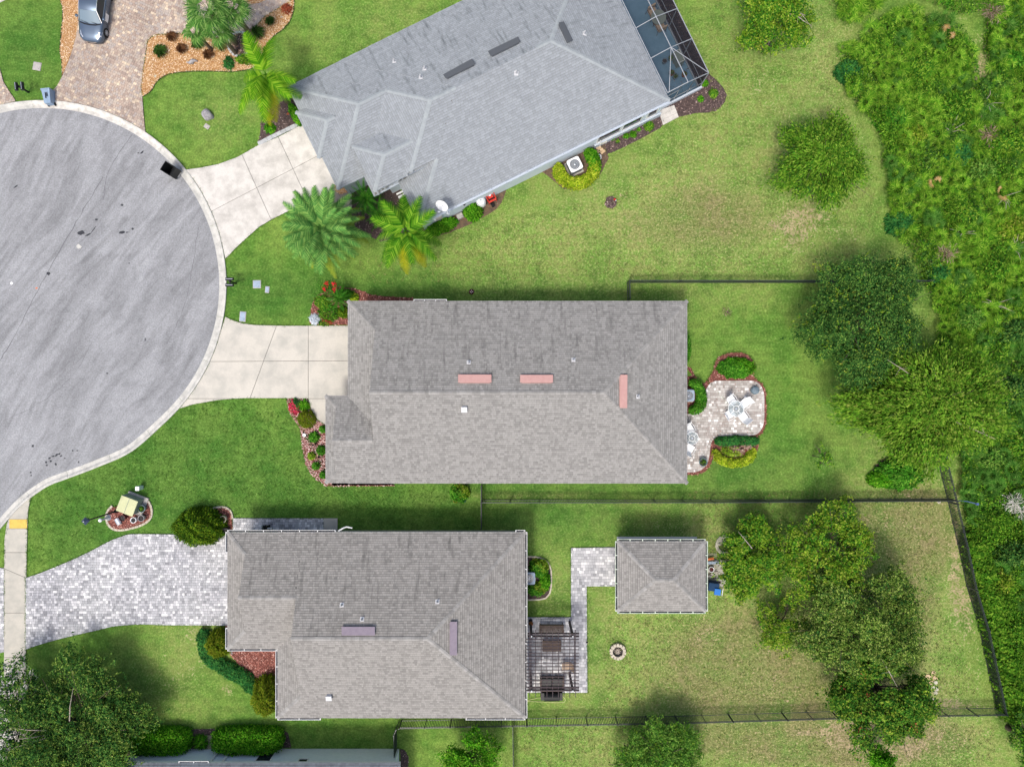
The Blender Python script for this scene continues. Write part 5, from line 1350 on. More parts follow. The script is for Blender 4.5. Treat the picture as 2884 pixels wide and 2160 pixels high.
tree('round tufted blue green tree at the bottom edge right of the dividing fence', 1862, 2142, 138, 112, 2.3, 1.7, [('leafpine', .85), ('leafmaple', .15)], 11, 26000, .16, .05, lobes=22, lr_=(.2, .32))
tree('round bright green tree at the bottom edge just left of the dividing fence', 1332, 2138, 80, 84, 2.6, 2.0, [('leafbox2', .8), ('leafmaple', .2)], 12, 15000, .13, .08, lobes=14)
tree('big dark oak with long loose branches in the bottom left corner', 200, 2055, 205, 198, 2.7, 2.0, [('leafoak', .72), ('leafgrey', .28)], 13, 70000, .15, .065, 'oak', lobes=34, bare=5, spread=(.4, .95), lr_=(.16, .32), trunk=.24)
tree('white flowering crepe myrtle at the left edge below the grey paver drive', 45, 2025, 95, 200, 2.3, 1.7, [('leafoak', .76), ('leafwhite', .24)], 14, 18000, .14, .08, name='flowering_tree', lobes=18, lr_=(.18, .34))
tree('small green tree touching the bottom edge on the pale sandy patch', 2480, 2140, 44, 34, 1.8, 1.2, [('leafbox2', 1)], 15, 4200, .12, .08, name='small_tree', lobes=9)
tree('dark shrub in the bottom right corner beyond the fence', 2892, 2085, 44, 80, 1.8, 1.3, [('leafunder', .6), ('leafoak', .4)], 16, 5000, .13, .08, name='shrub', lobes=9)

def bush(label, px, py, rx, ry, h, mat_, seed, n=3500, L=.09, Wd=.06, name='shrub', cat='shrub', rz=0., flat=.0, group=None, sig=.05, two=None, shape=None, root=None, lift=0.):
    """dense rounded or clipped shrub; rx, ry in pixels"""
    n = int(n * .62); L *= 1.4; Wd *= 1.35
    R = rs(seed); c = P(px, py, h * .6); sc = (1 - h * .6 / H) / S; RX, RY = rx * sc, ry * sc
    own = root is None
    if own: root = thing(name, label, cat, (c.x, c.y, 0), rz, group)
    U = R.normal(size=(n, 3)); U[:, 2] = np.abs(U[:, 2]); U /= np.linalg.norm(U, axis=1, keepdims=True)
    if shape == 'box':
        p = 5.0; nn = (np.abs(U) ** p).sum(1) ** (1 / p); Q = U / nn[:, None]
        nm = np.sign(U) * np.abs(Q) ** (p - 1); nm /= np.linalg.norm(nm, axis=1, keepdims=True)
    else: Q = U.copy(); nm = U.copy()
    bumps = 1 + (.03 if shape == 'box' else .10) * np.sin(Q[:, 0] * 9 + seed) * np.cos(Q[:, 1] * 8 + seed * 2) + (.0 if shape == 'box' else .05) * np.sin(Q[:, 0] * 17 + Q[:, 1] * 13 + seed) + R.uniform(-.10, .04, n)
    C = Q * np.array([RX, RY, h]) * bumps[:, None] * (1 - .25 * R.rand(n) ** 3)[:, None]
    C[:, 2] = np.maximum(C[:, 2], .05) + lift
    C += R.normal(size=(n, 3)) * sig * .5
    N = nm * .6 + np.array([0, 0, .5]) + R.normal(size=(n, 3)) * .45
    if two:
        s_ = (Q[:, 0] * .7 + Q[:, 1] * .7 + R.normal(size=n) * .25) > .15
        link('foliage', leaves_mesh('foliage', C[~s_], N[~s_], L, Wd, seed), M[mat_], root); link('foliage', leaves_mesh('foliage', C[s_], N[s_], L, Wd, seed), M[two], root)
    else: link('foliage', leaves_mesh('foliage', C, N, L, Wd, seed), M[mat_], root)
    mb = MB()
    for i in range(7):
        a = R.uniform(0, 2 * pi); e = Vector((cos(a) * RX * .6, sin(a) * RY * .6, h * R.uniform(.5, .75))); mb.tube([(0, 0, -.02), (e.x * .3, e.y * .3, e.z * .6), e], [.03, .02, .008], 5)
    mb.build('stem', M['bark'], root)
    return root

def hedge_path(label, pts, wpx, h, mat_, seed, dens=420, L=.09, Wd=.06, name='hedge', cat='hedge', two=None, taper=True, sig=.06, split=None):
    """low hedge swept along a pixel path"""
    dens = int(dens * .62); L *= 1.4; Wd *= 1.35
    R = rs(seed); w_ = np.array(W(spline(pts, 6))); r_ = wpx / S / 2
    seg = np.diff(w_, axis=0); ln = np.linalg.norm(seg, axis=1); cum = np.concatenate([[0], np.cumsum(ln)]); T_ = cum[-1]
    n = int(dens * T_ * (2 * r_ + h)); s_ = R.uniform(0, T_, n); i = np.clip(np.searchsorted(cum, s_) - 1, 0, len(seg) - 1); f = (s_ - cum[i]) / ln[i]
    base = w_[i] + seg[i] * f[:, None]; t = seg[i] / ln[i][:, None]; nr = np.stack([-t[:, 1], t[:, 0]], 1)
    a = R.uniform(0, pi, n); k = np.ones(n)
    if taper: k = np.clip(np.minimum(s_, T_ - s_) / (r_ * .9), .25, 1) ** .5
    bmp = 1 + .08 * np.sin(s_ * 3.1 + seed + a) + .05 * np.sin(s_ * 9 + a * 5) + R.uniform(-.15, .05, n)
    x = np.cos(a) * r_ * k * bmp; z = np.sin(a) ** .6 * h * k ** .5 * bmp
    C = np.stack([base[:, 0] + nr[:, 0] * x, base[:, 1] + nr[:, 1] * x, np.maximum(z, .05)], 1) + R.normal(size=(n, 3)) * sig * .5
    o0 = np.array([w_[len(w_) // 2][0], w_[len(w_) // 2][1], 0]); C -= o0
    N = np.stack([nr[:, 0] * np.cos(a), nr[:, 1] * np.cos(a), np.sin(a) + .5], 1) + R.normal(size=(n, 3)) * .45
    root = thing(name, label, cat, tuple(o0))
    if two is not None:
        g = (s_ / T_ + R.normal(size=n) * .05) > (split or .5)
        link('foliage', leaves_mesh('foliage', C[~g], N[~g], L, Wd, seed), M[mat_], root); link('foliage', leaves_mesh('foliage', C[g], N[g], L, Wd, seed + 1), M[two], root)
    else: link('foliage', leaves_mesh('foliage', C, N, L, Wd, seed), M[mat_], root)
    mb = MB()
    for q in np.linspace(.05, .95, max(2, int(T_ / .4))):
        j = int(q * (len(w_) - 1)); b = Vector((w_[j][0] - o0[0], w_[j][1] - o0[1], 0)); mb.tube([b, b + Vector((.03, .02, h * .6))], [.025, .01], 5)
    mb.build('stem', M['bark'], root)
    return root

bush('kidney shaped dark green shrub mass in the corner by the back fence', 2545, 1336, 66, 46, 1.3, 'leafbox', 20, 9000, .12, .08)
bush('low green shrub lobe on the left of the kidney shaped shrub mass', 2492, 1350, 40, 24, 1.0, 'leafbox2', 21, 3800, .12, .08)
bush('big round dark green shrub overhanging the grey paver drive', 549, 1488, 72, 54, 2.0, 'leafyew', 22, 15000, .12, .05, two=None, name='shrub')
bush('golden green round shrub at the corner of the lower garage', 609, 1817, 34, 40, 1.5, 'leafarb', 23, 6500, .10, .045)
bush('golden green oval shrub at the lower left wall of the lower house', 744, 1968, 42, 56, 1.8, 'leafarb', 24, 9000, .10, .045)
hedge_path('spreading blue green juniper border beside the red mulch of the lower house', [(582, 1768), (578, 1800), (598, 1850), (630, 1872), (665, 1890), (700, 1915), (722, 1945)], 42, .55, 'leafjun', 25, 620, .14, .05, name='juniper')
bush('clipped box hedge on the left before the pale blue house', 447, 2090, 83, 34, 1.25, 'leafbox2', 26, 14000, .08, .06, 'hedge', 'hedge', shape='box')
bush('clipped box hedge on the right before the pale blue house', 693, 2088, 98, 34, 1.25, 'leafbox2', 27, 16000, .08, .06, 'hedge', 'hedge', shape='box')
bush('dark broad leaved shrub left of the two clipped hedges', 318, 2096, 34, 50, 1.0, 'leafpine', 28, 3000, .2, .12)
bush('dark broad leaved shrub by the left wall of the pale blue house', 300, 2140, 40, 24, .9, 'leafbox', 29, 1800, .2, .12)
bush('low strappy green plant between the two clipped hedges', 563, 2092, 20, 20, .5, 'leafbox2', 30, 420, .26, .04, 'plant', 'plant')
hedge_path('yellow green U shaped hedge round the upper house air conditioner', [(1572, 468), (1573, 495), (1592, 512), (1625, 522), (1655, 510), (1672, 480), (1668, 448), (1650, 428)], 33, .95, 'leafyh', 31, 900, .09, .06, two='leafbox2', split=.74)
hedge_path('green C shaped hedge round the middle house air conditioner', [(1937, 1076), (1957, 1084), (1970, 1104), (1970, 1135), (1955, 1152), (1937, 1156)], 26, .9, 'leafbox', 32, 900, .08, .05)
bush('clipped kidney shaped green bush in a red mulch crescent above the patio', 2077, 1036, 53, 29, .8, 'leafbox', 33, 8000, .08, .055, two='leafbox2')
hedge_path('low blue green hedge below the patio edge', [(2010, 1242), (2045, 1240), (2090, 1240), (2132, 1242)], 25, .55, 'leafjun', 34, 800, .09, .05)
hedge_path('yellow crescent shaped hedge below the patio planting', [(2010, 1266), (2022, 1288), (2050, 1303), (2080, 1302), (2106, 1290), (2122, 1264)], 24, .5, 'leafyh', 35, 900, .08, .05)
bush('mixed brown and green perennials inside the yellow crescent hedge', 2066, 1270, 34, 18, .45, 'leafyel', 36, 900, .12, .05, 'plant', 'plant', two='leafbrown')
bush('brown dry plant at the right end of the blue green hedge', 2108, 1256, 12, 10, .4, 'leafbrown', 37, 300, .12, .05, 'plant', 'plant')
bush('low dark shrub strip against the right wall of the middle house', 1938, 980, 9, 40, .7, 'leafbox', 38, 1600, .09, .05)
bush('round green shrub beside the white tank and red machine of the upper house', 1331, 594, 27, 25, 1.0, 'leafbox2', 39, 4200, .09, .06)
bush('long green shrub under the wall near the satellite dish', 1243, 634, 46, 20, .9, 'leafbox2', 40, 4800, .09, .06, rz=radians(22))
bush('upright green shrub against the right wall of the entry recess', 1146, 594, 14, 42, 1.3, 'leafbox', 41, 3200, .1, .06, rz=radians(24))
bush('shrub strip at the upper garage wall corner by the queen palm', 828, 318, 12, 32, 1.1, 'leafbox2', 42, 2600, .1, .06, rz=radians(24))
bush('yellow tipped green shrub above the lower house air conditioner', 1518, 1602, 28, 26, .8, 'leafbox', 43, 2600, .11, .06, two='leafyel')
bush('sparse green shrub below the lower house air conditioner', 1512, 1660, 30, 20, .7, 'leafbox', 44, 1800, .11, .06, two='leafyel')
bush('green shrub at the right of the lower house air conditioner', 1536, 1640, 14, 26, .8, 'leafbox2', 45, 1500, .11, .06)
bush('round flowering bush with pots in front, below the middle house wall', 1294, 1388, 27, 28, .9, 'leafbox', 46, 2800, .09, .06, two='leafyel')
bush('yellow green bush left of the walk to the middle house', 860, 1181, 26, 26, .9, 'leafarb', 47, 3200, .08, .03)
bush('spiky bright green agave by the middle house walk', 855, 1144, 15, 15, .5, 'leafbox2', 48, 300, .3, .04, 'plant', 'plant')
bush('pink and red bromeliad clump at the tip of the middle house bed', 829, 1144, 19, 24, .4, 'pinkfl', 49, 420, .16, .05, 'plant', 'plant', two='leafjun')
for i, (x, y, r_, lb) in enumerate(((883, 1231, 15, 'round green bush nearest the white ring ornament'), (903, 1269, 13, 'green bush touching the wall of the middle house, mid bed'), (888, 1313, 10, 'small dark green bush low in the pink stone bed'),
                                    (909, 1338, 9, 'small green bush at the bottom corner of the pink stone bed'), (908, 1209, 9, 'small green bush by the end of the middle house walk'))):
    bush(lb, x, y, r_, r_, .45, 'leafbox', 50 + i, 900, .1, .05)
bush('small bush with pale yellow flowers in the pink stone bed', 876, 1285, 11, 11, .4, 'leafyel', 56, 500, .09, .05)
bush('silver leaved dusty miller plant at the corner of the cream drive', 885, 899, 15, 15, .35, 'leafsilver', 57, 700, .09, .05, 'plant', 'plant')
bush('yellow green croton under the top left eave of the middle house', 993, 838, 15, 14, .5, 'leafyh', 58, 800, .1, .05, 'plant', 'plant')
bush('low mixed green perennials left of the middle house garage', 925, 880, 32, 24, .5, 'leafmaple', 59, 1500, .1, .05, 'plant', 'plant', two='leafbox')
bush('leafy green perennial mound at the top of the corner bed by the middle house', 905, 850, 22, 18, .5, 'leafmaple', 163, 1100, .1, .05, 'plant', 'plant')
bush('tall dark green shrub behind the cycad at the middle house corner', 968, 828, 26, 15, .9, 'leafbox', 164, 1700, .1, .05)
bush('dark round green shrub against the middle garage wall', 965, 878, 17, 16, .7, 'leafyew', 60, 1500, .09, .05)
bush('low green and red flowering plants at the cream drive edge', 915, 908, 20, 10, .3, 'leafmaple', 61, 420, .1, .05, 'plant', 'plant', two='grassred')
bush('pale green hosta in the dark mulch by the block edging', 758, 328, 11, 10, .3, 'leafyel', 62, 260, .14, .06, 'plant', 'plant')
bush('leafy green plant below the hosta in the dark mulch by the block edging', 759, 360, 16, 14, .35, 'leafbox2', 63, 420, .16, .06, 'plant', 'plant')
for i, (x, y, r_, lb) in enumerate(((1828, 354, 14, 'largest green plant in the mulch strip by the pool cage'), (1764, 382, 8, 'lime green plant second from the left in the pool cage mulch strip'), (1784, 378, 9, 'green plant third from the left in the pool cage mulch strip'),
                                    (1740, 398, 5, 'tiny green plant at the left of the pool cage mulch strip'), (1800, 366, 5, 'tiny green plant just left of the largest plant by the pool cage'), (1986, 234, 10, 'green plant at the outer corner of the pool cage'),
                                    (2010, 262, 13, 'strappy green and yellow plant in the dark mulch right of the pool cage'), (1974, 278, 8, 'small yellowish plant in the dark mulch under the pool cage corner'), (1722, 380, 14, 'sparse green plant under the eave next to the brown pot'))):
    bush(lb, x, y, r_, r_, .3, 'leafbox2' if i % 3 else 'leafmaple', 70 + i, int(r_ * r_ * 3.5), .12, .04, 'plant', 'plant')
hedge_path('leafy lime green vine mass climbing along the right hand fence', [(2722, 1495), (2742, 1570), (2766, 1650), (2786, 1750), (2806, 1830), (2822, 1900), (2836, 1990), (2850, 2020)], 70, 1.3, 'leafvine', 80, 420, .13, .09, 'vine_thicket', 'vines')

# ---- palms
def frond_mesh(L, droop, ll, npair, m, wd=.022, sweep=.55, fold=.35, seed=1, twist=0., name='frond'):
    """pinnate frond along +X with leaflets on both sides"""
    R = random.Random(seed); V = []; F3 = []
    def pt(t): return Vector((L * t * (1 - .12 * droop * t), 0, L * (.42 * t * (1 - droop * .3) - droop * .75 * t * t)))
    for i in range(npair):
        t = .10 + .90 * i / npair; q = pt(t); d = (pt(min(1, t + .02)) - q).normalized()
        l_ = ll * (sin(pi * min(1, .15 + t * .83)) ** .6) * R.uniform(.85, 1.1)
        for sg in (1, -1):
            side = Vector((0, sg, 0)); a = (side * 1.0 + d * (sweep + .5 * t) + Vector((0, 0, -fold * R.uniform(.5, 1.5)))).normalized()
            w_ = d * wd
            tip = q + a * l_ + Vector((0, 0, -l_ * .18))
            b = len(V); V += [q - w_, q + w_, q + a * l_ * .55 + w_ * .8, q + a * l_ * .55 - w_ * .8, tip]; F3 += [(b, b + 1, b + 2), (b, b + 2, b + 3), (b + 3, b + 2, b + 4)]
    mb = MB(); mb.add(V, F3)
    mb.tube([pt(t) for t in (0, .25, .5, .75, 1)], [.022, .018, .014, .01, .004], 4)
    me = mb.mesh(name); me.materials.append(m); return me
def palm(label, px, py, h, r, mats, nf, seed, droop=(.5, 1.3), ll=.45, npair=34, trunkr=.2, name='palm_tree', wd=.022, cat='palm', tilt=None, angs=None):
    R = random.Random(seed); c = P(px, py, h); root = thing(name, label, cat, (c.x, c.y, 0))
    sc = (1 - h / H) / S; L = r * sc
    mb = MB(); rows = []
    for i in range(14):
        z = h * i / 13; rr = trunkr * (1.25 - .35 * i / 13) * (1 + .08 * (i % 2)); rows.append([Vector((rr * cos(2 * pi * k / 12), rr * sin(2 * pi * k / 12), z - .05)) for k in range(12)])
    mb.ring(rows, True, True, True); mb.build('trunk', M['boot'], root)
    var = [frond_mesh(L * s_, d, ll, npair, M[mm], wd, seed=seed + i) for i, (s_, d, mm) in enumerate(((1.0, droop[0], mats[0]), (1.05, (droop[0] + droop[1]) / 2, mats[0]), (1.12, droop[1], mats[1]), (1.16, droop[1] * 1.1, mats[-1])))]
    for i in range(nf):
        f = i / nf; k = 0 if f > .62 else 1 if f > .33 else 2 if f > .14 else 3
        a = (angs[i] + R.uniform(-.1, .1)) if angs else i * 2.39996 + R.uniform(-.12, .12)
        o = link('frond', var[k], None, root, (0, 0, h + .15 * f), (R.uniform(-.45, .45), -(.9 * f ** 1.5) + R.uniform(-.1, .1) + (.1 if k > 1 else 0), a)); o.scale = (R.uniform(.82, 1.08),) * 3
    return root
palm('large round silvery date palm in front of the white concrete drive', 906, 645, 3.6, 122, ['palmd', 'palmd', 'palmo'], 74, 101, (.55, 1.0), .56, 52, .28, wd=.026)
palm('bright green queen palm right of the date palm', 1142, 652, 4.4, 112, ['palmq', 'palmq', 'palmyo'], 13, 102, (.8, 1.25), .74, 60, .13, wd=.024,
     angs=[radians(a) for a in (262, 303, 352, 172, 215, 95, 240, 330, 60, 285, 160, 20, 120)])
palm('lime green queen palm at the top left corner of the angled house', 750, 212, 4.4, 122, ['palml', 'palml', 'palmyo'], 11, 103, (.8, 1.25), .80, 60, .13, wd=.026,
     angs=[radians(a) for a in (248, 292, 322, 186, 96, 268, 225, 120, 340, 310, 255)])
palm('dark green pygmy date palm in the entry planting', 1030, 560, 1.9, 62, ['palmp', 'palmp', 'palmp'], 30, 104, (.7, 1.1), .22, 30, .1, 'pygmy_palm', .012)
palm('second dark pygmy date palm behind the queen palm in the entry planting', 1072, 606, 1.6, 52, ['palmp', 'palmp', 'palmp'], 24, 105, (.7, 1.1), .2, 28, .1, 'pygmy_palm', .012)
palm('cycad like dark plant with long fronds at the corner of the middle house', 955, 842, 1.0, 42, ['palmp', 'palmd', 'palmp'], 20, 106, (.6, 1.0), .2, 26, .1, 'cycad', .014, cat='plant')
rf_ = thing('flowering_shrub', 'thin shrub with four bright red flower heads above the corner bed of the middle house', 'shrub', P(925, 818))
o_ = P(925, 818)
for i, (x, y) in enumerate(((918, 799), (940, 800), (913, 814), (942, 815), (957, 806))):
    q = P(x, y, 1.5) - o_; MB().tube([(0, 0, 0), (q.x * .5, q.y * .5, .8), q], [.02, .014, .008], 5).build('stem', M['bark'], rf_)
    if i < 4:
        C = np.array(q) + rs(i).normal(size=(60, 3)) * .07; link('flower', leaves_mesh('flower', C, rs(i + 9).normal(size=(60, 3)) + np.array([0, 0, .6]), .09, .05, i), M['redfl'], rf_)
C = rs(4).normal(size=(700, 3)) * np.array([.42, .38, .3]) + np.array([.1, -.15, 1.0]); link('foliage', leaves_mesh('foliage', C, rs(5).normal(size=(700, 3)) + np.array([0, 0, .7]), .13, .04, 3), M['leafbox'], rf_)

def fan_mesh(r, nl, m, spread=250, droop=.3, seed=1, wd=.03, petiole=.5, name='fan_leaf'):
    """palmate leaf: petiole then a fan of split leaflets"""
    R = random.Random(seed); mb = MB(); V = []; F = []
    hub = Vector((petiole, 0, petiole * .35))
    for i in range(nl):
        a = radians(-spread / 2 + spread * (i + .5) / nl) + R.uniform(-.04, .04); l_ = r * (1 - .25 * abs(a) / radians(spread / 2)) * R.uniform(.88, 1.08)
        d = Vector((cos(a), sin(a), .12)); s_ = Vector((-sin(a), cos(a), 0)) * wd
        mid = hub + d * l_ * .55; tip = hub + d * l_ + Vector((0, 0, -droop * l_))
        b = len(V); V += [hub, mid + s_, tip, mid - s_]; F += [(b, b + 1, b + 2, b + 3)]
    mb.add(V, F); mb.tube([(0, 0, 0), hub * .5 + Vector((0, 0, .05)), hub], [.016, .012, .01], 4)
    me = mb.mesh(name); me.materials.append(m); return me
def fan_palm(label, px, py, h, mm, nf, seed, r=.75, pet=.9, trunkr=.16, root=None):
    R = random.Random(seed); c = P(px, py, h)
    if root is None: root = thing('fan_palm', label, 'palm', (c.x, c.y, 0)); off = Vector((0, 0, 0))
    else: off = Vector((c.x - root.location.x, c.y - root.location.y, 0))
    MB().tube([off, off + Vector((0, 0, h * .5)), off + Vector((0, 0, h))], [trunkr * 1.2, trunkr, trunkr], 10).build('trunk', M['boot'], root)
    var = [fan_mesh(r, 22, M[mm], 260, d, seed + i, .035, pet) for i, d in enumerate((.15, .5, .9))]
    for i in range(nf):
        f = i / nf; link('fan_leaf', var[0 if f > .6 else 1 if f > .3 else 2], None, root, off + Vector((0, 0, h)), (R.uniform(-.3, .3), -1.1 * f ** 1.6 + .15, i * 2.4 + R.uniform(-.2, .2)))
    return root
fpr = fan_palm('clump of shaggy fan palms over the paved entrance at the top', 590, 32, 4.2, 'palmf', 22, 201, .85, .85)
fan_palm('', 655, 30, 3.6, 'palmf', 14, 202, .75, .65, root=fpr)
fan_palm('', 615, 92, 2.9, 'palmf', 10, 204, .7, .5, .12, root=fpr)
fan_palm('', 552, 92, 2.4, 'palmf', 9, 203, .65, .4, .1, root=fpr)
bush('small dark green spiky shrub on the orange gravel by the queen palm', 642, 176, 14, 18, .5, 'leafjun', 90, 500, .22, .03, 'plant', 'plant')
bush('small green shrub under the queen palm at the gravel edge', 690, 165, 30, 14, .5, 'leafmaple', 91, 900, .16, .04, 'plant', 'plant')

def grass_clump(label, px, py, r, mm, seed, n=260, h=.5):
    R = rs(seed); c = P(px, py); root = thing('grass_clump', label, 'ornamental grass', tuple(c)); a = R.uniform(0, 2 * pi, n); rr = (r / S) * R.uniform(.3, 1.05, n)
    V = np.zeros((n, 4, 3)); wd = .014
    for j, (fr_, zz, ww) in enumerate(((.02, 0, 1), (.5, .95, 1), (1.0, .55, .1), (.5, .95, -1))):
        V[:, j, 0] = np.cos(a) * rr * fr_ - np.sin(a) * wd * ww * (1 if j in (1, 3) else 0); V[:, j, 1] = np.sin(a) * rr * fr_ + np.cos(a) * wd * ww * (1 if j in (1, 3) else 0)
        V[:, j, 2] = h * zz * R.uniform(.7, 1.1, n)
    link('blade', npmesh('blade', V, F4=np.arange(n * 4).reshape(-1, 4)), M[mm], root, kind='stuff')
    return root
for i, (x, y, r_, mm, lb) in enumerate(((489, 109, 19, 'grassbr', 'brown grass clump nearest the paver drive, top of the gravel bed'), (516, 143, 18, 'grassbr', 'brown grass clump above the driftwood in the gravel bed'),
                                     (590, 159, 18, 'grassbr', 'brown grass clump right of the driftwood in the gravel bed'), (628, 136, 18, 'grassbr', 'brown grass clump half under the fan palm leaves'),
                                     (456, 150, 24, 'grassgr', 'green grass clump at the left end of the gravel bed'), (561, 128, 22, 'grassgr', 'green grass clump between two brown ones in the gravel bed'),
                                     (728, 98, 27, 'grassgr', 'big green grass clump at the bend of the gravel bed'), (764, 65, 16, 'grassgr', 'small dark green grass clump up the curved gravel strip'))):
    grass_clump(lb, x, y, r_, mm, 300 + i, 420 if mm == 'grassgr' else 340)
bush('rusty red shrub at the top of the curved gravel strip', 806, 24, 16, 15, .4, 'grassred', 92, 700, .1, .03, 'plant', 'plant')
bush('bare brown twiggy patch in the middle yard lawn', 2047, 878, 15, 14, .12, 'leafbrown', 93, 110, .12, .015, 'plant', 'plant')

# ---- saw palmettos and undergrowth on the right
edgeL = [(2363, 172), (2368, 150), (2400, 130), (2440, 100), (2470, 62), (2530, 50), (2590, 56), (2660, 84), (2716, 130), (2728, 160), (2738, 220), (2762, 260), (2790, 250), (2790, 190), (2770, 160), (2772, 60), (2800, 30), (2884, -40), (3000, -40), (3000, 2260), (2890, 2260), (2880, 2100), (2850, 2030), (2840, 2000), (2800, 1800), (2760, 1650), (2720, 1500), (2705, 1420),
         (2700, 1380), (2690, 1290), (2660, 1230), (2640, 1150), (2640, 900), (2600, 800), (2545, 705), (2520, 640), (2500, 590), (2492, 540), (2500, 500), (2480, 440), (2478, 400), (2450, 345), (2412, 310), (2380, 260), (2364, 225)]
under = W(edgeL)
topclump = W([(2350, -30), (2345, 20), (2356, 55), (2390, 66), (2440, 56), (2475, 20), (2480, -30)])
topshrub = W([(2530, -40), (2545, 12), (2600, 16), (2660, 36), (2700, 56), (2760, 50), (2790, 20), (2884, -20), (2884, -60)])
lowstrip = W([(2492, 545), (2470, 560), (2480, 590), (2520, 640)])
def mass(name, polys, mats, per, zr, L, Wd, seed, cluster=7, sig=.13, hole=0):
    for k, poly in enumerate(polys):
        R = rs(seed + k); base = scatter_in(poly, per * abs(area(poly)) / cluster, seed + k); nb = len(base)
        if hole:
            hm = np.sin(base[:, 0] * 1.9 + 1.3 * np.sin(base[:, 1] * .8)) * np.sin(base[:, 1] * 1.6 + 1.1 * np.sin(base[:, 0] * .7)) + R.normal(size=nb) * .12
            base = base[hm < hole]; nb = len(base)
        hz = (zr[0] + (zr[1] - zr[0]) * (.5 + .5 * np.sin(base[:, 0] * 1.3 + 1) * np.cos(base[:, 1] * 1.1)) * R.uniform(.5, 1.1, nb))
        ti = np.repeat(np.arange(nb), cluster); C = np.stack([base[ti, 0], base[ti, 1], hz[ti]], 1) + R.normal(size=(nb * cluster, 3)) * np.array([sig, sig, sig * .7]); C[:, 2] = np.maximum(C[:, 2], .06)
        N = np.array([0, 0, .8]) + R.normal(size=(nb * cluster, 3)) * .5
        sel = (np.sin(base[:, 0] * .9 + 2) * np.cos(base[:, 1] * .8) + R.normal(size=nb) * .5)[ti]; qs = np.quantile(sel, np.cumsum([0] + [m[1] for m in mats]).clip(0, 1))
        for j, (mm, fr_) in enumerate(mats):
            s_ = (sel >= qs[j]) & (sel <= qs[j + 1])
            o = link(name, leaves_mesh(name, C[s_], N[s_], L, Wd, seed + j), M[mm]); o['kind'] = 'stuff'
mass('undergrowth', [under], [('leafunder', .7), ('leafvine', .2), ('leafoak', .1)], 330, (.2, 1.1), .15, .08, 400, hole=.85)
vz = W([(2705, 1440), (2712, 1500), (2740, 1600), (2770, 1750), (2810, 1900), (2850, 2030), (2884, 2100), (2960, 2200), (2960, 1440)])
mass('vine_cover', [vz], [('leafvine', .75), ('leafunder', .25)], 300, (.5, 1.5), .15, .09, 430)
mass('undergrowth', [topshrub], [('leafunder', .6), ('leafbox', .4)], 300, (.3, 1.5), .15, .07, 410)
# palmetto plants
def palmetto_mesh(seed, m, nf=8, r=.5):
    R = random.Random(seed); mb = MB()
    for i in range(nf):
        a = i * 2.4 + R.uniform(-.4, .4); tl = R.uniform(.2, 1.0); pet = R.uniform(.25, .6); rr = r * R.uniform(.75, 1.15)
        hub = Vector((cos(a) * cos(tl) * pet, sin(a) * cos(tl) * pet, .35 + sin(tl) * pet)); ax = Vector((cos(a) * cos(tl * .6), sin(a) * cos(tl * .6), sin(tl * .6)))
        sd = Vector((-sin(a), cos(a), 0)); nrm = ax.cross(sd); nl = 17
        for j in range(nl):
            b = radians(-125 + 250 * (j + .5) / nl); d = ax * cos(b) + sd * sin(b); l_ = rr * R.uniform(.85, 1.08); s_ = (-ax * sin(b) + sd * cos(b)) * .020
            mid = hub + d * l_ * .5; tip = hub + d * l_ + Vector((0, 0, -.1 * l_)); mb.add([hub, mid + s_, tip, mid - s_], [(0, 1, 2, 3)])
        mb.bar((0, 0, .1), hub, .015)
    me = mb.mesh('saw_palmetto'); me.materials.append(m); return me
pm = [palmetto_mesh(i, M['palmetto'], 8, .5 + .06 * (i % 3)) for i in range(5)] + [palmetto_mesh(20 + i, M['palmetto2'], 9, .52) for i in range(4)]
pdead = palmetto_mesh(40, M['palmdead'], 2, .34)
R = random.Random(5)
def pts_min(poly, n, dmin, seed):
    c = scatter_in(poly, n * 6, seed); out = []
    for q in c:
        if all((q[0] - o[0]) ** 2 + (q[1] - o[1]) ** 2 > dmin * dmin for o in out): out.append(q)
        if len(out) >= n: break
    return out
frame_r = P(2884, 0).x + .6
pl_pts = [q for q in pts_min(under, 900, .46, 77) if q[0] < frame_r]
n_in = 0
def vine_zone(x, y):
    px, py = x * S + 1442, 1080 - y * S
    return (py > 1470 and px < 2850) or (650 < py < 760 and px < 2600)
plants = []
for q in pl_pts:
    px, py = q[0] * S + 1442, 1080 - q[1] * S
    if vine_zone(q[0], q[1]) and R.random() < .85: continue
    dark = (px > 2760 and py > 950) or py > 1250 or R.random() < .18
    plants.append((R.uniform(.5, 1.0), q, R.choice(pm[5:]) if dark else R.choice(pm[:5]), dark, R.uniform(.05, .5), (R.uniform(-.3, .3), R.uniform(-.3, .3), R.uniform(0, 6.28))))
plants.sort(key=lambda a: -a[0])
for sc_, q, me, dark, z_, rot_ in plants[:290]:
    o = link('saw_palmetto', me, None, None, (q[0], q[1], z_), rot_); o.scale = (sc_,) * 3
    tag(o, 'green saw palmetto with fan shaped leaves in the wild thicket along the right edge', 'palmetto', 'saw palmettos in the thicket on the right')
from mathutils import Euler
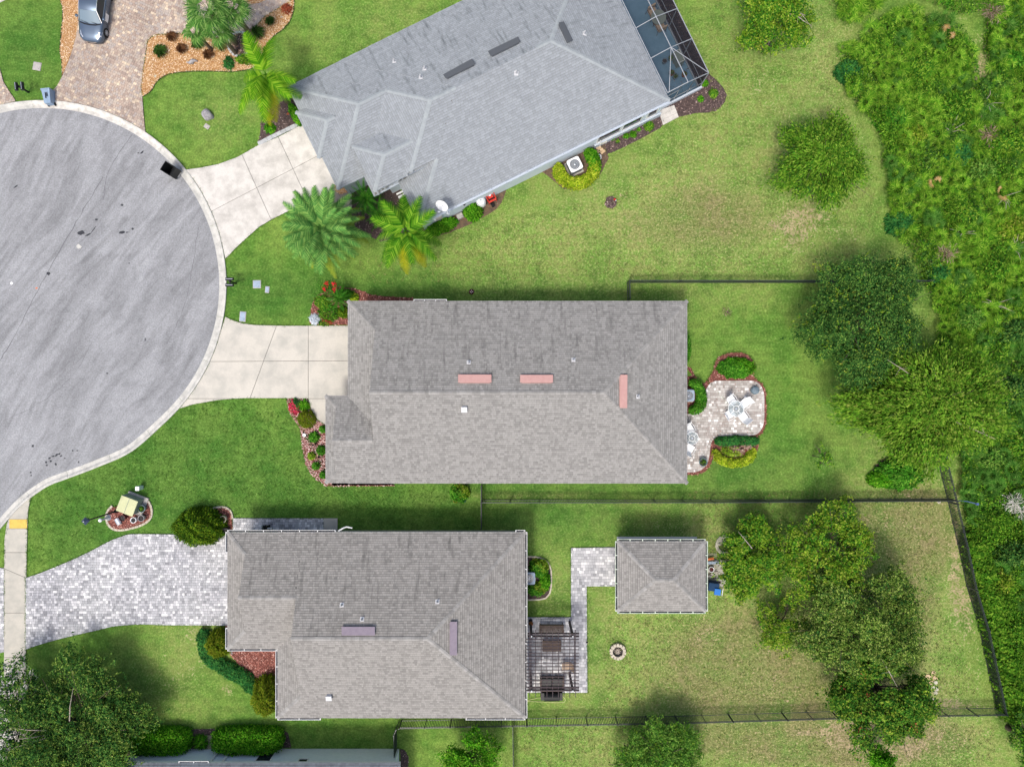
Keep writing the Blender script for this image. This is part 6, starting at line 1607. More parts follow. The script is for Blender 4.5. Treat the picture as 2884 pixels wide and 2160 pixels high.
for flag in (False, True):
    VV = []; FF = []; nv = 0
    for sc_, q, me, dark, z_, rot_ in plants[290:]:
        if dark != flag: continue
        n_ = len(me.vertices); co = np.empty(n_ * 3, dtype=np.float32); me.vertices.foreach_get('co', co); co = co.reshape(-1, 3)
        Rm = np.array(Euler(rot_).to_matrix()) * sc_; VV.append(co @ Rm.T + np.array([q[0], q[1], z_]))
        f = np.empty(len(me.loops), dtype=np.int32); me.loops.foreach_get('vertex_index', f); FF.append(f.reshape(-1, 4) + nv); nv += n_
    if VV: link('saw_palmetto', npmesh('saw_palmetto', np.vstack(VV), F4=np.vstack(FF)), M['palmetto2' if flag else 'palmetto'], kind='stuff')
for i, q in enumerate(pts_min(topclump, 12, .5, 3)):
    o = link('saw_palmetto', pm[i % 5], None, None, (q[0], q[1], .2), (0, 0, i)); tag(o, 'saw palmetto in the separate clump at the top edge right of the twiggy tree', 'palmetto', 'saw palmettos in the clump at the top edge')
mass('undergrowth', [topclump], [('leafunder', 1)], 150, (.2, .6), .15, .07, 420)
for i, (x, y) in enumerate(((2645, 122), (2612, 526), (2790, 550))):
    q = P(x, y); o = link('dead_palmetto', pdead, None, None, (q.x, q.y, .55), (0, 0, i * 1.3)); tag(o, 'dried orange palmetto leaf among the green thicket', 'palmetto', 'dried palmetto leaves in the thicket')
for i, (x, y, r_, mm, lb) in enumerate(((2395, 195, 36, 'leafjun', 'dark blue green bush at the left tip of the palmetto thicket'), (2540, 625, 38, 'leafjun', 'dark green bush at the thicket edge below the white log'), (2700, 430, 46, 'leafjun', 'blue green bush inside the thicket right of centre'),
                                  (2810, 250, 50, 'leafpine', 'soft green shrub beside the brown clearing at the top right'), (2650, 770, 34, 'leafjun', 'dark green bush in the thicket just right of the oak'), (2860, 170, 44, 'leafbox', 'bright green shrub at the top right edge'), (2520, 330, 50, 'leafbox', 'green low bush at the bend of the thicket edge'))):
    bush(lb, x, y, r_, r_ * .9, 1.1, mm, 500 + i, 2600, .13, .07)
# broad soft shrubs, each its own, breaking up the palmettos
for i, (x, y, r_, mm, h_, lb) in enumerate(((2600, 200, 44, 'leafmaple', 1.2, 'fresh green rounded shrub in the upper thicket'), (2700, 300, 52, 'leafunder', 1.5, 'broad mid green shrub beside the brown clearing'), (2580, 380, 40, 'leafyel', 1.0, 'yellowish shrub in the thicket level with the lone round tree'),
        (2840, 400, 56, 'leafmaple', 1.8, 'tall fresh green shrub at the right edge, upper part'), (2770, 480, 44, 'leafpine', 1.4, 'soft blue green shrub in the thicket right of the blue green bush'), (2860, 640, 50, 'leafyel', 1.5, 'yellowish tall shrub at the right edge, level with the white log'),
        (2720, 600, 44, 'leafmaple', 1.2, 'bright shrub in the middle of the thicket'), (2800, 760, 48, 'leafunder', 1.4, 'mid green shrub right of the large dark oak'), (2730, 900, 46, 'leafpine', 1.5, 'blue green shrub touching the right side of the large dark oak'),
        (2860, 930, 44, 'leafoak', 1.8, 'dark shrub at the right edge level with the large dark oak'), (2850, 1100, 54, 'leafoak', 2.0, 'dark tall shrub right of the olive feathery tree'), (2790, 1290, 44, 'leafpine', 1.3, 'dark green shrub beyond the short fence by the kidney shrub'),
        (2860, 1250, 36, 'leafmaple', 1.4, 'small fresh green shrub at the right edge above the white dead brush'), (2860, 1560, 46, 'leafoak', 1.9, 'dark shrub at the right edge beside the vines'), (2820, 1640, 40, 'leafyel', 1.5, 'yellow green shrub among the vines'), (2870, 1780, 46, 'leafunder', 1.7, 'tall shrub at the right edge in the lower vines'))):
    bush(lb, x, y, r_, r_ * .85, h_, mm, 600 + i, 2600, .13, .07, sig=.16)
for i, (x, y) in enumerate(((2660, 380), (2760, 300), (2690, 660), (2810, 560), (2780, 860), (2840, 700))):
    q = P(x, y); mbx = MB(); Rr = random.Random(i + 50)
    for k_ in range(5):
        a = Rr.uniform(0, 6.28); L_ = Rr.uniform(.5, 1.1); mbx.tube([(0, 0, .2), (cos(a) * L_ * .5, sin(a) * L_ * .5, 1.0), (cos(a) * L_, sin(a) * L_, Rr.uniform(.9, 1.4))], [.03, .02, .006], 5)
    o = mbx.build('dead_bush', M['palebark']); o.location = q; tag(o, 'bare pale dead stems poking out of the right hand thicket', 'dead branches', 'dead stems in the thicket')
# pale dead brush
for i, (x, y, lb) in enumerate(((2770, 55, 'pale dead brush heap at the top right'), (2760, 395, 'whitish dead fronds in the thicket, upper part'), (2850, 1430, 'large white dead palmetto brush right of the fence corner'), (2828, 1410, 'small white dead fronds next to the large dead brush'), (2640, 722, 'small white dead tuft near the oak'))):
    C = rs(i).normal(size=(260, 3)) * np.array([.35, .3, .12]) + np.array([0, 0, .95]); r_ = thing('dead_brush', lb, 'dead branches', tuple(P(x, y)))
    link('dead_frond', leaves_mesh('dead_frond', C, rs(i + 3).normal(size=(260, 3)) + np.array([0, 0, .8]), .3, .03, i), M['leafbrown'] if i in (0, 1, 4) else M['leafwhite'], r_)
lg = MB().tube([P(2510, 558, .25), P(2530, 552, .3), P(2550, 545, .3), P(2580, 535, .3)], [.03, .12, .13, .08], 8).build('log', M['palebark'], smooth=True); tag(lg, 'weathered whitish log sticking out of the thicket edge', 'log')
# ================================================================== OBJECTS
def T(name, label, cat, px, py, h=0, rz=0., group=None): return thing(name, label, cat, P(px, py, h) if not h else Vector((*P2(px, py, h), 0)), rz, group)

# ---- parked car (front towards the photo's bottom)
def car():
    root = T('parked_car', 'silver blue car parked on the tan paver drive, cut by the top edge', 'car', 281, 42, 0, radians(-90 - 8)); root.scale = (.93, .90, .95)
    # +X = front
    def sec(x, w_, z0, zs, zt, k=0):   # half profile of body below the glass
        return [(x, s_ * y, z) for s_, y, z in ((1, w_ * .93, z0), (1, w_, z0 + .18), (1, w_, zs - .10), (1, w_ * .965, zs), (1, w_ * .80, zt - .01), (1, w_ * .35, zt + .015), (-1, w_ * .35, zt + .015), (-1, w_ * .80, zt - .01), (-1, w_ * .965, zs), (-1, w_, zs - .10), (-1, w_, z0 + .18), (-1, w_ * .93, z0))]
    st = [(-2.22, .70, .34, .72, .80), (-2.16, .82, .26, .82, .92), (-1.7, .90, .22, .88, .98), (-.8, .91, .20, .89, .96), (.3, .91, .20, .88, .94), (.95, .90, .20, .86, .93), (1.35, .89, .20, .80, .88), (1.75, .86, .20, .73, .80), (2.02, .78, .20, .66, .71), (2.17, .62, .22, .58, .61), (2.24, .40, .28, .52, .54)]
    mb = MB(); mb.ring([sec(*s_) for s_ in st], True, True, True); mb.build('body', M['carblue'], root, True)
    def cab(x, w_, z): return [(x, w_, z), (x, w_ * .9, z + .03), (x, -w_ * .9, z + .03), (x, -w_, z)]
    mb = MB()
    rb = [(1.0, .80, .86), (.38, .64, 1.36), (-.1, .645, 1.45), (-.9, .63, 1.44), (-1.45, .60, 1.34), (-2.0, .72, .95)]
    rows = []
    for x, w_, z in rb: rows.append([(x, -w_, z), (x, -w_ * .5, z + .045), (x, 0, z + .06), (x, w_ * .5, z + .045), (x, w_, z)])
    mb.ring(rows, False)
    mb.build('roof_shell', M['carblue'], root, True)
    # side walls of the cabin
    for sg, nm in ((1, 1), (-1, -1)):
        lo = [(1.0, .865, .90), (.3, .875, .93), (-.8, .875, .95), (-1.7, .86, .95), (-2.0, .80, .93)]; hi = [(.38, .64, 1.36), (-.1, .645, 1.45), (-.9, .63, 1.44), (-1.45, .60, 1.34), (-1.62, .66, 1.2)]
        mb = MB(); mb.ring([[(a[0], sg * a[1], a[2]), (b[0], sg * b[1], b[2])] for a, b in zip(lo, hi)], False); mb.build('side_window', M['dark'], root)
        MB().tube([(1.0, sg * .86, .92), (.38, sg * .655, 1.375), (-.1, sg * .66, 1.46), (-.9, sg * .645, 1.455), (-1.5, sg * .62, 1.33)], .028, 6).build('roof_rail', M['chrome'], root)
        MB().tube([(.9, sg * .885, .915), (0, sg * .89, .945), (-1.5, sg * .88, .965)], .014, 5).build('window_trim', M['chrome'], root)
        mi = MB(); mi.lathe((.72, sg * 1.0, 1.0), [(.02, -.09), (.10, -.05), (.12, 0), (.09, .05), (.02, .07)], 12, True, True, Matrix.Rotation(0, 3, 'X')); mi.bar((.74, sg * .88, .95), (.72, sg * .97, .98), .04); mi.build('wing_mirror', M['carblue'], root, True)
        for hx in (.1, -.85): MB().box((hx, sg * .925, .74), (.18, .025, .035)).build('door_handle', M['chrome'], root)
        for hx in (.85, -.35, -1.3): MB().box((hx, sg * .912, .62), (.008, .012, .5)).build('door_seam', M['black'], root)
        hl = MB(); hl.ring([[(1.55, sg * .86, .70), (1.62, sg * .70, .80), (1.60, sg * .66, .81)], [(1.85, sg * .81, .66), (1.86, sg * .66, .745), (1.85, sg * .58, .755)], [(2.06, sg * .68, .60), (2.05, sg * .55, .67), (2.04, sg * .48, .68)]], False)
        for v in range(len(hl.v)): x, y, z = hl.v[v]; hl.v[v] = (x + .01, y * 1.02, z + .02)
        hl.build('headlight', M['chrome'], root, True)
    # windscreen and rear window
    def panel(nm, rows_, m): MB().ring(rows_, False).build(nm, m, root, True)
    panel('windscreen', [[(1.02, -.78, .90), (1.10, -.4, .915), (1.13, 0, .92), (1.10, .4, .915), (1.02, .78, .90)], [(.40, -.60, 1.385), (.44, -.3, 1.425), (.46, 0, 1.44), (.44, .3, 1.425), (.40, .60, 1.385)]], M['glasscar'])
    panel('rear_window', [[(-2.01, -.68, .975), (-2.03, 0, 1.03), (-2.01, .68, .975)], [(-1.47, -.56, 1.365), (-1.48, 0, 1.42), (-1.47, .56, 1.365)]], M['dark'])
    MB().ring([[(1.05, -.79, .905), (1.14, -.4, .92), (1.17, 0, .925), (1.14, .4, .92), (1.05, .79, .905)], [(1.13, -.76, .90), (1.23, -.4, .915), (1.26, 0, .92), (1.23, .4, .915), (1.13, .76, .90)]], False).build('cowl', M['black'], root)
    for a, b in (((1.15, -.1, .955), (.98, -.68, .97)), ((1.15, .62, .95), (1.0, .02, .985))): MB().bar(a, b, .022).build('wiper', M['black'], root)
    MB().ring([[(2.10, -.62, .50), (2.12, -.62, .56)], [(2.25, -.36, .46), (2.24, -.36, .54)], [(2.28, 0, .46), (2.27, 0, .55)], [(2.25, .36, .46), (2.24, .36, .54)], [(2.10, .62, .50), (2.12, .62, .56)]], False).build('chrome_strip', M['chrome'], root)
    MB().box((2.22, 0, .36), (.06, .7, .14)).build('grille', M['black'], root)
    MB().box((.42, -.935, .55), (.55, .012, .36)).build('door_panel', M['whitep'], root)
    MB().box((.42, .935, .55), (.55, .012, .36)).build('door_panel', M['whitep'], root)
    for x in (1.38, -1.32):
        for sg in (1, -1):
            Rt = Matrix.Rotation(radians(90), 3, 'X')
            ty = MB().lathe((x, sg * .80 + .11 * 1, .32), [(.20, -.0), (.32, .0), (.335, .04), (.335, .18), (.32, .22), (.2, .22)], 24, False, False, Rt).build('tyre', M['tyre'], root)
            rim = MB().lathe((x, sg * .80 + (.10 if sg > 0 else -.10) * 1, .32), [(.21, -.01), (.20, 0)], 20, False, False, Rt)
            yy = sg * .915
            for k in range(9):
                a = 2 * pi * k / 9; rim.bar((x + cos(a) * .04, yy, .32 + sin(a) * .04), (x + cos(a) * .205, yy, .32 + sin(a) * .205), .035, .02, up=(0, 1, 0))
            rim.lathe((x, yy, .32), [(.05, -.012), (.05, .012)], 12, True, True, Rt)
            rim.build('rim', M['silver'], ty)
    return root
car()

# ---- wheeled bins
def bin_(label, px, py, m, rz, lying=False, open_=False):
    root = T('wheeled_bin', label, 'bin', px, py, 0, rz); body = MB()
    def r4(w_, d, z): return [(-d / 2, -w_ / 2, z), (d / 2, -w_ / 2, z), (d / 2, w_ / 2, z), (-d / 2, w_ / 2, z)]
    outer = [r4(.50, .52, .04), r4(.64, .72, .92), r4(.70, .78, .93), r4(.70, .78, 1.0)]; inner = [r4(.62, .70, 1.0), r4(.46, .48, .08)]
    body.ring(outer + inner, True, True, True)
    if lying: RM = Matrix.Translation((0, 0, .36)) @ Matrix.Rotation(radians(-90), 4, 'X') @ Matrix.Rotation(radians(-90), 4, 'Z') @ Matrix.Translation((0, 0, -.5))
    else: RM = Matrix.Identity(4)
    def fin(mb, nm, mm, bev=0.):
        mb.v = [tuple(RM @ Vector(v)) for v in mb.v]; return mb.build(nm, mm, root, bevel=bev)
    fin(body, 'body', m, .02)
    if open_: fin(MB().box((-.46, 0, .66), (.05, .68, .72)), 'lid', m, .02)
    else: fin(MB().box((0, 0, 1.03), (.82, .72, .06)), 'lid', m, .025)
    fin(MB().tube([(-.44, -.25, .97), (-.47, -.25, .97), (-.47, .25, .97), (-.44, .25, .97)], .018, 6), 'handle', m)
    for sg in (1, -1):
        w_ = MB().lathe((-.28, sg * .30 - (.03 if sg > 0 else -.03), .13), [(.03, -.03), (.13, -.03), (.13, .03), (.03, .03)], 16, True, True, Matrix.Rotation(radians(90), 3, 'X')); fin(w_, 'wheel', M['tyre'])
    if not open_:
        fin(MB().box((.37, -.02, .55), (.02, .06, .42)).box((.37, .1, .62), (.02, .05, .3)), 'grip_mark', M['black'] if lying else m)
    return root
bin_('pale blue wheeled bin tipped over on the kerb at the tan paver drive', 147, 282, M['binblue'], radians(6), lying=True).scale = (.84, .92, .9)
bin_('black wheeled bin standing open on the road by the white concrete drive', 492, 487, M['binblack'], radians(148), open_=True)

# ---- mailboxes
def mailbox(label, pb, heads, ang, L=.5):
    """pb = base pixel, heads = pixel centres of the two boxes at 1.15 m"""
    b = P(*pb); root = thing('mailbox_post', label, 'mailbox', tuple(b))
    MB().box((0, 0, .55), (.1, .1, 1.1)).build('post', M['black'], root)
    hs = [P(x, y, 1.15) - b for x, y in heads]
    MB().bar(Vector((hs[0].x, hs[0].y, 1.0)), Vector((hs[1].x, hs[1].y, 1.0)), .07).bar(Vector((0, 0, .95)), Vector(((hs[0].x + hs[1].x) / 2, (hs[0].y + hs[1].y) / 2, .98)), .08).build('arm', M['black'], root)
    for q in hs:
        prof = [(cos(t) * .095, sin(t) * .1 + .08) for t in np.linspace(0, pi, 9)] + [(-.095, 0), (.095, 0)]
        d = Vector((cos(ang), sin(ang), 0)); s_ = Vector((-sin(ang), cos(ang), 0)); c = Vector((q.x, q.y, 1.06))
        mb = MB().ring([[c + d * x + s_ * a + Vector((0, 0, z)) for a, z in prof] for x in (-L / 2, L / 2)], True, True, True)
        o = mb.build('mailbox', M['black'], root); MB().box(c + Vector((0, 0, .183)), (L * .92, .03, .008), ang).build('ridge_strip', M['silver'], o)
        MB().box(c + d * (L / 2 + .012) + Vector((0, 0, .09)), (.015, .17, .16), ang).build('mailbox_door', M['black'], o)
mailbox('pair of black mailboxes on a leaning post in the top left lawn', (81, 261), [(45, 244), (62, 243)], radians(-83))
mailbox('pair of black mailboxes at the kerb between the two concrete drives', (664, 799), [(646, 786), (646, 803)], 0)

# ---- ground boxes
def vbox(label, px, py, w_, d, m, rz=0, h=.04, name='valve_box'):
    root = T(name, label, 'utility cover', px, py, 0, rz); MB().box((0, 0, h / 2), (w_ + .05, d + .05, h)).build('rim', M['boxgrey'], root, bevel=.02)
    MB().box((0, 0, h + .005), (w_ - .03, d - .03, .014)).build('lid', m, root, bevel=.006)
    MB().lathe((w_ * .28, -d * .28, h + .011), [(.022, 0), (.018, .004)], 8, True, True).build('lid_hole', M['black'], root)
vbox('square grey utility box cover in the top left lawn', 105, 188, .50, .50, M['boxgrey'], radians(-10))
vbox('square pale blue utility cover between the two concrete drives', 724, 801, .50, .50, M['boxblue'], 0)
vbox('rectangular pale blue cover at the edge of the cream drive', 684, 892, .38, .64, M['boxblue'], radians(-5))
vbox('small oval pale cover right of the square pale blue one', 753, 816, .24, .40, M['boxblue'], radians(-5))
vbox('small concrete marker plate below the grey boulder', 583, 357, .32, .24, M['boxgrey'], radians(-35), name='marker_plate')
vbox('square grey utility box between the two shrubs by the satellite dish', 1296, 611, .38, .28, M['boxgrey'], radians(26), .3, 'utility_box')
# ---- rocks and driftwood
def rock(name, label, px, py, sx, sy, sz, m, seed, rz=0, cat='rock'):
    R = rs(seed); bm = bmesh.new(); bmesh.ops.create_icosphere(bm, subdivisions=3, radius=1)
    k = R.normal(size=(8, 3)); k /= np.linalg.norm(k, axis=1, keepdims=True); cu = R.uniform(.62, .9, 8)
    for v in bm.verts:
        for a, c in zip(k, cu):
            d = v.co.dot(Vector(a)) - c
            if d > 0: v.co -= Vector(a) * d
        v.co.x *= sx; v.co.y *= sy; v.co.z = max(v.co.z, -.2) * sz
    me = bpy.data.meshes.new(name); bm.to_mesh(me); bm.free(); o = link(name, me, m, None, P(px, py), (0, 0, rz)); tag(o, label, cat); return o
rock('boulder', 'grey angular boulder on the lawn right of the paver drive', 586, 326, .40, .46, .45, M['rock'], 3, .5)
dw = MB(P(541, 173)).tube([P(526, 176, .08), P(534, 178, .12), P(541, 173, .14), P(549, 171, .12), P(558, 174, .06)], [.03, .10, .14, .09, .03], 8).tube([P(541, 173, .1), P(543, 166, .14)], [.08, .03], 6).tube([P(536, 176, .1), P(545, 181, .08)], [.08, .03], 6)
o = dw.build('driftwood', M['rock'], smooth=True); o.location = P(541, 173); tag(o, 'grey driftwood piece lying on the orange gravel', 'driftwood')
rock('small_rock', 'small whitish rock at the lower left of the orange gravel bed', 438, 216, .12, .12, .12, M['whstone'], 5)
rock('small_rock', 'small grey rock in the curved gravel strip near the red shrub', 794, 51, .12, .1, .08, M['rock'], 6)
rock('small_rock', 'grey rock on the dark mulch by the upper garage', 812, 322, .12, .1, .1, M['terracotta'], 7)

# ---- utility island: transformer, lamp, pots
tr = T('transformer_box', 'pale green utility transformer box on a concrete pad in the mulch island', 'utility box', 381, 1418, 0, radians(-21))
MB().box((.06, .02, .07), (1.42, 1.30, .14)).build('concrete_base', M['boxgrey'], tr, bevel=.01)
MB().box((-.06, .04, .50), (1.12, 1.0, .74)).build('cabinet', M['trgrey'], tr, bevel=.02)
MB().box((-.06, -.02, .90), (1.16, 1.08, .07)).build('lid', M['trgreen'], tr, bevel=.03)
MB().box((-.06, -.02, .938), (.03, 1.0, .012)).build('lid_seam', M['trgrey'], tr)
pd = T('utility_pedestal', 'small mint green utility pedestal above the transformer box', 'utility box', 400, 1372)
MB().box((0, 0, .28), (.24, .26, .56)).build('housing', M['mint'], pd, bevel=.04); MB().box((0, 0, .59), (.27, .29, .09)).build('cap', M['whitep'], pd, bevel=.04)
lp = T('lamp_post', 'tall black lamp post leaning outwards in the picture from the mulch island', 'street lamp', 331, 1438)
MB().lathe((0, 0, 0), [(.14, 0), (.12, .25), (.07, .4), (.05, .5), (.045, 3.2)], 14, True, True).build('post', M['black'], lp)
la = MB().lathe((0, 0, 3.2), [(.07, 0), (.12, .05), (.17, .35), (.26, .40), (.05, .56)], 4, True, True).build('lantern', mat('lamp_slate', G(58, 68, 92), rough=.4), lp)
MB().lathe((0, 0, 3.76), [(.03, 0), (.035, .05), (.01, .09)], 8, True, True).build('finial', M['whitep'], la)
def pot(label, px, py, r, h, m, soil=None, name='plant_pot', cat='pot', tilt=None, plant=None, group=None, z=.05):
    root = T(name, label, cat, px, py); root.location.z = z
    MB().lathe((0, 0, 0), [(r * .7, 0), (r, h * .8), (r * 1.05, h), (r * .88, h), (r * .84, h * .85)], 22, True, False).build('vessel', m, root, True)
    MB().lathe((0, 0, h * .8), [(r * .86, 0), (.001, .01)], 18).build('soil', soil or M['ash'], root)
    if plant:
        n = 90; C = rs(int(px)).normal(size=(n, 3)) * np.array([r * .45, r * .45, .05]) + np.array([0, 0, h + .04]); link('plant', leaves_mesh('plant', C, rs(3).normal(size=(n, 3)) * .6 + np.array([0, 0, .7]), .1, .04, 3), M[plant], root)
    return root
pot('grey blue pot with green plant at the right of the transformer box', 408, 1429, .24, .4, M['teal'], plant='leafmaple')
pot('dark grey glazed urn beside the edging stones of the island', 407, 1456, .21, .42, M['rock'])
pot('pale grey pot with a dark opening in the island', 386, 1461, .19, .45, M['whitep'])
pot('dark maroon pot with a pink rim in the island', 353, 1456, .21, .35, M['maroon'])
sv = T('garden_ornament', 'shiny folded silver metal ornament in the mulch island', 'garden ornament', 336, 1467, 0, radians(30))
MB().ring([[(-.24, -.12, .05), (-.24, .12, .05)], [(-.1, -.2, .28), (-.1, .2, .28)], [(.12, -.22, .30), (.12, .22, .30)], [(.24, -.06, .1), (.24, .1, .1)]], False).build('fold', M['silver'], sv, True)
MB().ring([[(-.16, -.24, .05), (.18, -.26, .05)], [(-.1, -.2, .27), (.12, -.22, .29)]], False).build('fold', M['whitep'], sv)
st_ = T('pedestal_ornament', 'white round topped pedestal ornament at the left tip of the island', 'garden ornament', 306, 1457)
MB().lathe((0, 0, .03), [(.22, 0), (.2, .05), (.07, .12), (.06, .85), (.02, .9)], 14, True, True).build('column', M['silver'], st_, True)
MB().lathe((0, 0, .93), [(.02, -.02), (.11, 0), (.13, .06), (.09, .13), (.01, .16)], 16, True, True).build('globe', M['whitep'], st_, True)
pot('round white rimmed planter in the red mulch at the garage corner', 636, 1458, .22, .5, M['whstone'], M['dirt'])
vb = T('storage_box', 'dark grey box at the wall in the red mulch by the garage corner', 'storage box', 640, 1490); MB().box((0, 0, .25), (.42, .34, .5)).build('box', M['binblack'], vb, bevel=.02)
# folded black smoker / cart by the side path
gc = T('garden_cart', 'black folded chair standing on the grey side path of the lower house', 'chair', 757, 1484)
for a, b in (((-.25, -.15, 0), (.2, -.1, .9)), ((-.25, .15, 0), (.2, .2, .9)), ((.3, -.15, 0), (-.15, -.12, .7)), ((.3, .2, 0), (-.15, .18, .7))): MB().bar(a, b, .03).build('leg', M['black'], gc)
MB().box((0, 0, .45), (.5, .42, .05)).build('seat', M['binblack'], gc, bevel=.01); MB().box((-.2, .02, .75), (.08, .42, .3)).build('backrest', M['silver'], gc, bevel=.01); MB().box((.27, .05, .62), (.3, .06, .05)).build('armrest', M['whitep'], gc)

# ---- air conditioners
def ac(label, px, py, rz, s_=.84, h=.82):
    root = T('air_conditioner', label, 'air conditioner', px, py, h, rz)
    MB().box((0, 0, .04), (s_ + .14, s_ + .14, .08)).build('concrete_pad', M['walk'], root)
    MB().box((0, 0, .08 + (h - .12) / 2), (s_ - .06, s_ - .06, h - .12)).build('louvre_body', M['ventgrey'], root, bevel=.05)
    t = MB(); n = 40; o_ = []; i_ = []
    for k in range(n):
        a = 2 * pi * k / n; c, s__ = cos(a), sin(a); m_ = (abs(c) ** 8 + abs(s__) ** 8) ** (1 / 8); o_.append((c / m_ * s_ / 2, s__ / m_ * s_ / 2)); i_.append((c * s_ * .38, s__ * s_ * .38))
    t.ring([[(x, y, h - .08) for x, y in o_], [(x, y, h - .01) for x, y in o_], [(x * .97, y * .97, h) for x, y in o_], [(x, y, h) for x, y in i_], [(x, y, h - .06) for x, y in i_]]); t.build('top_cover', M['whitep'] if s_ > .8 else M['boxblue'], root)
    MB().lathe((0, 0, h - .22), [(s_ * .38, 0), (.001, 0)], 24).build('fan_well', M['dark'], root)
    f = MB()
    for k in range(3):
        a = 2 * pi * k / 3 + .4; b = a + .75; f.add([(cos(a) * .05, sin(a) * .05, h - .12), (cos(a) * s_ * .35, sin(a) * s_ * .35, h - .14), (cos(b) * s_ * .35, sin(b) * s_ * .35, h - .09), (cos(b) * .05, sin(b) * .05, h - .11)], [(0, 1, 2, 3)])
    f.lathe((0, 0, h - .14), [(.07, 0), (.06, .06)], 12, True, True); f.build('fan_blade', M['silver'], root)
    g = MB()
    for k in range(20): a = 2 * pi * k / 20; g.bar((cos(a) * .07, sin(a) * .07, h - .02), (cos(a) * s_ * .38, sin(a) * s_ * .38, h - .012), .009)
    for r_ in (.16, .26): g.tube([(cos(2 * pi * k / 24) * r_, sin(2 * pi * k / 24) * r_, h - .016) for k in range(25)], .006, 4)
    g.lathe((0, 0, h - .03), [(.07, 0), (.07, .03), (.03, .05)], 12, False, True); g.build('fan_guard', M['silver'], root)
ac('white air conditioner inside the yellow U shaped hedge', 1619, 463, radians(26), .88, .85)
ac('air conditioner half under the right eave of the middle house', 1940, 1114, 0, .76, .8)
ac('air conditioner against the right wall of the lower house', 1490, 1629, 0, .80, .8)

# ---- satellite dish
sdh = thing('satellite_dish', 'white satellite dish on the lower eave of the upper house', 'satellite dish', tuple(on_roof(BL1, 1262, 600)))
o0 = sdh.location; c = P(1246, 579, o0.z + .45) - o0
tl = Matrix.Rotation(radians(-28), 3, 'Z') @ Matrix.Rotation(radians(40), 3, 'X')
MB().lathe(c, [(.001, -.04), (.2, -.02), (.36, .04), (.42, .09), (.42, .075), (.36, .02)], 28, False, False, tl @ Matrix.Diagonal((.98, .78, 1))).build('reflector', M['whitep'], sdh, True)
MB().tube([c + tl @ Vector((0, -.3, 0)), P(1240, 597, o0.z + .7) - o0], .018, 6).build('feed_arm', M['silver'], sdh)
MB().box(P(1236, 597, o0.z + .72) - o0, (.14, .09, .09)).build('receiver', M['whitep'], sdh, bevel=.02)
MB().tube([c, (0, 0, .25), (0, 0, -.02)], .025, 8).tube([c, (.15, -.1, 0)], .015, 6).build('mast', M['silver'], sdh)
MB().box((0, 0, 0), (.25, .2, .03)).build('mount', M['silver'], sdh)
ut = T('electric_meter', 'electric meter and conduit on the upper house wall below the dish', 'meter', 1236, 612, 1.6, radians(26))
MB().box((0, 0, 1.5), (.42, .18, .55)).build('meter_box', M['boxgrey'], ut, bevel=.02); MB().lathe((-.3, 0, 1.4), [(.09, -.1), (.09, .1), (.04, .14)], 14, True, True).build('meter_dial', M['whitep'], ut, True); MB().tube([(0, 0, 1.3), (0, -.04, 0)], .035, 8).build('conduit', M['silver'], ut)
bb = T('wall_lamp', 'small black wall fixture on the upper house wall near the propane tank', 'wall lamp', 1307, 575, 2.3); MB().lathe((0, 0, 2.2), [(.09, 0), (.11, .14), (.05, .2)], 12, True, True).build('shade', M['black'], bb)
# ---- propane tank + red machine + small bits
pt = T('propane_tank', 'round white tank on the wall side of the red machine', 'tank', 1354, 565, .9)
MB().lathe((0, 0, 0), [(.16, 0), (.30, .08), (.33, .3), (.33, .62), (.27, .84), (.10, .93), (.02, .94)], 24, True, True).build('tank', M['whitep'], pt, True)
MB().lathe((0, 0, .93), [(.05, 0), (.05, .06)], 10, True, True).build('valve', M['silver'], pt); MB().lathe((0, 0, .80), [(.30, 0), (.305, .03), (.29, .03)], 24).build('collar', M['silver'], pt)
tl_ = T('garden_tap', 'white hose tap and fittings below the white tank', 'tap', 1365, 577); MB().lathe((0, 0, 0), [(.1, 0), (.1, .3), (.05, .36)], 12, True, True).build('fitting', M['whitep'], tl_); MB().box((-.12, -.12, .1), (.12, .1, .2)).build('bracket', M['black'], tl_)
rm = T('pressure_washer', 'red garden machine with a black wheel beside the white tank', 'garden machine', 1382, 556, .5, radians(26 + 90))
for sg in (1, -1): MB().tube([(-.3, sg * .27, .18), (-.25, sg * .27, .6), (.32, sg * .27, .95)], .035, 7).build('frame_tube', M['redp'], rm)
MB().box((0, 0, .34), (.5, .42, .28)).build('engine', M['maroon'], rm, bevel=.04); MB().box((.08, 0, .62), (.34, .36, .10)).build('cowling', M['redp'], rm, bevel=.03); MB().box((-.25, 0, .5), (.12, .54, .08)).build('crossbar', M['redp'], rm, bevel=.02)
MB().box((.32, 0, .93), (.10, .58, .10)).build('handle', M['redp'], rm, bevel=.02); MB().lathe((.12, 0, .68), [(.09, 0), (.07, .06)], 14, True, True).build('fuel_cap', M['whitep'], rm)
MB().lathe((-.42, .08, .17), [(.05, -.08), (.17, -.08), (.17, .08), (.05, .08)], 18, True, True, Matrix.Rotation(radians(90), 3, 'X')).build('wheel', M['tyre'], rm)
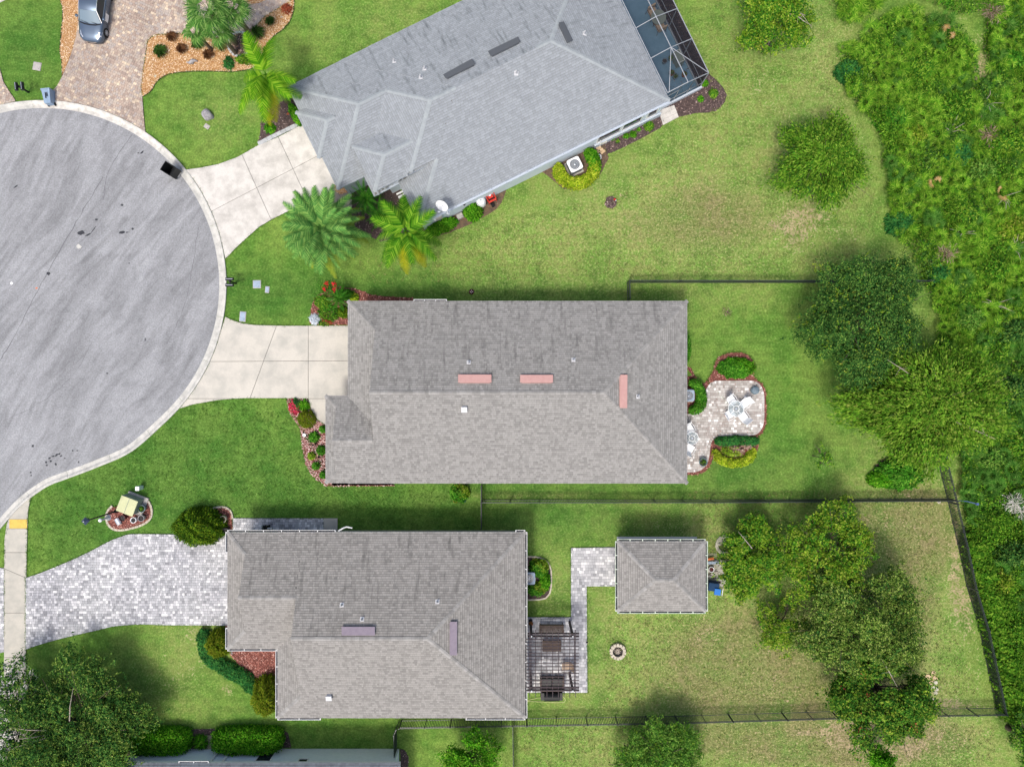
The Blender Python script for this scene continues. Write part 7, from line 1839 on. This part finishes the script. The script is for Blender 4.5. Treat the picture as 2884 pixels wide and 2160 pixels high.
# ---- things by the wall at the U hedge
pot('brown clay pot under the eave by the pool cage mulch strip', 1703, 382, .17, .35, M['terracotta'])
hr = T('hose_reel', 'white ring shaped planter beside the yellow U shaped hedge', 'planter', 1684, 445)
MB().lathe((0, 0, .05), [(.16, 0), (.2, .0), (.22, .14), (.17, .16), (.13, .05)], 22).build('rim', M['whitep'], hr, True); MB().lathe((0, 0, .08), [(.15, 0), (.001, .0)], 16).build('soil', M['dirt'], hr)
ch = T('folding_chair', 'weathered garden chair with a red cushion against the upper house wall', 'chair', 1694, 402, 0, radians(26))
for x in (-.22, .22):
    for y in (-.2, .2): MB().bar((x, y, 0), (x, y, .42), .035).build('leg', M['whitep'], ch)
MB().box((0, 0, .44), (.5, .46, .04)).build('seat', M['whstone'], ch); MB().box((.06, 0, .49), (.3, .34, .07)).build('cushion', mat('red_cushion', G(206, 44, 60), rough=.8), ch, bevel=.03)
for i in range(4): MB().box((-.24, -.18 + i * .12, .65), (.03, .06, .45)).build('back_slat', M['whitep'], ch)
for i, (x, y) in enumerate(((1686, 418), (1692, 424), (1698, 429), (1684, 428))):
    o = MB().box((0, 0, .03), (.34, .16, .06)).build('paving_brick', M['flag'], None, bevel=.01); o.location = P(x, y); o.rotation_euler = (0, 0, radians(20 + i * 9)); tag(o, ('flat tan brick nearest the garden chair', 'second flat tan brick below the garden chair', 'lowest flat tan brick below the garden chair', 'tan brick lying left of the other loose bricks')[i], 'brick', 'loose bricks by the garden chair')
or_ = T('garden_ornament', 'small red and white ornament on the round dark mulch spot in the upper lawn', 'garden ornament', 1731, 563)
MB().lathe((0, 0, .05), [(.06, 0), (.09, .08), (.05, .16), (.01, .2)], 12, True, True).build('figure', M['redp'], or_, True); MB().lathe((.07, -.06, .05), [(.04, 0), (.05, .06), (.01, .1)], 10, True, True).build('figure', M['whitep'], or_, True)
sp = T('garden_ornament', 'dark red round ornament with white dots in the shaded grass above the middle house', 'garden ornament', 1328, 822)
MB().lathe((0, 0, 0), [(.19, 0), (.17, .06), (.08, .10), (.001, .11)], 14, True).build('disc', M['maroon'], sp, True)
for a in range(4): MB().lathe((.08 * cos(a * 1.57), .08 * sin(a * 1.57), .1), [(.03, 0), (.02, .03)], 8, False, True).build('dot', M['whitep'], sp)
ro = T('ring_ornament', 'small white ring ornament in the pink stone bed', 'garden ornament', 858, 1225); MB().lathe((0, 0, .06), [(.05, 0), (.13, 0), (.12, .08), (.06, .07), (.05, 0)], 18).build('ring', M['whitep'], ro, True)
pot('terracotta pot at the left foot of the flowering bush', 1284, 1409, .13, .25, M['terracotta'], plant='leafyel', z=0)
pot('grey pot at the right foot of the flowering bush', 1308, 1407, .13, .25, M['teal'], plant='leafjun', z=0)
ro = T('sprinkler', 'small white ring sprinkler head by the back fence corner', 'sprinkler', 2644, 1413); MB().lathe((0, 0, 0), [(.10, 0), (.12, .04), (.06, .06), (.04, .02)], 16).build('ring', M['whstone'], ro, True)
ls = MB(P(2680, 1408)).tube([P(2700, 1409, .6), P(2725, 1412, .9), P(2748, 1418, 1.1)], .03, 6).box(P(2752, 1419, 1.15), (.16, .14, .12)).build('water_pipe', mat('slate_blue_pipe', G(70, 90, 140), rough=.6)); ls.location = P(2680, 1408); tag(ls, 'thin blue grey pipe sticking out beyond the back fence corner', 'pipe')
dnc = T('drain_grate', 'small grey drain in the red mulch by the lower house corner', 'drain', 654, 1836); MB().lathe((0, 0, .04), [(.14, 0), (.13, .04), (.001, .04)], 14).build('grate', M['ventgrey'], dnc)

# ---- patio set of the middle house
def patio_chair(label, px, py, face, back=True, group='white chairs round the patio table'):
    root = T('patio_chair', label, 'chair', px, py, 0, face, group)   # +X = facing direction
    seat = MB().ring([[(-.26, -.25, .40), (-.26, .25, .40)], [(0, -.26, .41), (0, .26, .41)], [(.27, -.25, .45), (.27, .25, .45)]], False); seat.build('seat', M['whitep'], root)
    MB().ring([[(-.26, -.25, .41), (-.26, .25, .41)], [(-.36, -.25, .70), (-.36, .25, .70)], [(-.46, -.24, .98), (-.46, .24, .98)]], False).build('backrest', M['whitep'], root)
    for sg in (1, -1):
        MB().tube([(.25, sg * .27, 0), (.30, sg * .29, .35), (.22, sg * .31, .62), (-.2, sg * .31, .64), (-.34, sg * .27, .62)], .016, 7).build('armrest', M['whitep'], root)
        MB().tube([(-.48, sg * .25, 1.0), (-.3, sg * .27, .45), (-.36, sg * .29, 0)], .016, 7).build('back_leg', M['whitep'], root)
        MB().tube([(-.36, sg * .29, .02), (0, sg * .36, .02), (.25, sg * .27, .02)], .014, 6).build('runner', M['whitep'], root)
    MB().tube([(-.47, -.25, .99), (-.47, .25, .99)], .016, 6).build('top_rail', M['whitep'], root)
    return root
patio_chair('white patio chair at the upper left of the round glass table', 2056, 1129, atan2(-(1152 - 1129), 2072 - 2056))
patio_chair('white patio chair at the upper right of the round glass table', 2090, 1137, atan2(-(1152 - 1137), 2072 - 2090))
patio_chair('white patio chair at the lower left of the round glass table', 2052, 1165, atan2(-(1152 - 1165), 2072 - 2052))
patio_chair('white patio chair at the lower right of the round glass table', 2087, 1172, atan2(-(1152 - 1172), 2072 - 2087))
def rtable(label, px, py, r, group=None):
    root = T('round_table', label, 'table', px, py, .7, 0, group)
    MB().lathe((0, 0, .70), [(r, 0), (.001, .0)], 28).build('glass_top', M['glasst'], root)
    MB().tube([(r * cos(t), r * sin(t), .705) for t in np.linspace(0, 2 * pi, 33)], .020, 6).tube([(.2 * cos(t), .2 * sin(t), .71) for t in np.linspace(0, 2 * pi, 25)], .017, 6).build('table_rim', M['whitep'], root)
    for k in range(4):
        a = pi / 4 + k * pi / 2; MB().tube([(cos(a) * .2, sin(a) * .2, .70), (cos(a) * r, sin(a) * r, .69), (cos(a) * r * .9, sin(a) * r * .9, .3), (cos(a) * r, sin(a) * r, 0)], .017, 6).build('leg', M['whitep'], root)
    MB().lathe((0, 0, .71), [(.07, 0), (.06, .03)], 12, False, True).build('hub', M['silver'], root)
rtable('round glass topped table between the four white chairs', 2073, 1151, .52)
rtable('round white garden table half under the right eave of the middle house', 1949, 1234, .42)
patio_chair('white chair just visible above the eave side table', 1938, 1208, radians(-60), group='white chairs under the right eave')
patio_chair('white chair just visible below the eave side table', 1938, 1262, radians(60), group='white chairs under the right eave')
up_ = T('parasol_base', 'round grey lidded pot at the upper right of the patio', 'planter', 2123, 1099)
MB().lathe((0, 0, .07), [(.26, 0), (.28, .1), (.25, .32), (.2, .36), (.1, .38), (.04, .44)], 26, True, True).build('vessel', M['teal'], up_, True)
MB().lathe((0, 0, .42), [(.13, 0), (.10, .04)], 16, False, True).build('lid', M['ventgrey'], up_, True)
pot('grey blue round pot with a small plant at the lower end of the patio', 1976, 1300, .27, .36, M['teal'], plant='leafmaple', z=.07)

# ---- pergola
def pergola():
    x0, x1 = 1484, 1630.5
    hT = 2.62; root = T('pergola', 'dark timber pergola with open slats beside the lower house', 'pergola', 1555, 1850); o0 = root.location
    def Q(px, py, z): return P(px, py, 2.62).xy.to_3d() + Vector((0, 0, z))
    for py in (1786, 1793.5, 1938.5, 1946):
        MB(o0).bar(Q(x0 - 6, py, 2.46), Q(x1 + 1, py, 2.46), .055, .2).build('beam', M['pergola'], root)
    for k in range(9):
        px = 1492 + k * 16.1
        a = Q(px, 1774, 2.64); b = Q(px, 1962, 2.64); MB(o0).bar(a, b, .035, .13).build('rafter', M['pergola'], root)
    for px in (1495.5, 1618):
        MB(o0).bar(Q(px, 1786, 2.6), Q(px, 1946, 2.6), .045, .16).build('rafter', M['pergola'], root)
    for k in range(16):
        py = 1798 + k * 9.55
        MB(o0).bar(Q(x0 - 4, py, 2.745), Q(x1, py, 2.745), .036, .05).build('slat', M['pergola'], root)
    for px, py in ((1497, 1789), (1613, 1789), (1497, 1942), (1613, 1942)):
        q = Q(px, py, 0); MB(o0).box((q.x, q.y, 1.22), (.14, .14, 2.44)).build('post', M['pergola'], root)
        MB(o0).lathe((q.x, q.y, 2.79), [(.05, 0), (.03, .05)], 8, True, True).build('post_cap', M['whitep'], root)
    return root
pergola()
gl = T('globe_lamp', 'copper coloured globe lamp at the top left corner of the pergola', 'lamp', 1494.5, 1747)
MB().lathe((0, 0, .07), [(.14, 0), (.12, .05), (.04, .08), (.04, .5)], 12, True, True).build('stand', M['black'], gl)
MB().lathe((0, 0, .62), [(.04, -.14), (.13, -.07), (.15, 0), (.12, .08), (.04, .14)], 18, True, True).build('globe', M['copper'], gl, True)
def bench(label, px, py, w_, d, rz, m, n=8, name='garden_bench'):
    root = T(name, label, 'bench', px, py, 0, rz)
    for i in range(n): MB().box((0, -d / 2 + d * (i + .5) / n, .44), (w_, d / n - .02, .03)).build('seat_slat', m, root)
    for i in range(4): MB().box((0, d / 2 + .04 + i * .02, .55 + i * .11), (w_, .03, .08)).build('back_slat', m, root)
    for sg in (1, -1):
        for y in (-d / 2 + .04, d / 2 - .02): MB().box((sg * (w_ / 2 - .05), y, .22), (.06, .06, .44)).build('leg', m, root)
        MB().box((sg * (w_ / 2 - .03), 0, .62), (.07, d, .04)).build('armrest', m, root)
bench('brown slatted bench at the top end of the pergola', 1552, 1764, 1.6, .55, 0, M['brown'])
tb = T('coffee_table', 'dark brown square table under the top of the pergola', 'table', 1553, 1812); MB().box((0, 0, .45), (1.26, .72, .05)).build('tabletop', M['brown'], tb, bevel=.01)
for x in (-.55, .55):
    for y in (-.3, .3): MB().box((x, y, .22), (.06, .06, .44)).build('leg', M['brown'], tb)
so = T('outdoor_sofa', 'dark outdoor sofa under the bottom beam of the pergola', 'sofa', 1554, 1915, 0, 0)
MB().box((0, 0, .25), (1.6, .7, .3)).build('base', M['brown'], so, bevel=.02)
for x in (-.38, .38): MB().box((x, .02, .45), (.72, .6, .14)).build('cushion', M['black'], so, bevel=.04)
MB().box((0, -.34, .6), (1.6, .12, .5)).build('backrest', M['brown'], so, bevel=.03)
for x in (-.75, .75): MB().box((x, 0, .5), (.12, .7, .3)).build('armrest', M['brown'], so, bevel=.02)
ac_ = T('garden_armchair', 'tan fabric garden chair at the right side under the pergola', 'chair', 1594, 1869, 0, radians(182))
MB().ring([[(-.25, -.27, .42), (-.25, .27, .42)], [(0, -.28, .40), (0, .28, .40)], [(.3, -.27, .46), (.3, .27, .46)]], False).build('seat', M['tan'], ac_); MB().ring([[(-.25, -.27, .43), (-.25, .27, .43)], [(-.5, -.27, 1.0), (-.5, .27, 1.0)]], False).build('backrest', M['tan'], ac_)
for sg in (1, -1): MB().tube([(.35, sg * .3, 0), (.3, sg * .3, .6), (-.3, sg * .3, .62), (-.4, sg * .3, 0)], .018, 6).build('frame', M['brown'], ac_)
gr = T('barbecue', 'long dark grill at the bottom edge of the pergola patio', 'grill', 1552, 1946, 0, 0)
MB().box((0, 0, .42), (1.45, .5, .84)).build('cabinet', M['black'], gr, bevel=.02); MB().ring([[(-.5, .26 * cos(t), .86 + .24 * sin(t)) for t in np.linspace(0, pi, 9)], [(.5, .26 * cos(t), .86 + .24 * sin(t)) for t in np.linspace(0, pi, 9)]], False).build('hood', M['binblack'], gr, True)
for k in range(5): MB().lathe((-.4 + k * .2, -.27, .78), [(.03, -.02), (.03, .02)], 10, True, True, Matrix.Rotation(radians(90), 3, 'X')).build('knob', M['black'], gr)
hs = MB(P(1540, 1970)).tube([P(x, y, .02) for x, y in spline([(1484, 1972), (1510, 1966), (1560, 1958), (1578, 1957), (1590, 1965), (1591, 1974), (1580, 1977), (1540, 1976), (1484, 1974)], 5)], .016, 5).build('garden_hose', M['hose']); hs.location = P(1540, 1970); tag(hs, 'pale garden hose looped on the grass below the pergola', 'hose')
for (x, y) in ((1652, 1804),):
    s_ = T('garden_light', 'small dark path light at the edge of the grey paver walk', 'garden light', x, y); MB().tube([(0, 0, 0), (0, 0, .3)], .015, 6).build('stake', M['black'], s_); MB().lathe((0, 0, .3), [(.07, 0), (.02, .05)], 10, True, True).build('cap', M['black'], s_)

# ---- fire pit
fp = ring_stones('round tan stone fire pit on the lower lawn', (1739, 1832), .44, 14, M['block'], (.22, .19), .12, 'fire_pit', cat='fire pit', h=.26)
MB().lathe((0, 0, .02), [(.40, 0), (.40, .02), (.001, .05)], 20).build('ash_bed', M['ash'], fp)
chs = MB()
for i in range(9): a = i * .7; chs.bar((.22 * cos(a), .22 * sin(a), .08), (-.18 * cos(a + .5), -.18 * sin(a + .5), .14), .03)
chs.build('charred_log', M['palebark'], fp)
# ---- bits right of the garden building
ring_stones('ring of pale stones under the tree beside the garden building', (2041, 1534), .55, 15, M['whstone'], (.2, .3), .05)
for i, (x, y, rz) in enumerate(((2030, 1520, .5), (2040, 1518, 1.4), (2034, 1524, 2.2), (2026, 1531, .1))):
    rock('flat_stone', ('pale wedge stone at the top left inside the stone ring', 'tall pale stone at the top inside the stone ring', 'small pale stone below the wedge stone in the ring', 'pale stone at the left inside the stone ring')[i], x, y, .2, .13, .12, M['whstone'], 60 + i, rz)
tb = T('storage_trolley', 'blue covered trolley by the garden building, bright blue box on top', 'trolley', 2010, 1650, 0, radians(-8))
MB().box((-.2, .1, .4), (.7, .55, .7)).build('cover', M['bluec'], tb, bevel=.05); MB().box((.05, -.15, .78), (.42, .42, .14)).build('lid', M['bluep'], tb, bevel=.03); MB().tube([(.32, -.36, .2), (.38, -.36, .8), (.38, .12, .8), (.32, .12, .2)], .02, 6).build('handle', M['whitep'], tb)
for y in (-.3, .3): MB().lathe((.3, y, .1), [(.02, -.03), (.1, -.03), (.1, .03), (.02, .03)], 14, True, True, Matrix.Rotation(radians(90), 3, 'X')).build('wheel', M['tyre'], tb)
pot('white round basin near the wall of the garden building', 2000, 1600, .18, .3, M['whitep'], M['maroon'])
pot('small white cup shaped pot below the basin by the garden building', 1997, 1621, .07, .2, M['whitep'])
bo = MB(P(2006, 1585)).bar(P(1992, 1585, .3), P(2024, 1584, .3), .16, .04).build('white_board', M['boxblue']); bo.location = P(2006, 1585); tag(bo, 'long pale board lying by the garden building wall', 'board')
op = MB(P(2000, 1573)).tube([P(1990, 1575, .3), P(2010, 1572, .3)], .09, 10).build('orange_tube', M['orange']); op.location = P(2000, 1573); tag(op, 'orange and red rolled tube by the garden building wall', 'tube')
bdl = T('stick_bundle', 'row of short pale stakes by the garden building wall', 'stakes', 2003, 1562)
for i in range(9): MB().bar((-.26 + i * .07, -.12, .1), (-.24 + i * .068, .14, .14), .025).build('stake', M['whstone'], bdl)
dw2 = MB(P(2008, 1612)).tube([P(1994, 1620, .15), P(2004, 1612, .2), P(2020, 1608, .15)], .03, 6).tube([P(2022, 1608, .1), P(2024, 1630, .1)], .018, 5).build('fallen_branch', M['bark']); dw2.location = P(2008, 1612); tag(dw2, 'dark bent branch on the small stone patio beside the garden building', 'branch')
# flagstones at the right tree
fl = [(2628, 1893, 6), (2613, 1905, 9), (2633, 1909, 8), (2602, 1917, 6), (2620, 1922, 8), (2634, 1921, 6), (2612, 1931, 6), (2626, 1934, 7), (2637, 1940, 6), (2634, 1950, 6), (2627, 1970, 6)]
sfl = T('stepping_stones', 'patch of broken tan flagstones at the foot of the red tinged tree', 'flagstones', 2622, 1920)
for i, (x, y, r_) in enumerate(fl):
    R = random.Random(i); c = P(x, y) - sfl.location; k = 6; pl = [(c.x + r_ / S * cos(2 * pi * j / k + i) * R.uniform(.85, 1.15), c.y + r_ / S * sin(2 * pi * j / k + i) * R.uniform(.75, 1.0)) for j in range(k)]
    MB().prism(pl, -.01, .05).build('flagstone', M['flag'] if i < 5 else M['whstone'], sfl)

# ---- furniture in the pool cage
def dchair(label, px, py, rz, group='chairs in the pool cage'):
    r_ = T('lounge_chair', label, 'chair', px, py, 0, rz, group); r_.location.z = .08
    MB().box((0, 0, .38), (.55, .58, .10)).build('seat', M['tan'], r_, bevel=.03); MB().box((-.32, 0, .62), (.1, .56, .5)).build('backrest', M['tan'], r_, bevel=.03)
    for sg in (1, -1): MB().tube([(.28, sg * .32, 0), (.28, sg * .32, .55), (-.3, sg * .32, .58), (-.34, sg * .32, 0)], .02, 6).build('frame', M['brown'], r_)
dchair('tan cushioned chair at the top of the pool cage table', 1836, 48, radians(-60)); dchair('tan cushioned chair at the bottom of the pool cage table', 1855, 84, radians(115))
t_ = T('round_table', 'round grey table between the two chairs in the pool cage', 'table', 1848, 66); t_.location.z = .08
MB().lathe((0, 0, .68), [(.5, 0), (.5, .03), (.001, .03)], 24).build('tabletop', M['trgrey'], t_); MB().lathe((0, 0, 0), [(.25, 0), (.05, .05), (.05, .68)], 12, True).build('pedestal', M['brown'], t_)
gt = T('grill_cart', 'grey grill cart in the corner of the pool cage', 'grill', 1904, 176, 0, radians(26)); gt.location.z = .08
MB().box((0, 0, .4), (.45, .85, .8)).build('cabinet', M['trgrey'], gt, bevel=.03); MB().tube([(-.2, -.4, .84), (.2, -.4, .84), (.2, .4, .84), (-.2, .4, .84)], .02, 6).build('rail', M['whitep'], gt)
for i, (x, y, lb) in enumerate(((1886, 170, 'potted plant left of the grill cart in the pool cage'), (1889, 212, 'potted plant beside the diagonal brace in the pool cage'), (1899, 222, 'low wide pot near the lower wall of the pool cage'), (1924, 216, 'potted plant by the outer post of the pool cage'), (1869, 179, 'small dark pot standing alone on the blue deck'))):
    pot(lb, x, y, .17, .3, M['terracotta'] if i % 2 else M['teal'], plant='leafgrey' if i != 4 else None, z=.08)
